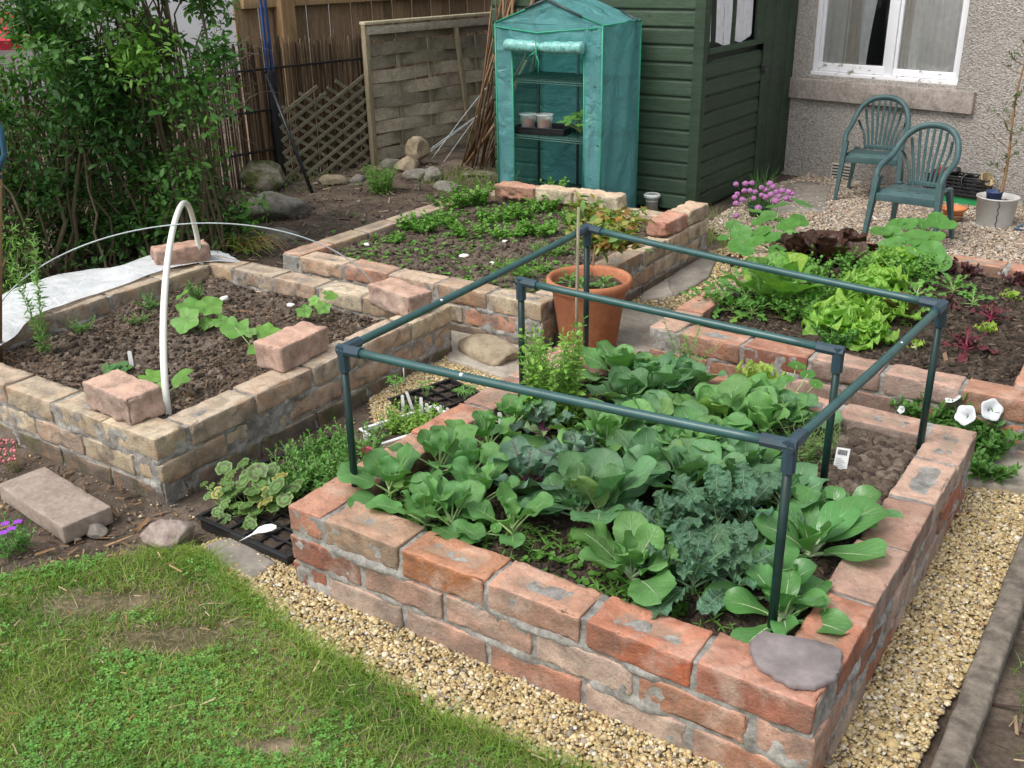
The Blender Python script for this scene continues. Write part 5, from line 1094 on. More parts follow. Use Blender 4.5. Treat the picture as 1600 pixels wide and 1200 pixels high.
# ------------------------------------------------------------------ cane bundle and wires by the shed
t = thing('cane_bundle', 'bundle of garden canes leaning in the corner between woven panel and greenhouse', 'cane bundle', at(755, 262, .08)); mb = MB(); mb2 = MB()
m_cane = m_wood('canes', (.16, .10, .06), (.36, .24, .15), (8, 8, 1))
for k in range(34):
    b0 = at(rng.uniform(712, 800), rng.uniform(252, 275), .05); a_ = S0+fu*rng.uniform(.95, 1.25)+fn_*rng.uniform(.02, .10); zt_ = rng.uniform(.75, 1.45); tp_ = np.array([a_[0], a_[1], zt_]); md = (b0+tp_)/2+rng.normal(0, .012, 3)
    (mb if k % 6 else mb2).tube([b0, md, tp_], rng.uniform(.004, .008) if k % 6 else .011, 6, np.array((.5, .48, .45))*rng.uniform(.6, 1.5))
mb.build('canes', m_cane, t); mb2.build('branches', m_cane, t)
mb = MB()
for k, (a, b, c_) in enumerate((((672, 252), (735, 165), (768, 128)), ((650, 250), (730, 190), (776, 160)), ((690, 258), (745, 180), (770, 150)), ((640, 262), (700, 215), (762, 170)))):
    z = lambda p, o: fw(*ff(p[0], p[1], o), o)
    P0, P1, P2 = z(a, .35), z(b, .30), z(c_, .22); tt = np.linspace(0, 1, 20)[:, None]; mb.tube((1-tt)**2*P0+2*tt*(1-tt)*P1+tt**2*P2, .0028, 6)
mb.build('wires', m_wirew, None, **tags('pale bent wires leaning against the woven panel', 'wires'))
# garden fork handle at the left edge
c = at(-6, 560, .14); t = thing('garden_fork', 'garden fork with blue D handle standing at the left edge', 'garden fork', c); zt_ = hgt(c, 268); tq = atY(-3, 268, c[1]); zt_ = tq[2]; mb = MB(); mb.tube([[c[0], c[1], .1], tq], .011, 10); mb.build('shaft', m_wood('ash_shaft', (.25, .15, .08), (.4, .27, .15), (8, 8, 1)), t)
z1 = atY(5, 195, c[1])[2]; mb = MB(); hh = z1-zt_; pr = [(0, -.02), (0, 0), (-.03, hh*.35), (-.035, hh*.85), (-.03, hh), (.03, hh), (.035, hh*.85), (.03, hh*.35), (0, 0)]
mb.tube([[tq[0]+a*CR[0], tq[1]+a*CR[1], zt_+b] for a, b in pr], .0085, 10); mb.build('handle', m_plain('blue_handle_plastic', (.03, .10, .16), .35, .1), t)
# ================================================================== plants
M_CAB = m_leaf('cabbage_leaf', (.46, .58, .42), .035, 7, .7, .5, .25, .75, .22, .0018, .3)
M_PUR = m_leaf('red_cabbage_leaf', (.20, .07, .13), .05, 6, .7, .55, .18, .7, .2, .0018, .2, ((.13, .075, .105), [(.02, .75), (.30, .0)]))
M_GRN = m_leaf('broccoli_leaf', (.46, .62, .32), .03, 7, .7, .5, .3, .72, .18, .0014, .1)
M_KALE = m_leaf('kale_leaf', (.44, .56, .38), .05, 9, .5, .6, .15, .75, .35, .004, 1.2)
M_PAK = m_leaf('pak_choi_leaf', (.50, .62, .36), .055, 6, 1.0, .3, .25, .75, .15, .0016, .1, spec=.5)
M_LET = m_leaf('lettuce_leaf', (.55, .70, .32), .05, 7, .8, .4, .35, .6, .15, .003, .8)
M_ROM = m_leaf('romaine_leaf', (.50, .68, .32), .05, 8, .7, .35, .3, .55, .2, .004, .7)
M_RED = m_leaf('red_lettuce_leaf', (.20, .17, .08), .04, 7, .8, .35, .15, .5, .35, .004, .8, ((.10, .15, .03), [(.0, .8), (.25, .0)]))
M_SM = m_col('small_leaves', .5, .2, 60, 0, .35, .3)
M_STALK = m_col('stalks', .5, .15, 40, 0, .35)
M_WOOD = m_col('bark', .85, .35, 60, .001, .2)
def m_disc(name, vein=(.5, .62, .3), nv=9, ring=None, mixv=.55):
    m, nt, bs = _nodes(name); a = attr(nt, 'col'); uv = N(nt, 'ShaderNodeUVMap'); uv.uv_map = 'UVMap'; sp = N(nt, 'ShaderNodeSeparateXYZ'); L(nt, uv.outputs[0], sp.inputs[0])
    f = math_(nt, 'ABSOLUTE', math_(nt, 'SUBTRACT', math_(nt, 'FRACT', math_(nt, 'MULTIPLY', sp.outputs[0], nv)), .5)); r_ = sp.outputs[1]
    ve = math_(nt, 'SUBTRACT', 1, math_(nt, 'MULTIPLY', math_(nt, 'MULTIPLY', f, math_(nt, 'ADD', r_, .05)), 34), True)
    ve = math_(nt, 'MULTIPLY', ve, math_(nt, 'SUBTRACT', 1.1, r_))
    c = mixc(nt, 1, a.outputs['Color'], ramp(nt, noise(nt, 30, 4), [(.3, .75), (.7, 1.)]), 'MULTIPLY')
    if ring: c = mixc(nt, ramp(nt, r_, [(.38, 0.), (.55, .75), (.72, .75), (.86, 0.)]), c, ring)
    c = mixc(nt, math_(nt, 'MULTIPLY', ve, mixv), c, vein); L(nt, c, bs.inputs['Base Color']); bs.inputs['Roughness'].default_value = .5
    bump(nt, math_(nt, 'SUBTRACT', noise(nt, 25, 3), ve), bs, .0015)
    t = N(nt, 'ShaderNodeBsdfTranslucent'); L(nt, mixc(nt, 1, c, (.9, 1.2, .4), 'MULTIPLY'), t.inputs[0]); mx = N(nt, 'ShaderNodeMixShader'); mx.inputs[0].default_value = .28
    L(nt, bs.outputs[0], mx.inputs[1]); L(nt, t.outputs[0], mx.inputs[2]); L(nt, mx.outputs[0], nt.nodes['Material Output'].inputs[0]); return m
M_NAS = m_disc('nasturtium_leaf', (.42, .56, .26), 9, None, .45); M_CUC = m_disc('cucumber_leaf', (.30, .48, .14), 7); M_PEL = m_disc('pelargonium_leaf', (.3, .42, .2), 8, (.075, .06, .03))
def jitc(c, s=.14):
    c = np.array(c)*rng.uniform(1-s, 1+s); return c*np.array([rng.uniform(.92, 1.08), 1, rng.uniform(.9, 1.1)])
def leaf(mb, ms, P, az, Ln, W, th0, th1, stalk=.03, a=.7, b=.45, col=(.1, .2, .1), scol=(.3, .4, .2), cup=.25, wave=.006, wn=2.2, serr=0., sn_=9, nu=8, nv=12, roll=0., sr=.0028, ruf=0., rufn=9, thp=1.):
    T = Ln+stalk; ns = 6; s = np.concatenate([np.linspace(0, stalk/T, ns)[:-1], stalk/T+(1-stalk/T)*np.linspace(0, 1, nv+1)]); th = th0+(th1-th0)*s**thp
    ds = np.diff(s, prepend=0)*T; r_ = np.cumsum(np.cos(th)*ds); z = np.cumsum(np.sin(th)*ds); ca, sa_ = math.cos(az), math.sin(az)
    C_ = np.stack([P[0]+ca*r_, P[1]+sa_*r_, P[2]+z], 1); tan = np.stack([ca*np.cos(th), sa_*np.cos(th), np.sin(th)], 1)
    side0 = np.array([-sa_, ca, 0]); nr = np.cross(tan, side0); side = side0*math.cos(roll)+nr*math.sin(roll); nr = np.cross(tan, side)
    k = ns-1; v = np.linspace(0, 1, nv+1); v_ = np.clip(v, .0, 1); w = (v_**a)*((1-v_)+.0)**b; w = w/w.max()*W/2; w[0] = max(w[0], sr*.8); w[-1] = .0006
    ph = rng.uniform(0, 6.3); ph2 = rng.uniform(0, 6.3); u = np.linspace(-1, 1, nu+1)
    V = []; U, Vv = np.meshgrid(u, v); sg = np.sign(U)
    ww = w[:, None]*(1+serr*np.sin(Vv*sn_*2*PI+sg*1.3)*np.abs(U)**2+.02*np.sin(Vv*7+ph+sg))
    off = cup*W*.5*np.abs(U)**1.7*(w[:, None]/(W/2))+wave*np.sin(Vv*wn*2*PI+ph+sg*1.1)*np.abs(U)**1.5
    if ruf: off = off+ruf*(np.sin(Vv*rufn*2*PI+ph2+sg*2)+.6*np.sin(Vv*rufn*3.7+U*5+ph))*np.abs(U)**2.2*np.clip(Vv*3, 0, 1)
    if ruf: off[-1] = ruf*np.sin(U[-1]*3+ph)*.3
    Pn = C_[k:, None, :]+side[k:, None, :]*(U*ww)[..., None]+(-nr[k:, None, :] if False else nr[k:, None, :])*off[..., None]*(-1 if nr[k, 2] < 0 else 1)
    n1 = nu+1; Q = [(j*n1+i, j*n1+i+1, (j+1)*n1+i+1, (j+1)*n1+i) for j in range(nv) for i in range(nu)]
    if rng.random() < .03: col = np.array(col)*[1.45, 1.15, .8]
    mb.add(Pn.reshape(-1, 3), Q, None, jitc(col, .16), 1, None, np.stack([(U*.5+.5).ravel(), Vv.ravel()], 1))
    pts = C_[:k+1]; ms.tube(pts, np.linspace(sr*1.25, sr*.8, len(pts)), 6, jitc(scol, .1), False)
    m2 = C_[k:k+int(nv*.8)]-nr[k:k+int(nv*.8)]*(np.linspace(sr*.5, 0, len(C_[k:k+int(nv*.8)]))[:, None])*(-1 if nr[k, 2] < 0 else 1); ms.tube(m2, np.linspace(sr*.7, .0005, len(m2)), 5, jitc(scol, .1), False)
GA = 2.399963
def rosette(name, label, cat, P, n, Ln, W, mat, group=None, el=(75, 5), drop=(-35, -55), stalk=.03, size_in=.45, az0=None, lean=(0, 0), stem=.02, leafname='leaves', **kw):
    """inner upright young leaves to outer spread ones"""
    t = thing(name, label, cat, P, group); mb = MB(); ms = MB(); az0 = rng.uniform(0, 6.3) if az0 is None else az0; P = np.array(P, float)
    for k in range(n):
        f = k/max(1, n-1); sc_ = size_in+(1-size_in)*f**.7; sc_ *= rng.uniform(.88, 1.1); th0 = R(el[0]+(el[1]-el[0])*f+rng.normal(0, 6)); th1 = th0+R(drop[0]+(drop[1]-drop[0])*f+rng.normal(0, 8))
        b = P+np.array([lean[0]*(1-f), lean[1]*(1-f), stem*(1-f*.7)])
        leaf(mb, ms, b, az0+k*GA+rng.normal(0, .15), Ln*sc_, W*sc_, th0, th1, stalk*sc_*rng.uniform(.8, 1.2), roll=rng.normal(0, .22), **kw)
    ms.tube([P-[0, 0, .02], P+[lean[0]*.5, lean[1]*.5, stem*.5], P+[lean[0], lean[1], stem]], .004, 6, kw.get('scol', (.3, .4, .2)))
    mb.build(leafname, mat, t); ms.build('stalks', M_STALK, t); return t
CABG = 'cabbage family plants filling the red brick bed'
def mainpt(px, py, h=.06):
    p = at(px, py, .185+h); x = min(1.09, max(.14, p[0])); y = min(1.10, max(.14, p[1])); return (x, y, .178)
cab = dict(a=.55, b=.46, cup=.16, wave=.007, wn=1.6, serr=.022, sn_=7, nu=10, nv=28)
CAB = [(988, 868, .88, 'small blue green cabbage with upright leaves in the front middle of the bed'), (938, 775, 1.25, 'cabbage with the largest round grey green leaf near the front wall'), (1010, 715, 1.0, 'grey green cabbage in the middle of the cage behind the broadest leaf'), (948, 672, .95, 'green cabbage below the front top rail of the cage'),
       (1075, 740, 1.0, 'wide blue green cabbage between the curly kale and the middle cabbages'), (1020, 655, .95, 'grey green cabbage under the middle of the front cage rail'), (1100, 690, .95, 'cabbage just behind the curly kale under the front rail'), (1165, 715, .85, 'grey green cabbage left of the near right cage post'), (980, 612, .85, 'cabbage right of the tall minty herb'), (975, 565, .9, 'cabbage with one upright oval leaf nearest the terracotta pot'),
       (1030, 600, .9, 'cabbage in the rear row behind the front rail centre'), (1085, 585, .8, 'rear row cabbage beneath the pale flowering weed'), (1120, 640, 1.0, 'cabbage with a wide flat round leaf in the rear half of the bed'), (1190, 655, 1.0, 'bright green cabbage left of the inner right post'), (1185, 610, .85, 'cabbage leaning against the rear wall below the yellow lettuce'), (1045, 560, .8, 'small upright cabbage at the rear wall of the bed'), (1235, 640, .75, 'cabbage with leaves around the inner right post'), (905, 775, .8, 'bright green cabbage left of the broadest leaved one'), (1060, 690, .85, 'cabbage in the middle of the bed under the front rail'), (1140, 745, .8, 'green cabbage behind the largest curly kale'), (1230, 760, .8, 'grey green cabbage between the kale and the pak choi')]
for k, (px, py, s, lb) in enumerate(CAB):
    g = np.array((.135, .29, .125)) if k % 3 else np.array((.15, .33, .10))
    if k in (3, 12, 13, 14): g = np.array((.165, .36, .105))
    rosette('cabbage', lb, 'cabbage', mainpt(px, py), 13, .126*s, .106*s, M_CAB, CABG, (86, 32), (-14, -42), .056, .5, col=g, scol=(.30, .42, .24), **cab)
BRO = [(598, 735, 1.0, 'young broccoli with round leaves just inside the near left cage post'), (652, 790, .85, 'young broccoli drooping over the near wall of the red bed'), (686, 705, .9, 'young broccoli by the left wall, second from the near left post'), (762, 672, .85, 'young broccoli by the left wall beneath the long front rail'), (800, 640, .7, 'small young broccoli left of the minty herb'), (752, 752, .8, 'young broccoli right of the one drooping over the wall'), (705, 790, .85, 'young broccoli along the near wall, third from the near left post'), (800, 800, .75, 'young broccoli between the round nasturtium leaves and the red cabbage'), (735, 715, .8, 'small young broccoli between the left wall and the purple cabbage')]
for px, py, s, lb in BRO:
    rosette('broccoli_plant', lb, 'broccoli plant', mainpt(px, py, .07), 10, .100*s, .090*s, M_GRN, CABG, (80, 26), (-10, -38), .058, .55, stem=.040, col=(.145, .33, .10), scol=(.28, .42, .16), a=.55, b=.45, cup=.15, wave=.005, wn=1.5, serr=.0, nu=8, nv=16, sr=.0024)
for px, py, s, lb in [(820, 735, 1.05, 'purple veined red cabbage nearest the near wall in the left half'), (905, 705, .95, 'upright purple ribbed red cabbage behind the first one'), (848, 655, .75, 'red cabbage with dusky leaves at the foot of the minty herb')]:
    rosette('red_cabbage', lb, 'red cabbage', mainpt(px, py, .06), 11, .105*s, .088*s, M_PUR, CABG, (80, 18), (-12, -38), .04, .5, stem=.04, col=(.14, .25, .17), scol=(.16, .055, .10), a=.58, b=.44, cup=.22, wave=.008, wn=2., serr=.02, nu=10, nv=28)
KA = [(1122, 800, 1.05, 'curly kale with a crinkled upright frond in the centre front'), (1085, 880, .95, 'curly kale hanging over the soil beside the small blue green cabbage'), (1165, 785, .95, 'curly kale close behind the near right cage post'), (1050, 815, .8, 'curly kale between the big round cabbage and the middle kale'), (1150, 880, .8, 'low curly kale left of the near right cage post')]
for px, py, s, lb in KA:
    rosette('kale', lb, 'kale', mainpt(px, py, .07), 12, .140*s, .060*s, M_KALE, CABG, (84, 30), (-20, -55), .035, .55, stem=.05, col=(.105, .225, .125), scol=(.24, .36, .2), a=.7, b=.45, cup=.15, wave=.006, wn=3, serr=.055, sn_=9, nu=16, nv=44, ruf=.0042, rufn=8)
for px, py, s, lb in [(1270, 835, 1.1, 'largest glossy pak choi by the right wall'), (1310, 790, .85, 'pak choi spreading onto the right wall bricks'), (1215, 905, .85, 'pak choi just left of the near right cage post base'), (1252, 945, .8, 'pak choi in the near right corner beside the slate')]:
    rosette('pak_choi', lb, 'pak choi', mainpt(px, py, .05), 11, .138*s, .088*s, M_PAK, CABG, (76, 24), (-22, -46), .035, .55, stem=.01, col=(.115, .30, .085), scol=(.45, .58, .32), a=.72, b=.36, cup=.28, wave=.006, wn=1.2, nu=9, nv=13, sr=.0048)

# -------- small leaved plants
def tmpl(nv=4, w=.35, a=.6, b=.7, fold=.12, bend=.15):
    V = []; UV = []
    for j in range(nv+1):
        v = j/nv; ww = (max(v, .02)**a)*((1-v)**b); V += [(-ww*w*1.6, v, fold*ww-bend*v*v), (0, v, -bend*v*v), (ww*w*1.6, v, fold*ww-bend*v*v)]; UV += [(0, v), (.5, v), (1, v)]
    Q = [(3*j+i, 3*j+i+1, 3*j+i+4, 3*j+i+3) for j in range(nv) for i in range(2)]
    return np.array(V), np.array(Q), np.array(UV)
T_OV = tmpl(); T_LAN = tmpl(4, .13, .5, .8, .05, .25); T_RND = tmpl(4, .5, .5, .45, .1, .2)
def orient(az, el, roll):
    """leaf along +Y turned to azimuth, elevation el"""
    return rotz(np.asarray(az)-PI/2)@rotx(np.asarray(el))@roty(np.asarray(roll))
def stemplant(name, label, cat, P, ns, H, spread, step, ls, tm=T_OV, col=(.1, .2, .05), col2=None, scol=(.2, .3, .1), lean=.25, el=.5, group=None, sr=.0016, per=2, taper=.4, mat=None, z0=.0, curve=.3, parent=None, base_r=None):
    t = parent or thing(name, label, cat, P, group); mb = MB(); ms = MB(); pos = []; az = []; elv = []; sz = []; col = np.array(col); col2 = np.array(col if col2 is None else col2)
    for k in range(ns):
        a0 = rng.uniform(0, 6.3); r0 = (spread if base_r is None else base_r)*math.sqrt(rng.random()); b = np.array(P)+[r0*math.cos(a0), r0*math.sin(a0), z0]; h = H*rng.uniform(.65, 1.1); ln = lean*rng.uniform(.3, 1.2)+.3*r0/max(spread, .001)*lean; a1 = a0+rng.normal(0, .7)
        n = max(3, int(h/step)); s = np.linspace(0, 1, n+1); pts = b+np.stack([np.cos(a1)*h*ln*s**1.6, np.sin(a1)*h*ln*s**1.6, h*s*(1-curve*ln*s)], 1); pts[1:] += rng.normal(0, h*.008, (n, 3)); ms.tube(pts, np.linspace(sr, sr*.5, n+1), 5, scol, False)
        for j in range(1, n+1):
            for q in range(per): pos.append(pts[j]); az.append(a1*0+j*PI/2+q*2*PI/per+rng.normal(0, .35)+k); elv.append(el+rng.normal(0, .3)+(.5 if j == n else 0)); sz.append(ls*(1-taper*(j/n))*rng.uniform(.7, 1.25))
    n = len(pos); pos = np.array(pos); rot = orient(np.array(az), np.array(elv), rng.normal(0, .4, n)); m = rng.random((n, 1)); cc = (col*(1-m)+col2*m)*rng.uniform(.8, 1.2, (n, 1))
    scatter(mb, tm[0], tm[1], None, pos, np.array(sz), rot, cc, tm[2]); mb.build('leaves', mat or M_SM, t); ms.build('stems', M_STALK, t); return t
# tall minty herb at the rear left of the bed
p = at(855, 662, .185); stemplant('herb', 'tall bright green oregano like herb by the left wall inside the cage', 'herb', (p[0], p[1]+.03, .18), 44, .27, .075, .012, .027, T_OV, (.20, .40, .07), (.30, .50, .10), (.2, .32, .08), .12, .35)
p = at(905, 675, .185); stemplant('herb', 'low dark green herb at the foot of the tall one', 'herb', (p[0], p[1], .18), 18, .07, .07, .012, .020, T_RND, (.10, .22, .05), (.14, .28, .06), lean=.4)
for px, py, H, lb in ((1082, 560, .17, 'upright pale green flowering weed among the rear cabbages'), (1062, 600, .12, 'short pale weed shoot among the cabbages under the rear rail')):
    p = at(px, py+18, .185); stemplant('weed', lb, 'weed', (p[0], p[1], .18), 7, H, .05, .014, .026, T_LAN, (.16, .34, .08), (.22, .4, .1), lean=.4, per=3)
for px, py, s, lb in ((1248, 722, 1, 'feathery tarragon like herb left of the inner right post'), (1215, 690, .6, 'small wispy herb behind the near right cage post')):
    p = at(px, py, .185); stemplant('herb', lb, 'herb', (p[0], p[1], .18), int(22*s), .14*s, .07, .009, .024, T_LAN, (.13, .25, .07), (.18, .31, .09), lean=.35, per=2)
# weeds on the soil
def ground_leaves(name, label, box, zf, n, size, col, tm=None, fn=None, h=.012, kind='stuff', parent=None):
    x0, y0, x1, y1 = box; X = rng.uniform(x0, x1, n); Y = rng.uniform(y0, y1, n)
    if fn is not None: k = fn(X, Y); X, Y = X[k], Y[k]; n = len(X)
    # four little leaves to a seedling
    rep = 4; az = (rng.uniform(0, 6.3, n)[:, None]+np.arange(rep)*PI/2+rng.normal(0, .3, (n, rep))).ravel(); pos = np.repeat(np.stack([X, Y, zf(X, Y)+rng.uniform(0, h, n)], 1), rep, 0); m = n*rep
    t_ = tm or T_RND; mb = MB(); scatter(mb, t_[0], t_[1], None, pos, size*rng.uniform(.6, 1.3, m)*np.repeat(rng.uniform(.6, 1.4, n), rep), orient(az, rng.normal(.35, .3, m), rng.normal(0, .3, m)), np.array(col)*np.repeat(rng.uniform(.7, 1.4, n), rep)[:, None], t_[2])
    o = mb.build(name, M_SM, parent); o['kind'] = 'stuff'
    if parent is None: o['label'] = label; o['category'] = 'weeds'
    return o
nzf = lambda X, Y, s, f=6: fbm(np.stack([X, Y, 0*X], 1)*f, s, 3)
ground_leaves('weed_seedlings', 'tiny weed seedlings covering the soil between the cabbages', (.12, .12, .95, 1.1), zs_main, 1700, .012, (.10, .23, .04), None, lambda X, Y: nzf(X, Y, 61) > -.08)
ground_leaves('weed_seedlings', 'fine leaved weeds along the front wall inside the cabbage bed', (.15, .115, 1.05, .30), zs_main, 420, .018, (.13, .28, .05), T_LAN, lambda X, Y: nzf(X, Y, 62) > .0, .02)
# disc leaves
def disc(mb, ms, P, base, R_, nrm, col, lobe=0., nl=5, seg=30, wavy=.08, notch=0., scol=(.3, .42, .15), sr=.0016, cup=.1, pent=False):
    n_ = np.array(nrm, float); n_ /= np.linalg.norm(n_); x = np.cross([0, 0, 1.], n_); x = x/(np.linalg.norm(x)+1e-9) if np.linalg.norm(x) > 1e-3 else np.array([1., 0, 0]); y = np.cross(n_, x); a0 = rng.uniform(0, 6.3); th = np.arange(seg)/seg*2*PI; ph = rng.uniform(0, 6.3)
    rad = 1+lobe*np.cos(nl*th)*(1 if not pent else 1)+lobe*.35*np.cos(nl*3*th+1)+.03*np.sin(3*th+ph)
    if notch: dth = np.minimum(th, 2*PI-th)*0+np.abs(((th+PI/nl+PI) % (2*PI))-PI); rad = rad*(1-notch*np.exp(-(dth/.28)**2))
    V = [P]; UV = [(0, 0)]; rings = (.3, .6, .85, 1.)
    for r_ in rings:
        for i in range(seg):
            q = R_*r_*(1+(rad[i]-1)*r_); V.append(P+(x*math.cos(th[i]+a0)+y*math.sin(th[i]+a0))*q+n_*R_*(cup*r_**2+wavy*r_**2*math.sin(nl*.5*2*th[i]*.5*2+ph)*.6-.03*r_)); UV.append((i/seg, r_))
    T = [(0, 1+i, 1+(i+1) % seg) for i in range(seg)]; Q = [(1+k*seg+i, 1+(k+1)*seg+i, 1+(k+1)*seg+(i+1) % seg, 1+k*seg+(i+1) % seg) for k in range(len(rings)-1) for i in range(seg)]
    mb.add(V, Q, T, jitc(col), 1, None, np.array(UV)); base = np.array(base, float); md = (base+P)/2+np.array([0, 0, .12])*np.linalg.norm(P-base)*0+(P-base)*[.15, .15, -.0]
    ms.tube([base, base*.6+np.array(P)*.4-[(P-base)[0]*.12, (P-base)[1]*.12, 0], P], sr, 6, jitc(scol), False)
def discplant(name, label, cat, P, leaves, mat, col, tilt=.45, group=None, **kw):
    """leaves: list of (px, py, z, radius) centres as they stand"""
    t = thing(name, label, cat, P, group); mb = MB(); ms = MB()
    for (x, y, z, r_) in leaves:
        a = rng.uniform(0, 6.3); c = np.array([x, y, z]); o = c-np.array(P); nn = np.array([o[0]*1.0+.3*math.cos(a)*tilt+.12, o[1]*.8+.3*math.sin(a)*tilt-.35, .8]); disc(mb, ms, c, P, r_, nn, col, **kw)
    mb.build('leaves', mat, t); ms.build('stalks', M_STALK, t); return t
def ring(P, n, sp, h0, h1, r0, r1):
    L_ = []; a0 = rng.uniform(0, 6.3)
    for k in range(n):
        a = a0+k*GA; s = sp*math.sqrt((k+.5)/n); L_.append((P[0]+s*math.cos(a), P[1]+s*math.sin(a), P[2]+h1+(h0-h1)*(s/sp)+rng.normal(0, .006), rng.uniform(r0, r1)))
    return L_
NC = (.10, .29, .048)
P = mainpt(735, 835, .02); discplant('nasturtium', 'four small round nasturtium leaves by the near wall of the red bed', 'nasturtium', P, [(*at(px, py, .215), r_) for px, py, r_ in ((719, 815, .017), (752, 808, .017), (746, 826, .016), (775, 825, .013))], M_NAS, NC, .2)
P = mainpt(1250, 600, .05); discplant('nasturtium', 'pale green nasturtium leaves at the rear wall right of the yellow lettuce', 'nasturtium', P, [(*at(px, py, .24), r_) for px, py, r_ in ((1245, 572, .026), (1262, 585, .022), (1275, 600, .020), (1230, 592, .02))], M_NAS, NC, .3)
# lettuces
def lettuce(px, py, z, lb, n, Ln, W, mat, col, scol=(.5, .62, .3), el=(80, 12), drop=(-15, -50), group='lettuces in the right hand bed', h=.05, **kw):
    p = at(px, py, z+h); d = dict(a=.6, b=.35, cup=.25, wave=.008, wn=2.5, nu=12, nv=18, sr=.004); d.update(kw); return rosette('lettuce', lb, 'lettuce', (p[0], p[1], z-.004), n, Ln, W, mat, group, el, drop, .012, .5, stem=.012, col=col, scol=scol, **d)
lettuce(1185, 578, .185, 'yellow green frilly lettuce at the rear wall of the cabbage bed', 13, .085, .075, M_LET, (.42, .55, .12), group=None, ruf=.011, rufn=4)
lettuce(1212, 440, .165, 'large upright romaine lettuce in the lettuce bed', 18, .235, .125, M_ROM, (.18, .38, .08), el=(90, 50), drop=(0, -34), h=.10, ruf=.006, rufn=3, cup=.12)
for px, py, s, lb in ((1350, 455, 1.15, 'large bright green frilly lettuce in the centre of the lettuce bed'), (1320, 490, 1.0, 'bright green frilly lettuce nearest the cage rail in the lettuce bed'), (1375, 430, .95, 'bright green frilly lettuce behind the largest one'), (1400, 398, .9, 'light green frilly lettuce between the nasturtium clumps'), (1355, 505, .7, 'small frilly lettuce spilling at the near wall of the lettuce bed'), (1395, 470, .9, 'frilly lettuce next to the red edged leaf')):
    lettuce(px, py, .165, lb, 26, .140*s, .115*s, M_LET, (.29, .52, .085), ruf=.013*s, rufn=5, nv=26, nu=14, el=(88, 22), drop=(-10, -50), h=.07)
for px, py, s, lb in ((1292, 392, 1.1, 'dark red brown lettuce behind the romaine'), (1250, 385, .9, 'dark red lettuce left of the largest dark one'), (1325, 380, .9, 'dark red brown lettuce beside the bare wall top')):
    lettuce(px, py, .165, lb, 11, .17*s, .12*s, M_RED, (.085, .042, .030), (.2, .15, .08), el=(86, 35), drop=(-5, -45), h=.06, ruf=.006, rufn=2)
for px, py, n_, lb in ((1260, 430, 26, 'fresh green parsley behind the romaine under the dark lettuce'), (1240, 490, 22, 'low green parsley in front of the romaine'), (1425, 435, 22, 'green parsley between the frilly lettuce and right nasturtium'), (1330, 425, 24, 'green parsley below the dark red lettuces')):
    p = at(px, py, .18); stemplant('parsley', lb, 'parsley', (p[0], p[1], .165), n_, .11, .07, .012, .02, T_RND, (.13, .32, .055), (.18, .38, .07), lean=.5, per=3)
lettuce(1408, 478, .165, 'tall red edged lettuce leaf in front of the frilly lettuces', 5, .13, .09, M_RED, (.12, .085, .035), (.25, .2, .1), el=(85, 60), drop=(-5, -25), h=.06, ruf=.006, rufn=3)
for px, py, s, col, lb in ((1480, 415, .6, (.085, .03, .028), 'small dark red lettuce by the right nasturtium'), (1513, 425, .7, (.10, .035, .04), 'small crimson lettuce nearest the far wall of the lettuce bed'), (1592, 438, .7, (.10, .035, .04), 'small crimson lettuce at the right edge of the photo'), (1485, 470, .5, (.13, .05, .05), 'tiny red lettuce right of the cage corner joint')):
    lettuce(px, py, .165, lb, 7, .09*s, .06*s, M_RED, col, (.3, .08, .1), el=(80, 30), drop=(-5, -30), h=.02, ruf=.005)
for px, py, s, lb in ((1542, 515, .6, 'tiny lime green lettuce seedling in the bare right half of the lettuce bed'), (1578, 466, .6, 'tiny yellow green frilly lettuce at the far right'), (1432, 538, .4, 'tiny pale lettuce seedling under the right cage rail')):
    lettuce(px, py, .165, lb, 7, .075*s, .05*s, M_LET, (.36, .52, .08), el=(70, 15), drop=(-5, -30), h=.01, ruf=.003)
for px, py, s, lb in ((1508, 548, 1., 'crimson leaved beetroot at the near wall of the lettuce bed'), (1548, 500, .7, 'reddish brown beetroot seedling in the lettuce bed')):
    p = at(px, py, .17); rosette('beetroot', lb, 'beetroot', (p[0], p[1], .165), 10, .085*s, .032*s, M_RED, None, (65, 15), (-25, -40), .03, .6, col=(.14, .035, .045), scol=(.28, .04, .08), a=.6, b=.6, cup=.2, wave=.006, nu=6, nv=10)
for px, py, s, lb in ((1432, 462, .9, 'smooth green spinach right of the red edged lettuce'), (1448, 480, .7, 'small smooth green spinach seedling')):
    p = at(px, py, .18); rosette('spinach', lb, 'spinach', (p[0], p[1], .165), 8, .065*s, .045*s, M_GRN, None, (70, 20), (-20, -40), .03, .6, col=(.17, .38, .07), scol=(.35, .5, .2), a=.6, b=.42, cup=.2, wave=.005)
def rocket(px, py, n, s, lb, nm='rocket', col=(.12, .30, .055), z=.165):
    p = at(px, py, z+.02); rosette(nm, lb, 'salad plant', (p[0], p[1], z), n, .085*s, .024*s, M_GRN, None, (60, 15), (-20, -45), .03, .6, col=col, scol=(.3, .45, .15), a=.5, b=.55, cup=.1, wave=.003, serr=.5, sn_=4, nu=6, nv=22, sr=.0015)
for k, (px, py) in enumerate(((1118, 475), (1145, 480), (1165, 462), (1130, 455), (1175, 485), (1100, 468), (1150, 440), (1192, 478))): rocket(px, py, 15, 1., ('jagged leaved rocket at the left corner of the lettuce bed', 'rocket plant by the near wall below the romaine', 'rocket plant touching the romaine lettuce', 'rocket plant in the middle of the corner clump', 'rocket plant below the romaine by the near wall', 'outermost left rocket plant hanging on the wall', 'rear rocket plant beside the small red lettuce', 'rightmost rocket plant of the corner clump')[k])
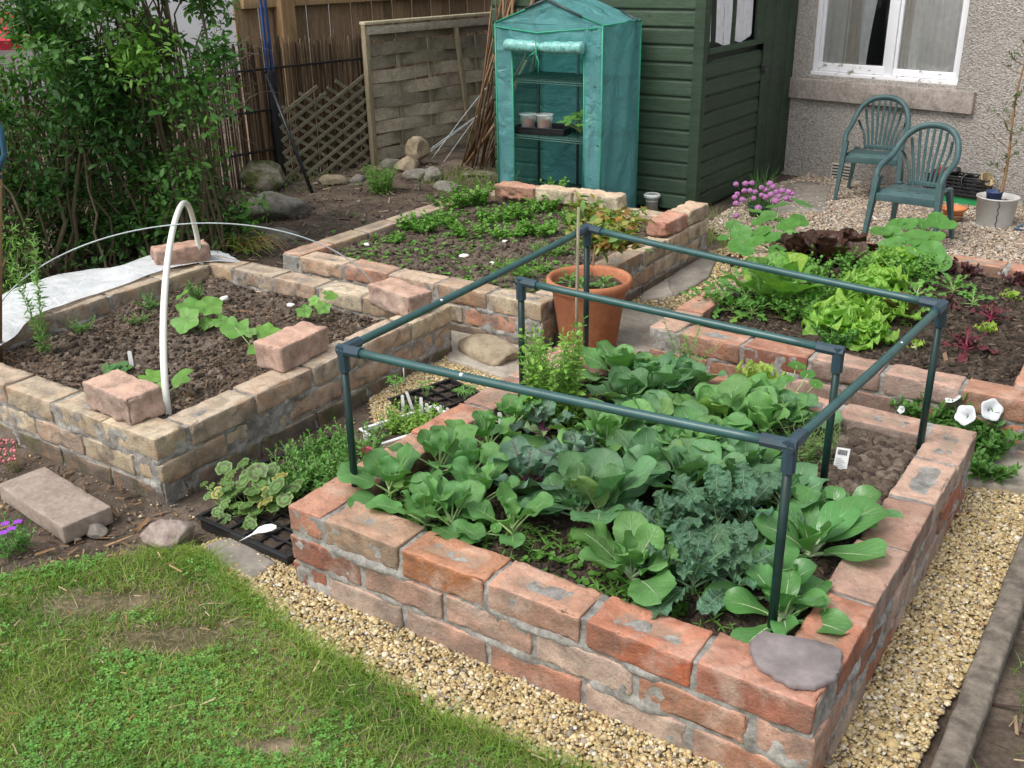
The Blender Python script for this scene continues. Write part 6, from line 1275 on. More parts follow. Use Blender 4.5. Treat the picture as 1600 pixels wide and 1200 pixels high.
rocket(1490, 450, 13, 1., 'feathery pale mizuna between the red seedlings'); rocket(1520, 470, 9, .8, 'small mizuna seedling in the right half of the lettuce bed')
lettuce(1142, 405, .165, 'small dark red lettuce at the left corner behind the rocket', 7, .06, .05, M_RED, (.10, .03, .03), el=(80, 30), h=.03)
p = at(1290, 500, .18); stemplant('parsley', 'curly parsley between romaine and frilly lettuces', 'parsley', (p[0], p[1], .165), 30, .085, .06, .012, .018, T_RND, (.12, .30, .05), (.18, .38, .07), lean=.5, per=3)
p = at(1285, 460, .18); stemplant('parsley', 'light green leafy parsley behind the romaine', 'parsley', (p[0], p[1], .165), 34, .10, .07, .012, .019, T_RND, (.16, .36, .06), (.2, .42, .08), lean=.5, per=3)
p = at(1310, 535, .18); stemplant('parsley', 'deep green parsley tuft at the near wall of the lettuce bed', 'parsley', (p[0], p[1], .165), 22, .075, .05, .012, .017, T_RND, (.10, .27, .05), lean=.5, per=3)
p = at(1275, 493, .18); discplant('coriander', 'pale bluish scalloped seedling beneath the romaine lettuce', 'seedling', (p[0], p[1], .165), ring((p[0], p[1], .165), 9, .035, .03, .06, .012, .018), M_NAS, (.20, .36, .15), lobe=.18, nl=5)
# nasturtiums
def nas(px, py, z, lb, L_): p = at(px, py, z); discplant('nasturtium', lb, 'nasturtium', (p[0], p[1], z), [(*at(a, b, c), r_*1.45) for a, b, c, r_ in L_], M_NAS, NC, .8, 'nasturtiums in the lettuce bed')
nas(1215, 400, .165, 'nasturtium clump with large round leaves at the back left of the lettuce bed', [(1222, 345, .26, .034), (1190, 362, .25, .03), (1248, 345, .27, .03), (1150, 385, .22, .026), (1215, 395, .22, .028), (1180, 330, .28, .024), (1252, 318, .30, .038), (1215, 322, .30, .036), (1188, 345, .27, .028), (1232, 352, .27, .036), (1158, 365, .25, .032), (1180, 378, .24, .030), (1130, 372, .24, .018), (1205, 372, .24, .03), (1165, 392, .22, .024), (1235, 372, .24, .03), (1200, 338, .28, .026), (1145, 352, .26, .022)])
nas(1430, 405, .165, 'nasturtium clump with large round leaves before the front chair', [(1410, 395, .24, .03), (1440, 385, .25, .032), (1395, 365, .26, .028), (1420, 350, .28, .026), (1460, 370, .27, .03), (1375, 400, .22, .024), (1378, 362, .26, .036), (1428, 372, .27, .042), (1400, 350, .27, .03), (1465, 345, .30, .032), (1400, 380, .25, .026), (1455, 395, .25, .038), (1480, 352, .29, .028), (1425, 405, .23, .028), (1470, 410, .22, .03), (1385, 385, .23, .026), (1440, 350, .27, .025)])
nas(1385, 530, .165, 'tiny nasturtium seedling by the near wall of the lettuce bed', [(1382, 520, .19, .016), (1395, 525, .19, .013), (1372, 528, .185, .012)])

# -------- far bed seedlings
p_ = lambda px, py, z=.17: at(px, py, z)
SB = [(700, 322, 20, .09, .055, 'leafy green seedling row end at the left of the far bed'), (740, 315, 26, .12, .06, 'tall clump of toothed leaves beneath the loose red brick'), (655, 355, 30, .08, .07, 'bright green clump by the left wall of the far bed'), (690, 345, 22, .07, .06, 'low green clump left of centre in the far bed'), (770, 342, 26, .07, .07, 'green clump at the centre of the far bed'), (812, 335, 26, .08, .07, 'green clump before the cream loose bricks'), (850, 325, 24, .08, .06, 'bright clump below the middle cream brick'), (735, 360, 22, .06, .07, 'low clump among white pebbles in the far bed'),
      (795, 365, 22, .06, .07, 'low clump right of centre in the far bed'), (840, 360, 24, .07, .07, 'yellow green clump towards the right of the far bed'), (610, 370, 10, .04, .06, 'sparse seedlings at the left corner of the far bed'), (830, 420, 26, .05, .07, 'broad leaved clump at the near wall of the far bed'), (862, 392, 26, .06, .06, 'broad leaved clump behind the terracotta pot'), (790, 415, 18, .04, .06, 'low clump by the near wall of the far bed'), (900, 345, 22, .09, .05, 'leafy clump behind the blueberry bush'), (870, 300, 16, .10, .05, 'upright shoots at the back wall of the far bed')]
for k, (px, py, n, H, sp, lb) in enumerate(SB):
    p = p_(px, py, .19); tm_ = T_LAN if k in (11, 12, 13) else T_RND; stemplant('seedling_clump', lb, 'seedlings', (p[0], p[1], .168), n, H, sp, .012, .024 if k not in (11, 12, 13) else .034, tm_, (.13, .31, .05), (.20, .40, .07), lean=.6, per=3, group='seedling clumps in the far bed', sr=.001)
ground_leaves('weed_seedlings', 'small weeds scattered over the soil of the far bed', (-1.48, 1.68, -.42, 2.85), zs_back, 850, .014, (.13, .29, .05), None, lambda X, Y: nzf(X, Y, 71, 5) > -.05)
m_shell = m_plain('white_pebble', (.75, .74, .71), .5, .08, 30)
WP = [(572, 383, 'on the soil at the left corner of the far bed'), (696, 352, 'left one of the cluster in the far bed'), (712, 364, 'right one of the cluster in the far bed'), (725, 401, 'lower centre of the far bed soil'), (770, 413, 'by the near wall of the far bed'), (790, 378, 'right of centre in the far bed'), (600, 357, 'upper left of the far bed'), (752, 489, 'on the gravel beneath the far bed wall'), (758, 478, 'nearest the far bed wall above the flagstone'), (744, 496, 'smallest one on the gravel by the flagstone'), (720, 483, 'beside the loose brown brick on the gravel'), (350, 468, 'at the squash leaves in the yellow bed'), (455, 478, 'by the far wall inside the yellow bed'), (493, 428, 'in the gap between the two yellow brick beds'), (512, 436, 'right one in the gap between the yellow beds')]
for k, (px, py, lb) in enumerate(WP):
    z = .17 if px > 560 and py < 420 else (.14 if px in (350, 455) else .03); c = at(px, py, z+.005); V, F = ICO2; s = rng.uniform(.010, .016); W_ = V*(1+.5*fbm(V*1.5+k, k)[:, None])*[s*1.4, s, s*.55]; mb = MB(); mb.add(W_@rotz(np.array(k*1.3)).T+c+[0, 0, .003], None, F); mb.build('white_pebble', m_shell, None, True, **tags('white pebble '+lb, 'pebble', 'white pebbles'))

# -------- yellow bed squash plants and seedlings
CC = (.18, .40, .07)
def squash(px, py, lb, L_, z=.14): p = at(px, py, z); discplant('squash_plant', lb, 'squash plant', (p[0], p[1], z-.02), [(*at(a, b, c), r_*1.45) for a, b, c, r_ in L_], M_CUC, CC, .9, 'young squash plants', lobe=.10, nl=5, notch=.45, wavy=.12, cup=.06)
squash(305, 520, 'squash plant with the largest jagged leaves in the middle of the yellow bed', [(300, 480, .20, .036), (328, 478, .22, .032), (290, 500, .19, .036), (345, 502, .18, .020), (322, 505, .17, .018), (285, 460, .21, .022)])
squash(400, 548, 'squash plant beside the loose brick on the right wall', [(368, 512, .19, .034), (418, 520, .19, .028), (408, 545, .18, .032), (392, 520, .20, .014), (440, 535, .17, .016)])
squash(492, 492, 'squash plant in the far right corner of the yellow bed', [(475, 486, .18, .020), (505, 480, .19, .020), (515, 462, .22, .020), (490, 470, .2, .016)])
squash(250, 625, 'squash seedling at the foot of the white hoop', [(236, 588, .19, .024), (285, 590, .19, .026), (250, 608, .17, .018), (232, 610, .18, .014)])
p = at(182, 578, .15); discplant('seedling', 'small dark green round leaved seedling left of the white plant label', 'seedling', (p[0], p[1], .12), ring((p[0], p[1], .14), 14, .045, .012, .03, .011, .016), M_NAS, (.08, .22, .05), lobe=.05)
for px, py, lb, H in ((310, 450, 'feathery seedling at the far corner of the yellow bed near the hoop foot', .09), (240, 468, 'feathery seedling by the fleece in the yellow bed', .08), (130, 500, 'feathery seedling in the left half of the yellow bed', .06), (215, 487, 'tiny feathery seedling beneath the fleece edge', .04)):
    p = at(px, py+14, .14); stemplant('seedling', lb, 'seedling', (p[0], p[1], .125), 12, H, .03, .011, .024, T_LAN, (.10, .25, .06), (.14, .30, .07), lean=.6, per=4, group='feathery seedlings in the yellow bed')
p = at(68, 545, .15); stemplant('cosmos', 'tall slender feathery plant at the left of the yellow bed', 'plant', (p[0], p[1], .13), 4, .40, .012, .010, .030, T_LAN, (.15, .33, .06), (.2, .4, .08), lean=.12, per=3, sr=.002, taper=.2)
p = at(430, 425, .14); stemplant('seedling', 'low weedy seedlings by the far wall inside the yellow bed', 'seedling', (p[0]-.3, p[1]-.05, .125), 14, .05, .06, .01, .016, T_RND, (.10, .22, .05), lean=.6, per=3)
# -------- plant labels
m_lab = m_plain('plant_label_plastic', (.80, .81, .80), .4, .03)
def label(px, py, z, h, wd, tilt, lb, rz=None, group='white plant labels'):
    c = at(px, py, z); rz = YAW*-1 if rz is None else rz; mb = MB(); u = np.array([math.cos(rz), math.sin(rz), 0]); up_ = np.array([math.sin(tilt)*math.cos(rz), math.sin(tilt)*math.sin(rz), math.cos(tilt)]); nn = np.cross(u, up_)
    pr = [(-.5, -.02), (.5, -.02), (.5, h), (.3, h+.003), (-.3, h+.003), (-.5, h)]; V = [c+u*(a*wd)+up_*b+nn*o for o in (-.0008, .0008) for a, b in pr]; k = 6
    mb.add(V, [(0, 5, 4, 3), (0, 3, 2, 1), (6, 7, 8, 9), (6, 9, 10, 11)]+[(i, (i+1) % k, k+(i+1) % k, k+i) for i in range(k)]); return mb.build('plant_label', m_lab, None, False, **tags(lb, 'plant label', group))
label(206, 572, .135, .050, .014, .0, 'white plant label beside the dark green seedling in the yellow bed')
for k, (px, py, h, tl, lb) in enumerate(((630, 640, .048, .0, 'leftmost upright white label in the seedling cell tray'), (643, 635, .05, -.25, 'second white label from the left, leaning, in the cell tray'), (659, 645, .05, .0, 'third white label in the cell tray, upright'), (673, 655, .052, -.2, 'fourth white label in the cell tray, leaning left'), (690, 648, .03, -.1, 'short fifth white label in the cell tray'), (702, 650, .026, -.2, 'rightmost short white label in the cell tray'))): label(px, py, .05, h, .010, tl, lb)
for px, py, lb in ((877, 690, 'white label half hidden beside the purple cabbages'), (784, 672, 'white label among the young broccoli'), (940, 690, 'white label left of the middle cabbages'), (865, 600, 'white label tip beside the minty herb')): label(px, py, .19, .05, .012, -.1, lb)
# printed seed label with barcode
c = at(1311, 738, .185); t = thing('seed_label', 'printed white seed label with a barcode stuck in the dry soil patch', 'seed label', c); rz = -YAW*.2+.05; u = np.array([math.cos(rz), math.sin(rz), 0]); upv = np.array([0, .25, .968]); nv_ = np.cross(u, upv)
def plate(mb, a0, a1, b0, b1, o0, o1, r=.0005, col=(.5, .5, .5)):
    V = [c+u*a+upv*b+nv_*o for o in (o0, o1) for a, b in ((a0, b0), (a1, b0), (a1, b1), (a0, b1))]; mb.add(V, [(0, 3, 2, 1), (4, 5, 6, 7), (0, 1, 5, 4), (1, 2, 6, 5), (2, 3, 7, 6), (3, 0, 4, 7)], None, col)
mb = MB(); plate(mb, -.016, .016, -.01, .062, -.001, .0); mb.build('card', m_lab, t, False)
mb = MB(); mb2 = MB(); x = -.012; k = 0
while x < .011: w_ = (.0006, .0012, .0008, .0016)[k % 4]; plate(mb, x, x+w_, .044, .057, .0002, .0006); x += w_+(.0007, .001, .0006)[k % 3]; k += 1
mb.build('barcode', m_black, t, False)
for k in range(7): plate(mb2, -.012, -.012+(.022, .019, .023, .016, .021, .018, .012)[k], .008+k*.0042, .0095+k*.0042, .0002, .0006)
mb2.build('small_print', m_plain('grey_print', (.35, .36, .38), .6, .05), t, False)

# -------- trays and pots between the beds
a_ = at(318, 812, .03); b_ = at(450, 872, .03); L_ = .30; ang = math.atan2(b_[1]-a_[1], b_[0]-a_[0])
c = (a_+b_)/2+np.array([-math.sin(ang), math.cos(ang), 0])*.085; tray('seed_tray', (c[0], c[1], .005), (np.linalg.norm(b_-a_)+.01, .18, .036), ang, 'black plastic tray of young pelargoniums at the corner of the red bed', cells=(6, 4))
P = at(378, 785, .05); t = thing('pelargonium', 'clump of young pelargoniums with dark ringed leaves in the black tray', 'pelargonium', (P[0], P[1], .035)); mb = MB(); ms = MB()
for k, (px, py, z, r_) in enumerate([(340, 770, .07, .014), (352, 788, .06, .013), (365, 770, .08, .016), (380, 752, .10, .019), (402, 738, .12, .022), (432, 760, .11, .021), (395, 768, .09, .018), (415, 785, .08, .017), (385, 790, .07, .016), (368, 790, .06, .014), (352, 755, .08, .014), (425, 735, .11, .018), (375, 800, .05, .014), (400, 800, .06, .015), (420, 770, .09, .017), (360, 742, .09, .014), (445, 780, .09, .017), (380, 725, .09, .016), (340, 800, .045, .012), (325, 775, .06, .010), (408, 755, .10, .018), (438, 745, .11, .017), (350, 732, .08, .018), (392, 812, .045, .012), (330, 760, .06, .010), (455, 765, .1, .02)]):
    q = np.array(at(px, py, z)); b0 = np.array([q[0]*.7+P[0]*.3, q[1]*.7+P[1]*.3, .03]); a = rng.uniform(0, 6.3)
    q2 = q+np.array([rng.normal(0, .022), rng.normal(0, .022), -.012]); disc(mb, ms, q2, b0, r_*1.2, (.4*math.sin(a), -.3, 1), (.15, .30, .07), lobe=.05, nl=7, notch=.35, wavy=.1, cup=.12, sr=.0012)
    disc(mb, ms, q, b0, r_*1.35, (.4*math.cos(a), -.35+.3*math.sin(a), 1), (.17, .33, .08) if k % 7 else (.42, .40, .09), lobe=.05, nl=7, notch=.35, wavy=.1, cup=.12, sr=.0012)
mb.build('leaves', M_PEL, t); ms.build('stalks', M_STALK, t)
# the big white spoon-shaped label lying on the tray
c0 = at(374, 846, .048); c1 = at(432, 822, .05); d = (c1-c0); d /= np.linalg.norm(d); s_ = np.array([-d[1], d[0], 0]); Ln = np.linalg.norm(c1-c0); V = []
ol = [(0, 0), (.35, .035), (.5, .12), (.62, .19), (.8, .20), (.95, .14), (1.0, .0), (.93, -.13), (.8, -.17), (.62, -.14), (.5, -.06), (.35, -.02)]
for z in (0, .0015):
    for a, b in ol: V.append(c0+d*a*Ln+s_*b*Ln+np.array([0, 0, z+.004*math.sin(a*3)]))
k = len(ol); V += [c0+d*.7*Ln+np.array([0, 0, .005]), c0+d*.7*Ln+np.array([0, 0, .0065])]; mb = MB(); mb.add(V, [(i, (i+1) % k, k+(i+1) % k, k+i) for i in range(k)], [(2*k+1, k+i, k+(i+1) % k) for i in range(k)]+[(2*k, (i+1) % k, i) for i in range(k)])
mb.build('plant_label', m_lab, None, False, **tags('white spoon shaped plant label lying on the black tray', 'plant label'))
# minty plants in pots behind the pelargoniums
for k, (px, py, lb) in enumerate(((455, 735, 'leafy green bedding plants nearest the pelargonium tray'), (505, 705, 'leafy green bedding plants in the middle of the row'), (540, 745, 'leafy green bedding plants against the red bed wall'), (550, 690, 'leafy green bedding plants at the cage post'), (490, 745, 'leafy green bedding plants next to the red bed corner'))):
    p = at(px, py+8, .05); stemplant('bedding_plant', lb, 'bedding plants', (p[0], p[1], .02), 42, .085, .075, .012, .021, T_OV, (.11, .28, .055), (.17, .36, .08), lean=.5, per=2, group='bedding plants between the beds', mat=None)
p = at(500, 735, .0); c = (p[0], p[1], .004); tray('seed_tray', c, (.26, .20, .03), 1.35, 'black tray holding the leafy bedding plants between the beds')
# white and pink box with seedlings
p = at(640, 668, .03); tw = tray('seed_box', (p[0]-.0, p[1]+.0, .006), (.26, .12, .036), 1.25, 'white plastic box of bright seedlings beside the red bed', m_wh, None, 'seed box')
stemplant('seedlings', 'bright yellow green seedlings growing in the white box', 'seedlings', (p[0], p[1], .03), 90, .06, .085, .010, .017, T_OV, (.22, .42, .06), (.30, .48, .09), lean=.35, per=2, sr=.001)
p2 = at(575, 705, .045); mb = MB(); mb.box((p2[0], p2[1], .035), (.075, .010, .05), -.15, .002, (2, 1, 1)); mb.build('seed_packet', m_plain('pink_packet', (.55, .10, .16), .45, .2, 14), None, **tags('pink and blue seed packet propped at the end of the white box', 'seed packet'))
# black cell tray with lupin-like plants
p = at(690, 632, .02); tray('seed_tray', (p[0], p[1], .004), (.24, .22, .035), 1.3, 'black cell tray with labels and small lupins between the beds', cells=(5, 4))
def lupin(px, py, z, lb, s=1.):
    p = at(px, py, z); t = thing('lupin_seedling', lb, 'lupin', (p[0], p[1], .03), 'lupin seedlings in the cell tray'); mb = MB(); ms = MB(); pos = []; az = []; el_ = []; sz = []
    for k in range(6):
        a = k*1.05+rng.uniform(0, .5); q = np.array([p[0]+.022*s*math.cos(a), p[1]+.022*s*math.sin(a), p[2]+rng.normal(0, .004)]); ms.tube([(p[0], p[1], .03), (q+[p[0], p[1], .03])/2, q], .001, 5, (.25, .4, .15), False)
        for j in range(8): pos.append(q); az.append(j*PI/4+a); el_.append(rng.normal(.05, .15)); sz.append(.020*s)
    n = len(pos); scatter(mb, T_LAN[0]*[1.4, 1, 1], T_LAN[1], None, np.array(pos), np.array(sz), orient(np.array(az), np.array(el_), rng.normal(0, .2, n)), np.tile((.14, .32, .07), (n, 1))*rng.uniform(.8, 1.3, (n, 1)), T_LAN[2]); mb.build('leaves', M_SM, t); ms.build('stalks', M_STALK, t)
lupin(725, 608, .07, 'larger lupin seedling on the right of the cell tray', 1.1); lupin(665, 600, .08, 'lupin seedling in the middle of the cell tray', .8); lupin(618, 592, .085, 'bluish lupin seedling at the left with a green topped stick', 1.)
mb = MB(); q = at(632, 600, .04); mb.tube([q, q+[0, 0, .07]], .0018, 6, (.7, .7, .68)); mb.tube([q+[0, 0, .066], q+[0, 0, .080]], .0030, 8, (.02, .35, .25)); mb.build('stick', m_col('stick_colour', .5, .05), None, **tags('thin white stick with a green tip in the cell tray', 'stick'))

# -------- flowers and pots on the right
P = at(1185, 342, .0); t = thing('chives_pot', 'green pot of chives with round purple flowers beside the shed', 'potted chives', (P[0], P[1], 0)); mb = MB(); mb.lathe([(.001, 0), (.045, 0), (.06, .07), (.064, .072), (.064, .084), (.055, .084)], (P[0], P[1], 0), 32); mb.build('pot_body', m_plain('dark_green_pot', (.02, .06, .05), .4, .1), t)
ms = MB(); M_CHF = m_col('chive_flower', .7, .3, 300, .002); V, F = ICO2
H_ = [(1150, 288), (1165, 287), (1175, 286), (1190, 293), (1203, 287), (1208, 292), (1152, 303), (1163, 298), (1172, 298), (1180, 300), (1196, 297), (1213, 300), (1222, 298), (1232, 300), (1238, 303), (1148, 308), (1160, 312), (1178, 310), (1190, 305), (1205, 304), (1217, 307), (1228, 310), (1150, 318), (1185, 325), (1150, 337), (1196, 308), (1212, 314), (1235, 311)]
for k, (px, py) in enumerate(H_):
    z = .29-.0018*(py-287)+rng.normal(0, .004); q = np.array(at(px, py, z)); b0 = np.array([P[0]+(q[0]-P[0])*.25, P[1]+(q[1]-P[1])*.25, .07]); ms.tube([b0, (b0+q)/2+[0, 0, .01], q], .0014, 5, (.10, .22, .07), False)
    r_ = rng.uniform(.0125, .0165); W_ = V*r_*(1+.28*(hash3(np.arange(len(V)), k*7+np.arange(len(V))*3, np.arange(len(V))*5)-.5))[:, None]; mf = MB(); mf.smooth = False; mf.add(W_*[1, 1, .85]+q, None, F, np.array((.42, .17, .38))*rng.uniform(.8, 1.25, (len(V), 1))); mf.build('flower', M_CHF, t)

X = P[0]+rng.normal(0, .022, 220); Y = P[1]+rng.normal(0, .022, 220); mb = MB(); blades(mb, X, Y, .07, .15, .0035, .35, np.array((.09, .20, .06))*rng.uniform(.7, 1.3, (220, 1)), 4); mb.build('leaves', M_SM, t); ms.build('stems', M_STALK, t)
# petunias
P = at(1520, 690, .02); t = thing('petunia_pot', 'pot of petunias with large white trumpet flowers at the right end of the red bed', 'potted petunias', (P[0], P[1], 0)); mb = MB(); mb.lathe([(.001, 0), (.06, 0), (.075, .08), (.08, .09), (.07, .09)], (P[0], P[1]+.06, 0), 32); mb.build('pot_body', m_wh, t)
for k, (px, py, n, H) in enumerate(((1430, 635, 22, .11), (1465, 650, 28, .13), (1505, 655, 30, .14), (1535, 680, 26, .12), (1545, 712, 16, .06))):
    p = at(px, py+20, .05); stemplant('', '', '', (p[0], p[1], .03), int(n*1.6), H, .05, .012, .038, T_OV, (.085, .22, .05), (.13, .29, .06), lean=.5, per=2, parent=t, sr=.0015)
m_pet = m_plain('white_petal', (.62, .64, .66), .6, .10, 50, bumpd=.002, bscale=70)
def trumpet(px, py, z, r_, nrm):
    q = np.array(at(px, py, z)); n_ = np.array(nrm, float); n_ /= np.linalg.norm(n_); x = np.cross([0, 0, 1.], n_); x /= np.linalg.norm(x)+1e-9; y = np.cross(n_, x); mb = MB(); V = []; seg = 30; pr = [(.07, -.95), (.11, -.6), (.20, -.38), (.42, -.20), (.70, -.07), (.90, -.01), (1.0, -.05)]
    for k, (a, b) in enumerate(pr):
        for i in range(seg): th = i*2*PI/seg; rr_ = a*(1+.07*math.cos(5*th)*a); V.append(q+(x*math.cos(th)+y*math.sin(th))*rr_*r_+n_*(b+.05*a*math.sin(5*th+1))*r_)
    mb.add(V, [(k*seg+i, k*seg+(i+1) % seg, (k+1)*seg+(i+1) % seg, (k+1)*seg+i) for k in range(len(pr)-1) for i in range(seg)]); mb.build('flower', m_pet, t)
for px, py, z, r_, nn in ((1550, 640, .17, .031, (.5, -.7, .5)), (1508, 648, .17, .029, (-.3, -.8, .5)), (1488, 622, .17, .022, (-.4, -.2, .9)), (1462, 610, .16, .022, (-.4, -.3, .8)), (1408, 640, .12, .012, (-.4, -.7, .5)), (1450, 680, .1, .01, (0, -1, .3))): trumpet(px, py, z, r_, nn)
# lavender
P = at(1365, 628, .02); t = thing('lavender_pot', 'silvery lavender in a white pot behind the red bed', 'potted lavender', (P[0], P[1], 0)); mb = MB(); mb.lathe([(.001, 0), (.045, 0), (.058, .085), (.062, .09), (.062, .105), (.054, .105)], (P[0]+.02, P[1]+.01, 0), 28); mb.build('pot_body', m_wh, t)
stemplant('', '', '', (P[0], P[1], .07), 70, .10, .05, .008, .018, T_LAN, (.21, .29, .16), (.27, .34, .21), lean=.6, per=3, parent=t, sr=.001)
p = at(1330, 600, .03); stemplant('herb', 'grey green herb shoots between the two red beds', 'herb', (p[0], p[1], .02), 20, .15, .05, .012, .020, T_LAN, (.13, .24, .09), lean=.3, per=3)
# blueberry bush in the terracotta pot
t = thing('blueberry_bush', 'small bush with orange tinged leaves and a woody stem in the terracotta pot', 'bush', (pc[0], pc[1], PH-.04)); b0 = np.array(at(922, 428, PH-.03)); ms = MB(); mb = MB(); pos = []; az = []; el_ = []; sz = []; cc = []
top = np.array(at(930, 385, PH+.06)); ms.tube([b0-[0, 0, .02], (b0+top)/2+[.004, 0, 0], top], [.0075, .006, .005], 8, (.20, .13, .08), False)
TG = [(900, 345), (915, 330), (930, 345), (950, 340), (965, 355), (985, 372), (975, 340), (945, 365), (925, 370), (905, 320), (960, 375), (895, 365), (990, 350), (935, 322), (1000, 378)]
for k, (px, py) in enumerate(TG):
    q = np.array(at(px, py, PH+.06+(385-py)*.0013)); q = q+rng.normal(0, .01, 3); md = (top+q)/2+[0, 0, .01]; P3 = np.array([top, md, q]); ms.tube(P3, [.003, .002, .001], 6, (.25, .16, .09), False)
    for j in range(60): s = rng.uniform(.25, 1.15); pos.append(top+(q-top)*s+rng.normal(0, .014, 3)); az.append(rng.uniform(0, 6.3)); el_.append(rng.normal(.1, .5)); sz.append(rng.uniform(.028, .055)); cc.append(((.20, .30, .06), (.38, .30, .06), (.42, .22, .06), (.14, .28, .06), (.36, .36, .10))[int(rng.integers(5)) if px > 930 else int(rng.choice([0, 3, 4]))])
q = np.array(at(898, 296, PH+.22)); ms.tube([top, (top+q)/2+[-.01, 0, .02], q], [.0025, .002, .001], 6, (.15, .08, .07), False)
n = len(pos); scatter(mb, T_OV[0], T_OV[1], None, np.array(pos), np.array(sz), orient(np.array(az), np.array(el_), rng.normal(0, .5, n)), np.array(cc)*rng.uniform(.75, 1.25, (n, 1)), T_OV[2]); mb.build('leaves', M_SM, t); ms.build('branches', M_WOOD, t)
for k, (dx, dy, lb) in enumerate(((-.06, -.03, 'jagged weeds on the left inside the terracotta pot'), (.06, .0, 'jagged weeds on the right inside the terracotta pot'), (.0, -.06, 'jagged weeds at the front inside the terracotta pot'))):
    rosette('weed', lb, 'weed', (pc[0]+dx, pc[1]+dy, PH-.038), 12, .055, .016, M_GRN, 'weeds in the terracotta pot', (60, 20), (-20, -40), .012, .6, col=(.12, .27, .05), a=.5, b=.55, cup=.1, wave=.002, serr=.5, sn_=3, nu=4, nv=14, sr=.001)
# spindly sapling in the bucket
t = thing('sapling', 'tall spindly almost leafless sapling in the white bucket', 'sapling', (BK[0], BK[1], .08)); ms = MB(); mb = MB(); zt_ = hgt(BK, 60); n = 22; s = np.linspace(0, 1, n); tr2 = np.array([[BK[0]+.01*math.sin(v*7)+.02*v, BK[1]+.01*math.sin(v*5), .08+(zt_-.08)*v] for v in s]); ms.tube(tr2, np.linspace(.0085, .003, n), 7, (.34, .20, .10), False); pos = []; az = []; el_ = []; sz = []
for k in range(34):
    v = rng.uniform(.15, .98); i = int(v*(n-1)); b0 = tr2[i]; a = rng.uniform(0, 6.3); ln = rng.uniform(.04, .15)*(1-.4*v); e = b0+np.array([ln*math.cos(a), ln*math.sin(a)*.6, ln*rng.uniform(.3, .9)]); md = (b0+e)/2+[0, 0, -.01]; ms.tube([b0, md, e], [.003, .002, .001], 5, (.30, .19, .11), False)
    for j in range(int(rng.integers(2, 14))): q = b0+(e-b0)*rng.uniform(.6, 1.05); pos.append(q+rng.normal(0, .004, 3)); az.append(rng.uniform(0, 6.3)); el_.append(rng.normal(.2, .6)); sz.append(rng.uniform(.014, .028))
n = len(pos); scatter(mb, T_LAN[0]*[1.6, 1, 1], T_LAN[1], None, np.array(pos), np.array(sz), orient(np.array(az), np.array(el_), rng.normal(0, .4, n)), np.tile((.09, .14, .05), (n, 1))*rng.uniform(.7, 1.6, (n, 1)), T_LAN[2]); mb.build('leaves', M_SM, t); ms.build('branches', M_WOOD, t)
# seedling plant on the greenhouse shelf
p = gp(.68, .35, SHZ+.02); discplant('potted_plant', 'leafy green potted plant on the middle greenhouse shelf', 'potted plant', tuple(p), ring(tuple(p), 18, .10, .05, .12, .020, .032), M_CUC, (.14, .34, .06), 1.2, None, lobe=.1, nl=5, wavy=.1)

# -------- leafy clump, dried leaves, grass tufts, corner flowers at the far left
p = at(597, 300, .09); stemplant('leafy_clump', 'bright green leafy clump on the brown earth before the lattice', 'plant', (p[0], p[1], .08), 60, .17, .06, .015, .030, T_LAN, (.13, .30, .05), (.20, .40, .07), lean=.35, per=3, sr=.0016)
p = at(395, 392, .1); mb = MB(); n = 70; X = p[0]+rng.normal(0, .03, n); Y = p[1]+rng.normal(0, .03, n); pal = np.array([(.38, .30, .10), (.30, .34, .08), (.36, .20, .08), (.16, .28, .05)])
for k in range(n):
    a = rng.uniform(-2.6, .6); ln = rng.uniform(.10, .26); b0 = np.array([X[k]-.05, Y[k], .10]); s = np.linspace(0, 1, 8)[:, None]; pts = b0+np.hstack([s*ln*math.cos(a), s*ln*math.sin(a)*.6, (np.sin(s*PI*.85)*ln*rng.uniform(.15, .45))]); mb.tube(pts, np.linspace(.0028, .001, 8), 4, pal[rng.integers(4)]*rng.uniform(.7, 1.2), False)
mb.build('dried_leaves', M_STALK, None, **tags('yellowing bent daffodil leaves on the earth between the two yellow beds', 'dried leaves'))
for k, (box, n, h, lb) in enumerate((((-.75, 3.1, -.25, 3.75), 900, .075, 'long grass tufts at the corner of the green shed'), ((-.3, 2.98, 1.5, 3.25), 700, .045, 'sparse grass along the far wall of the lettuce bed'), ((-2.3, 3.3, -1.6, 3.7), 500, .07, 'grass growing under the canes by the greenhouse'), ((.05, 3.7, .65, 3.95), 200, .05, 'grass at the feet of the front green chair'), ((-3.2, 2.7, -2.7, 3.2), 300, .06, 'grass at the foot of the black fence post'))):
    X = rng.uniform(box[0], box[2], n); Y = rng.uniform(box[1], box[3], n); kk = nzf(X, Y, 80+k, 8) > -.02; X, Y = X[kk], Y[kk]; m_ = rng.random((len(X), 1)); mb = MB(); blades(mb, X, Y, gz(X, Y)[:, None].ravel() if False else .0+gz(X, Y), h, .0035, .8, np.array((.11, .23, .045))*(1-m_)+np.array((.30, .34, .10))*m_); o = mb.build('grass', m_grass, None, False); o['kind'] = 'stuff'; o['label'] = lb; o['category'] = 'grass'
ground_leaves('weed_seedlings', 'low weeds on the earth between the yellow beds', (-1.9, 1.38, -.65, 1.56), lambda X, Y: gz(X, Y)+.01, 130, .016, (.12, .27, .05))
ground_leaves('weed_seedlings', 'small weeds on the brown earth before the fence', (-3.3, 1.5, -1.65, 3.8), lambda X, Y: gz(X, Y)+.004, 150, .014, (.12, .25, .05))
M_PPL = m_col('purple_petal', .6, .1)
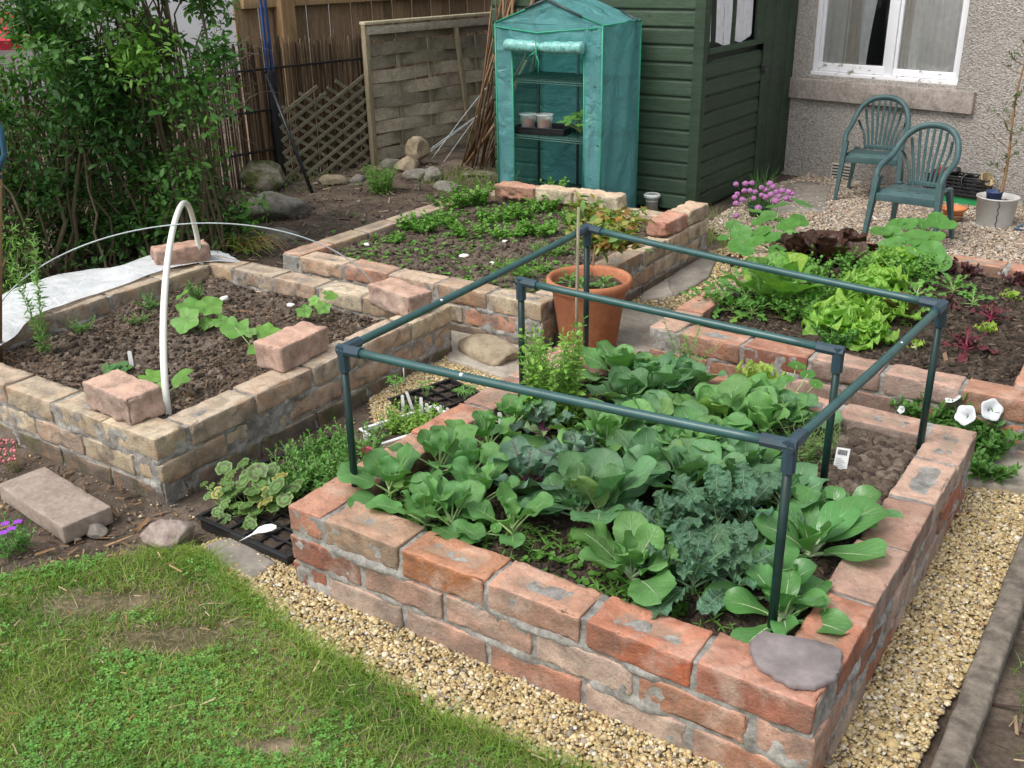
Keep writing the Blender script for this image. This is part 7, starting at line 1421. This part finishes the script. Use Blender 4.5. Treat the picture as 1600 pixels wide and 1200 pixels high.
p = at(18, 850, .03); stemplant('pansy', 'purple flowered bedding plant at the bottom left corner of the earth strip', 'flower', (p[0], p[1], .0), 16, .09, .035, .012, .022, T_OV, (.10, .25, .05), lean=.4, per=2); t = bpy.data.objects['pansy']
for k, (px, py) in enumerate(((8, 818), (28, 815), (18, 826), (5, 832))):
    mf = MB(); q = np.array(at(px, py, .11))
    for j in range(5): a = j*2*PI/5; scatter(mf, T_RND[0], T_RND[1], None, q[None], np.array([.012]), orient(np.array([a]), np.array([.2]), np.array([0.])), np.array([(.30, .06, .50)]))
    mf.build('flower', M_PPL, t)
p = at(10, 730, .03); stemplant('sedum', 'pink flowered sedum at the left edge by the yellow bed wall', 'flower', (p[0]-.02, p[1]+.03, .0), 10, .07, .02, .012, .014, T_OV, (.30, .14, .12), lean=.3, per=2); t = bpy.data.objects['sedum']; mf = MB(); V, F = ICO1
for k in range(34): q = np.array(at(*(rng.uniform(-5, 25), rng.uniform(685, 722)), .09)); mf.add(V*rng.uniform(.003, .005)+q, None, F, np.array((.62, .20, .22))*rng.uniform(.8, 1.2))
mf.build('flowers', m_col('pink_petal', .6, .1), t)

# -------- shrubs before the reed fence
def shrub(lb, c, rx, ry, H, n, cols, ls=.034, nst=10, seed=0, tm=T_OV, low=.1, clumps=26):
    rr = np.random.default_rng(seed); t = thing('shrub', lb, 'shrub', (c[0], c[1], .1), 'shrubs before the reed fence'); mb = MB(); ms = MB()
    cl = []
    for k in range(clumps):
        a = rr.uniform(0, 6.3); r_ = math.sqrt(rr.random()); z = low+(H-low)*rr.random()**.8; sh = .65+.5*math.sin(min(1, (z-low)/(H-low))*PI*.8); cl.append((c[0]+rx*sh*r_*math.cos(a), c[1]+ry*sh*r_*math.sin(a), z, rr.uniform(.09, .20), rr.random()))
    for k in range(nst):
        q = cl[int(rr.integers(len(cl)))]; b0 = np.array([c[0]+rr.normal(0, rx*.4), c[1]+rr.normal(0, ry*.4), .05]); e = np.array([b0[0]+(q[0]-b0[0])*.7, b0[1]+(q[1]-b0[1])*.7, rr.uniform(.6, 1)*H]); s = np.linspace(0, 1, 9)[:, None]; pts = b0+(e-b0)*s+rr.normal(0, .018, (9, 3)); ms.tube(pts, np.linspace(rr.uniform(.006, .014), .003, 9), 6, np.array((.14, .115, .07))*rr.uniform(.6, 1.4), False)
    for q in cl: b0 = np.array([c[0], c[1], max(.1, q[2]-.35)]); ms.tube([b0+rr.normal(0, .04, 3), (b0+np.array(q[:3]))/2+rr.normal(0, .03, 3), np.array(q[:3])], [.006, .004, .0015], 5, np.array((.16, .13, .08))*rr.uniform(.6, 1.3), False)
    ci = rr.integers(0, len(cl), n); CL = np.array(cl); d = rr.normal(size=(n, 3)); d /= np.linalg.norm(d, axis=1)[:, None]; rad = rr.random(n)**.45; pos = CL[ci, :3]+d*(CL[ci, 3]*rad)[:, None]*[1, 1, .85]; pos[:, 2] = np.maximum(pos[:, 2], .1)
    cols = np.array(cols); base = cols[0]+(cols[1]-cols[0])*np.clip(CL[ci, 4]*1.2-.1+rr.normal(0, .25, n), 0, 1)[:, None]
    scatter(mb, tm[0], tm[1], None, pos, ls*rr.lognormal(0, .3, n), orient(rr.uniform(0, 6.3, n), rr.normal(-.15, .5, n), rr.normal(0, .5, n)), base, tm[2])
    ms.build('stems', M_WOOD, t); mb.build('foliage', M_SM, t); return t
DG = [(.045, .125, .032), (.11, .25, .055)]; BG = [(.065, .18, .04), (.21, .42, .075)]
def spt(px, py): p = at(px, py, .1); return (p[0], p[1])
s1 = spt(275, 405); shrub('tall leafy shrub with bright hanging sprays right of the hedge', (s1[0], s1[1]+.15), .30, .30, 1.75, 8500, BG, .031, 14, 101, clumps=30)
s2 = spt(200, 415); shrub('dense dark green shrub in the middle of the hedge', (s2[0]-.05, s2[1]+.15), .34, .30, 1.8, 10000, DG, .030, 16, 102, clumps=34)
s3 = spt(110, 425); shrub('dark green shrub left of the middle of the hedge', (s3[0]-.08, s3[1]+.1), .30, .28, 1.25, 7200, DG, .029, 14, 103, clumps=28)
s4 = spt(20, 440); shrub('dark leafy shrub at the left edge of the hedge', (s4[0]-.1, s4[1]+.05), .32, .30, .82, 5600, DG, .028, 12, 104, clumps=28)
s5 = spt(165, 320); shrub('tall shrub top overhanging at the upper left corner', (s5[0]+.3, s5[1]-.3), .24, .24, 1.9, 2600, [(.05, .14, .03), (.11, .26, .05)], .030, 12, 105, low=1.05, clumps=18)
s6 = spt(330, 392); shrub('low green bush beside the mossy boulder', (s6[0]-.02, s6[1]+.1), .14, .12, .45, 700, BG, .030, 8, 106, clumps=8)
s7 = spt(35, 455); shrub('small feathery green shrub behind the fleece at the left edge', (s7[0]+.08, s7[1]-.1), .10, .10, .36, 1500, BG, .022, 10, 107, T_LAN, clumps=9)
# bare twiggy branches reaching right over the reed fence
t = thing('dead_branch', 'bare twiggy branches sticking out of the hedge over the reed fence', 'branch', fw(-.6, .5, .3)); ms = MB(); rr = np.random.default_rng(5)
for k in range(26):
    a = fpl(rr.uniform(290, 330), rr.uniform(60, 200), FP*[1, 1, 0], fu2, fn2, .35); b = (a[0]+rr.uniform(.15, .45), a[1]+rr.normal(.02, .12)); A_ = fw(a[0], a[1], .35); B_ = fw(b[0], b[1], .30+rr.normal(0, .06)); s = np.linspace(0, 1, 7)[:, None]; pts = A_+(B_-A_)*s+rr.normal(0, .012, (7, 3)); ms.tube(pts, np.linspace(.006 if k < 5 else .003, .001, 7), 5, np.array((.22, .18, .14))*rr.uniform(.6, 1.3), False)
    for j in range(3): i = int(rr.integers(2, 6)); e = pts[i]+rr.normal(0, .06, 3); ms.tube([pts[i], e], [.0016, .0008], 4, (.2, .16, .12), False)
ms.build('twigs', M_WOOD, t)
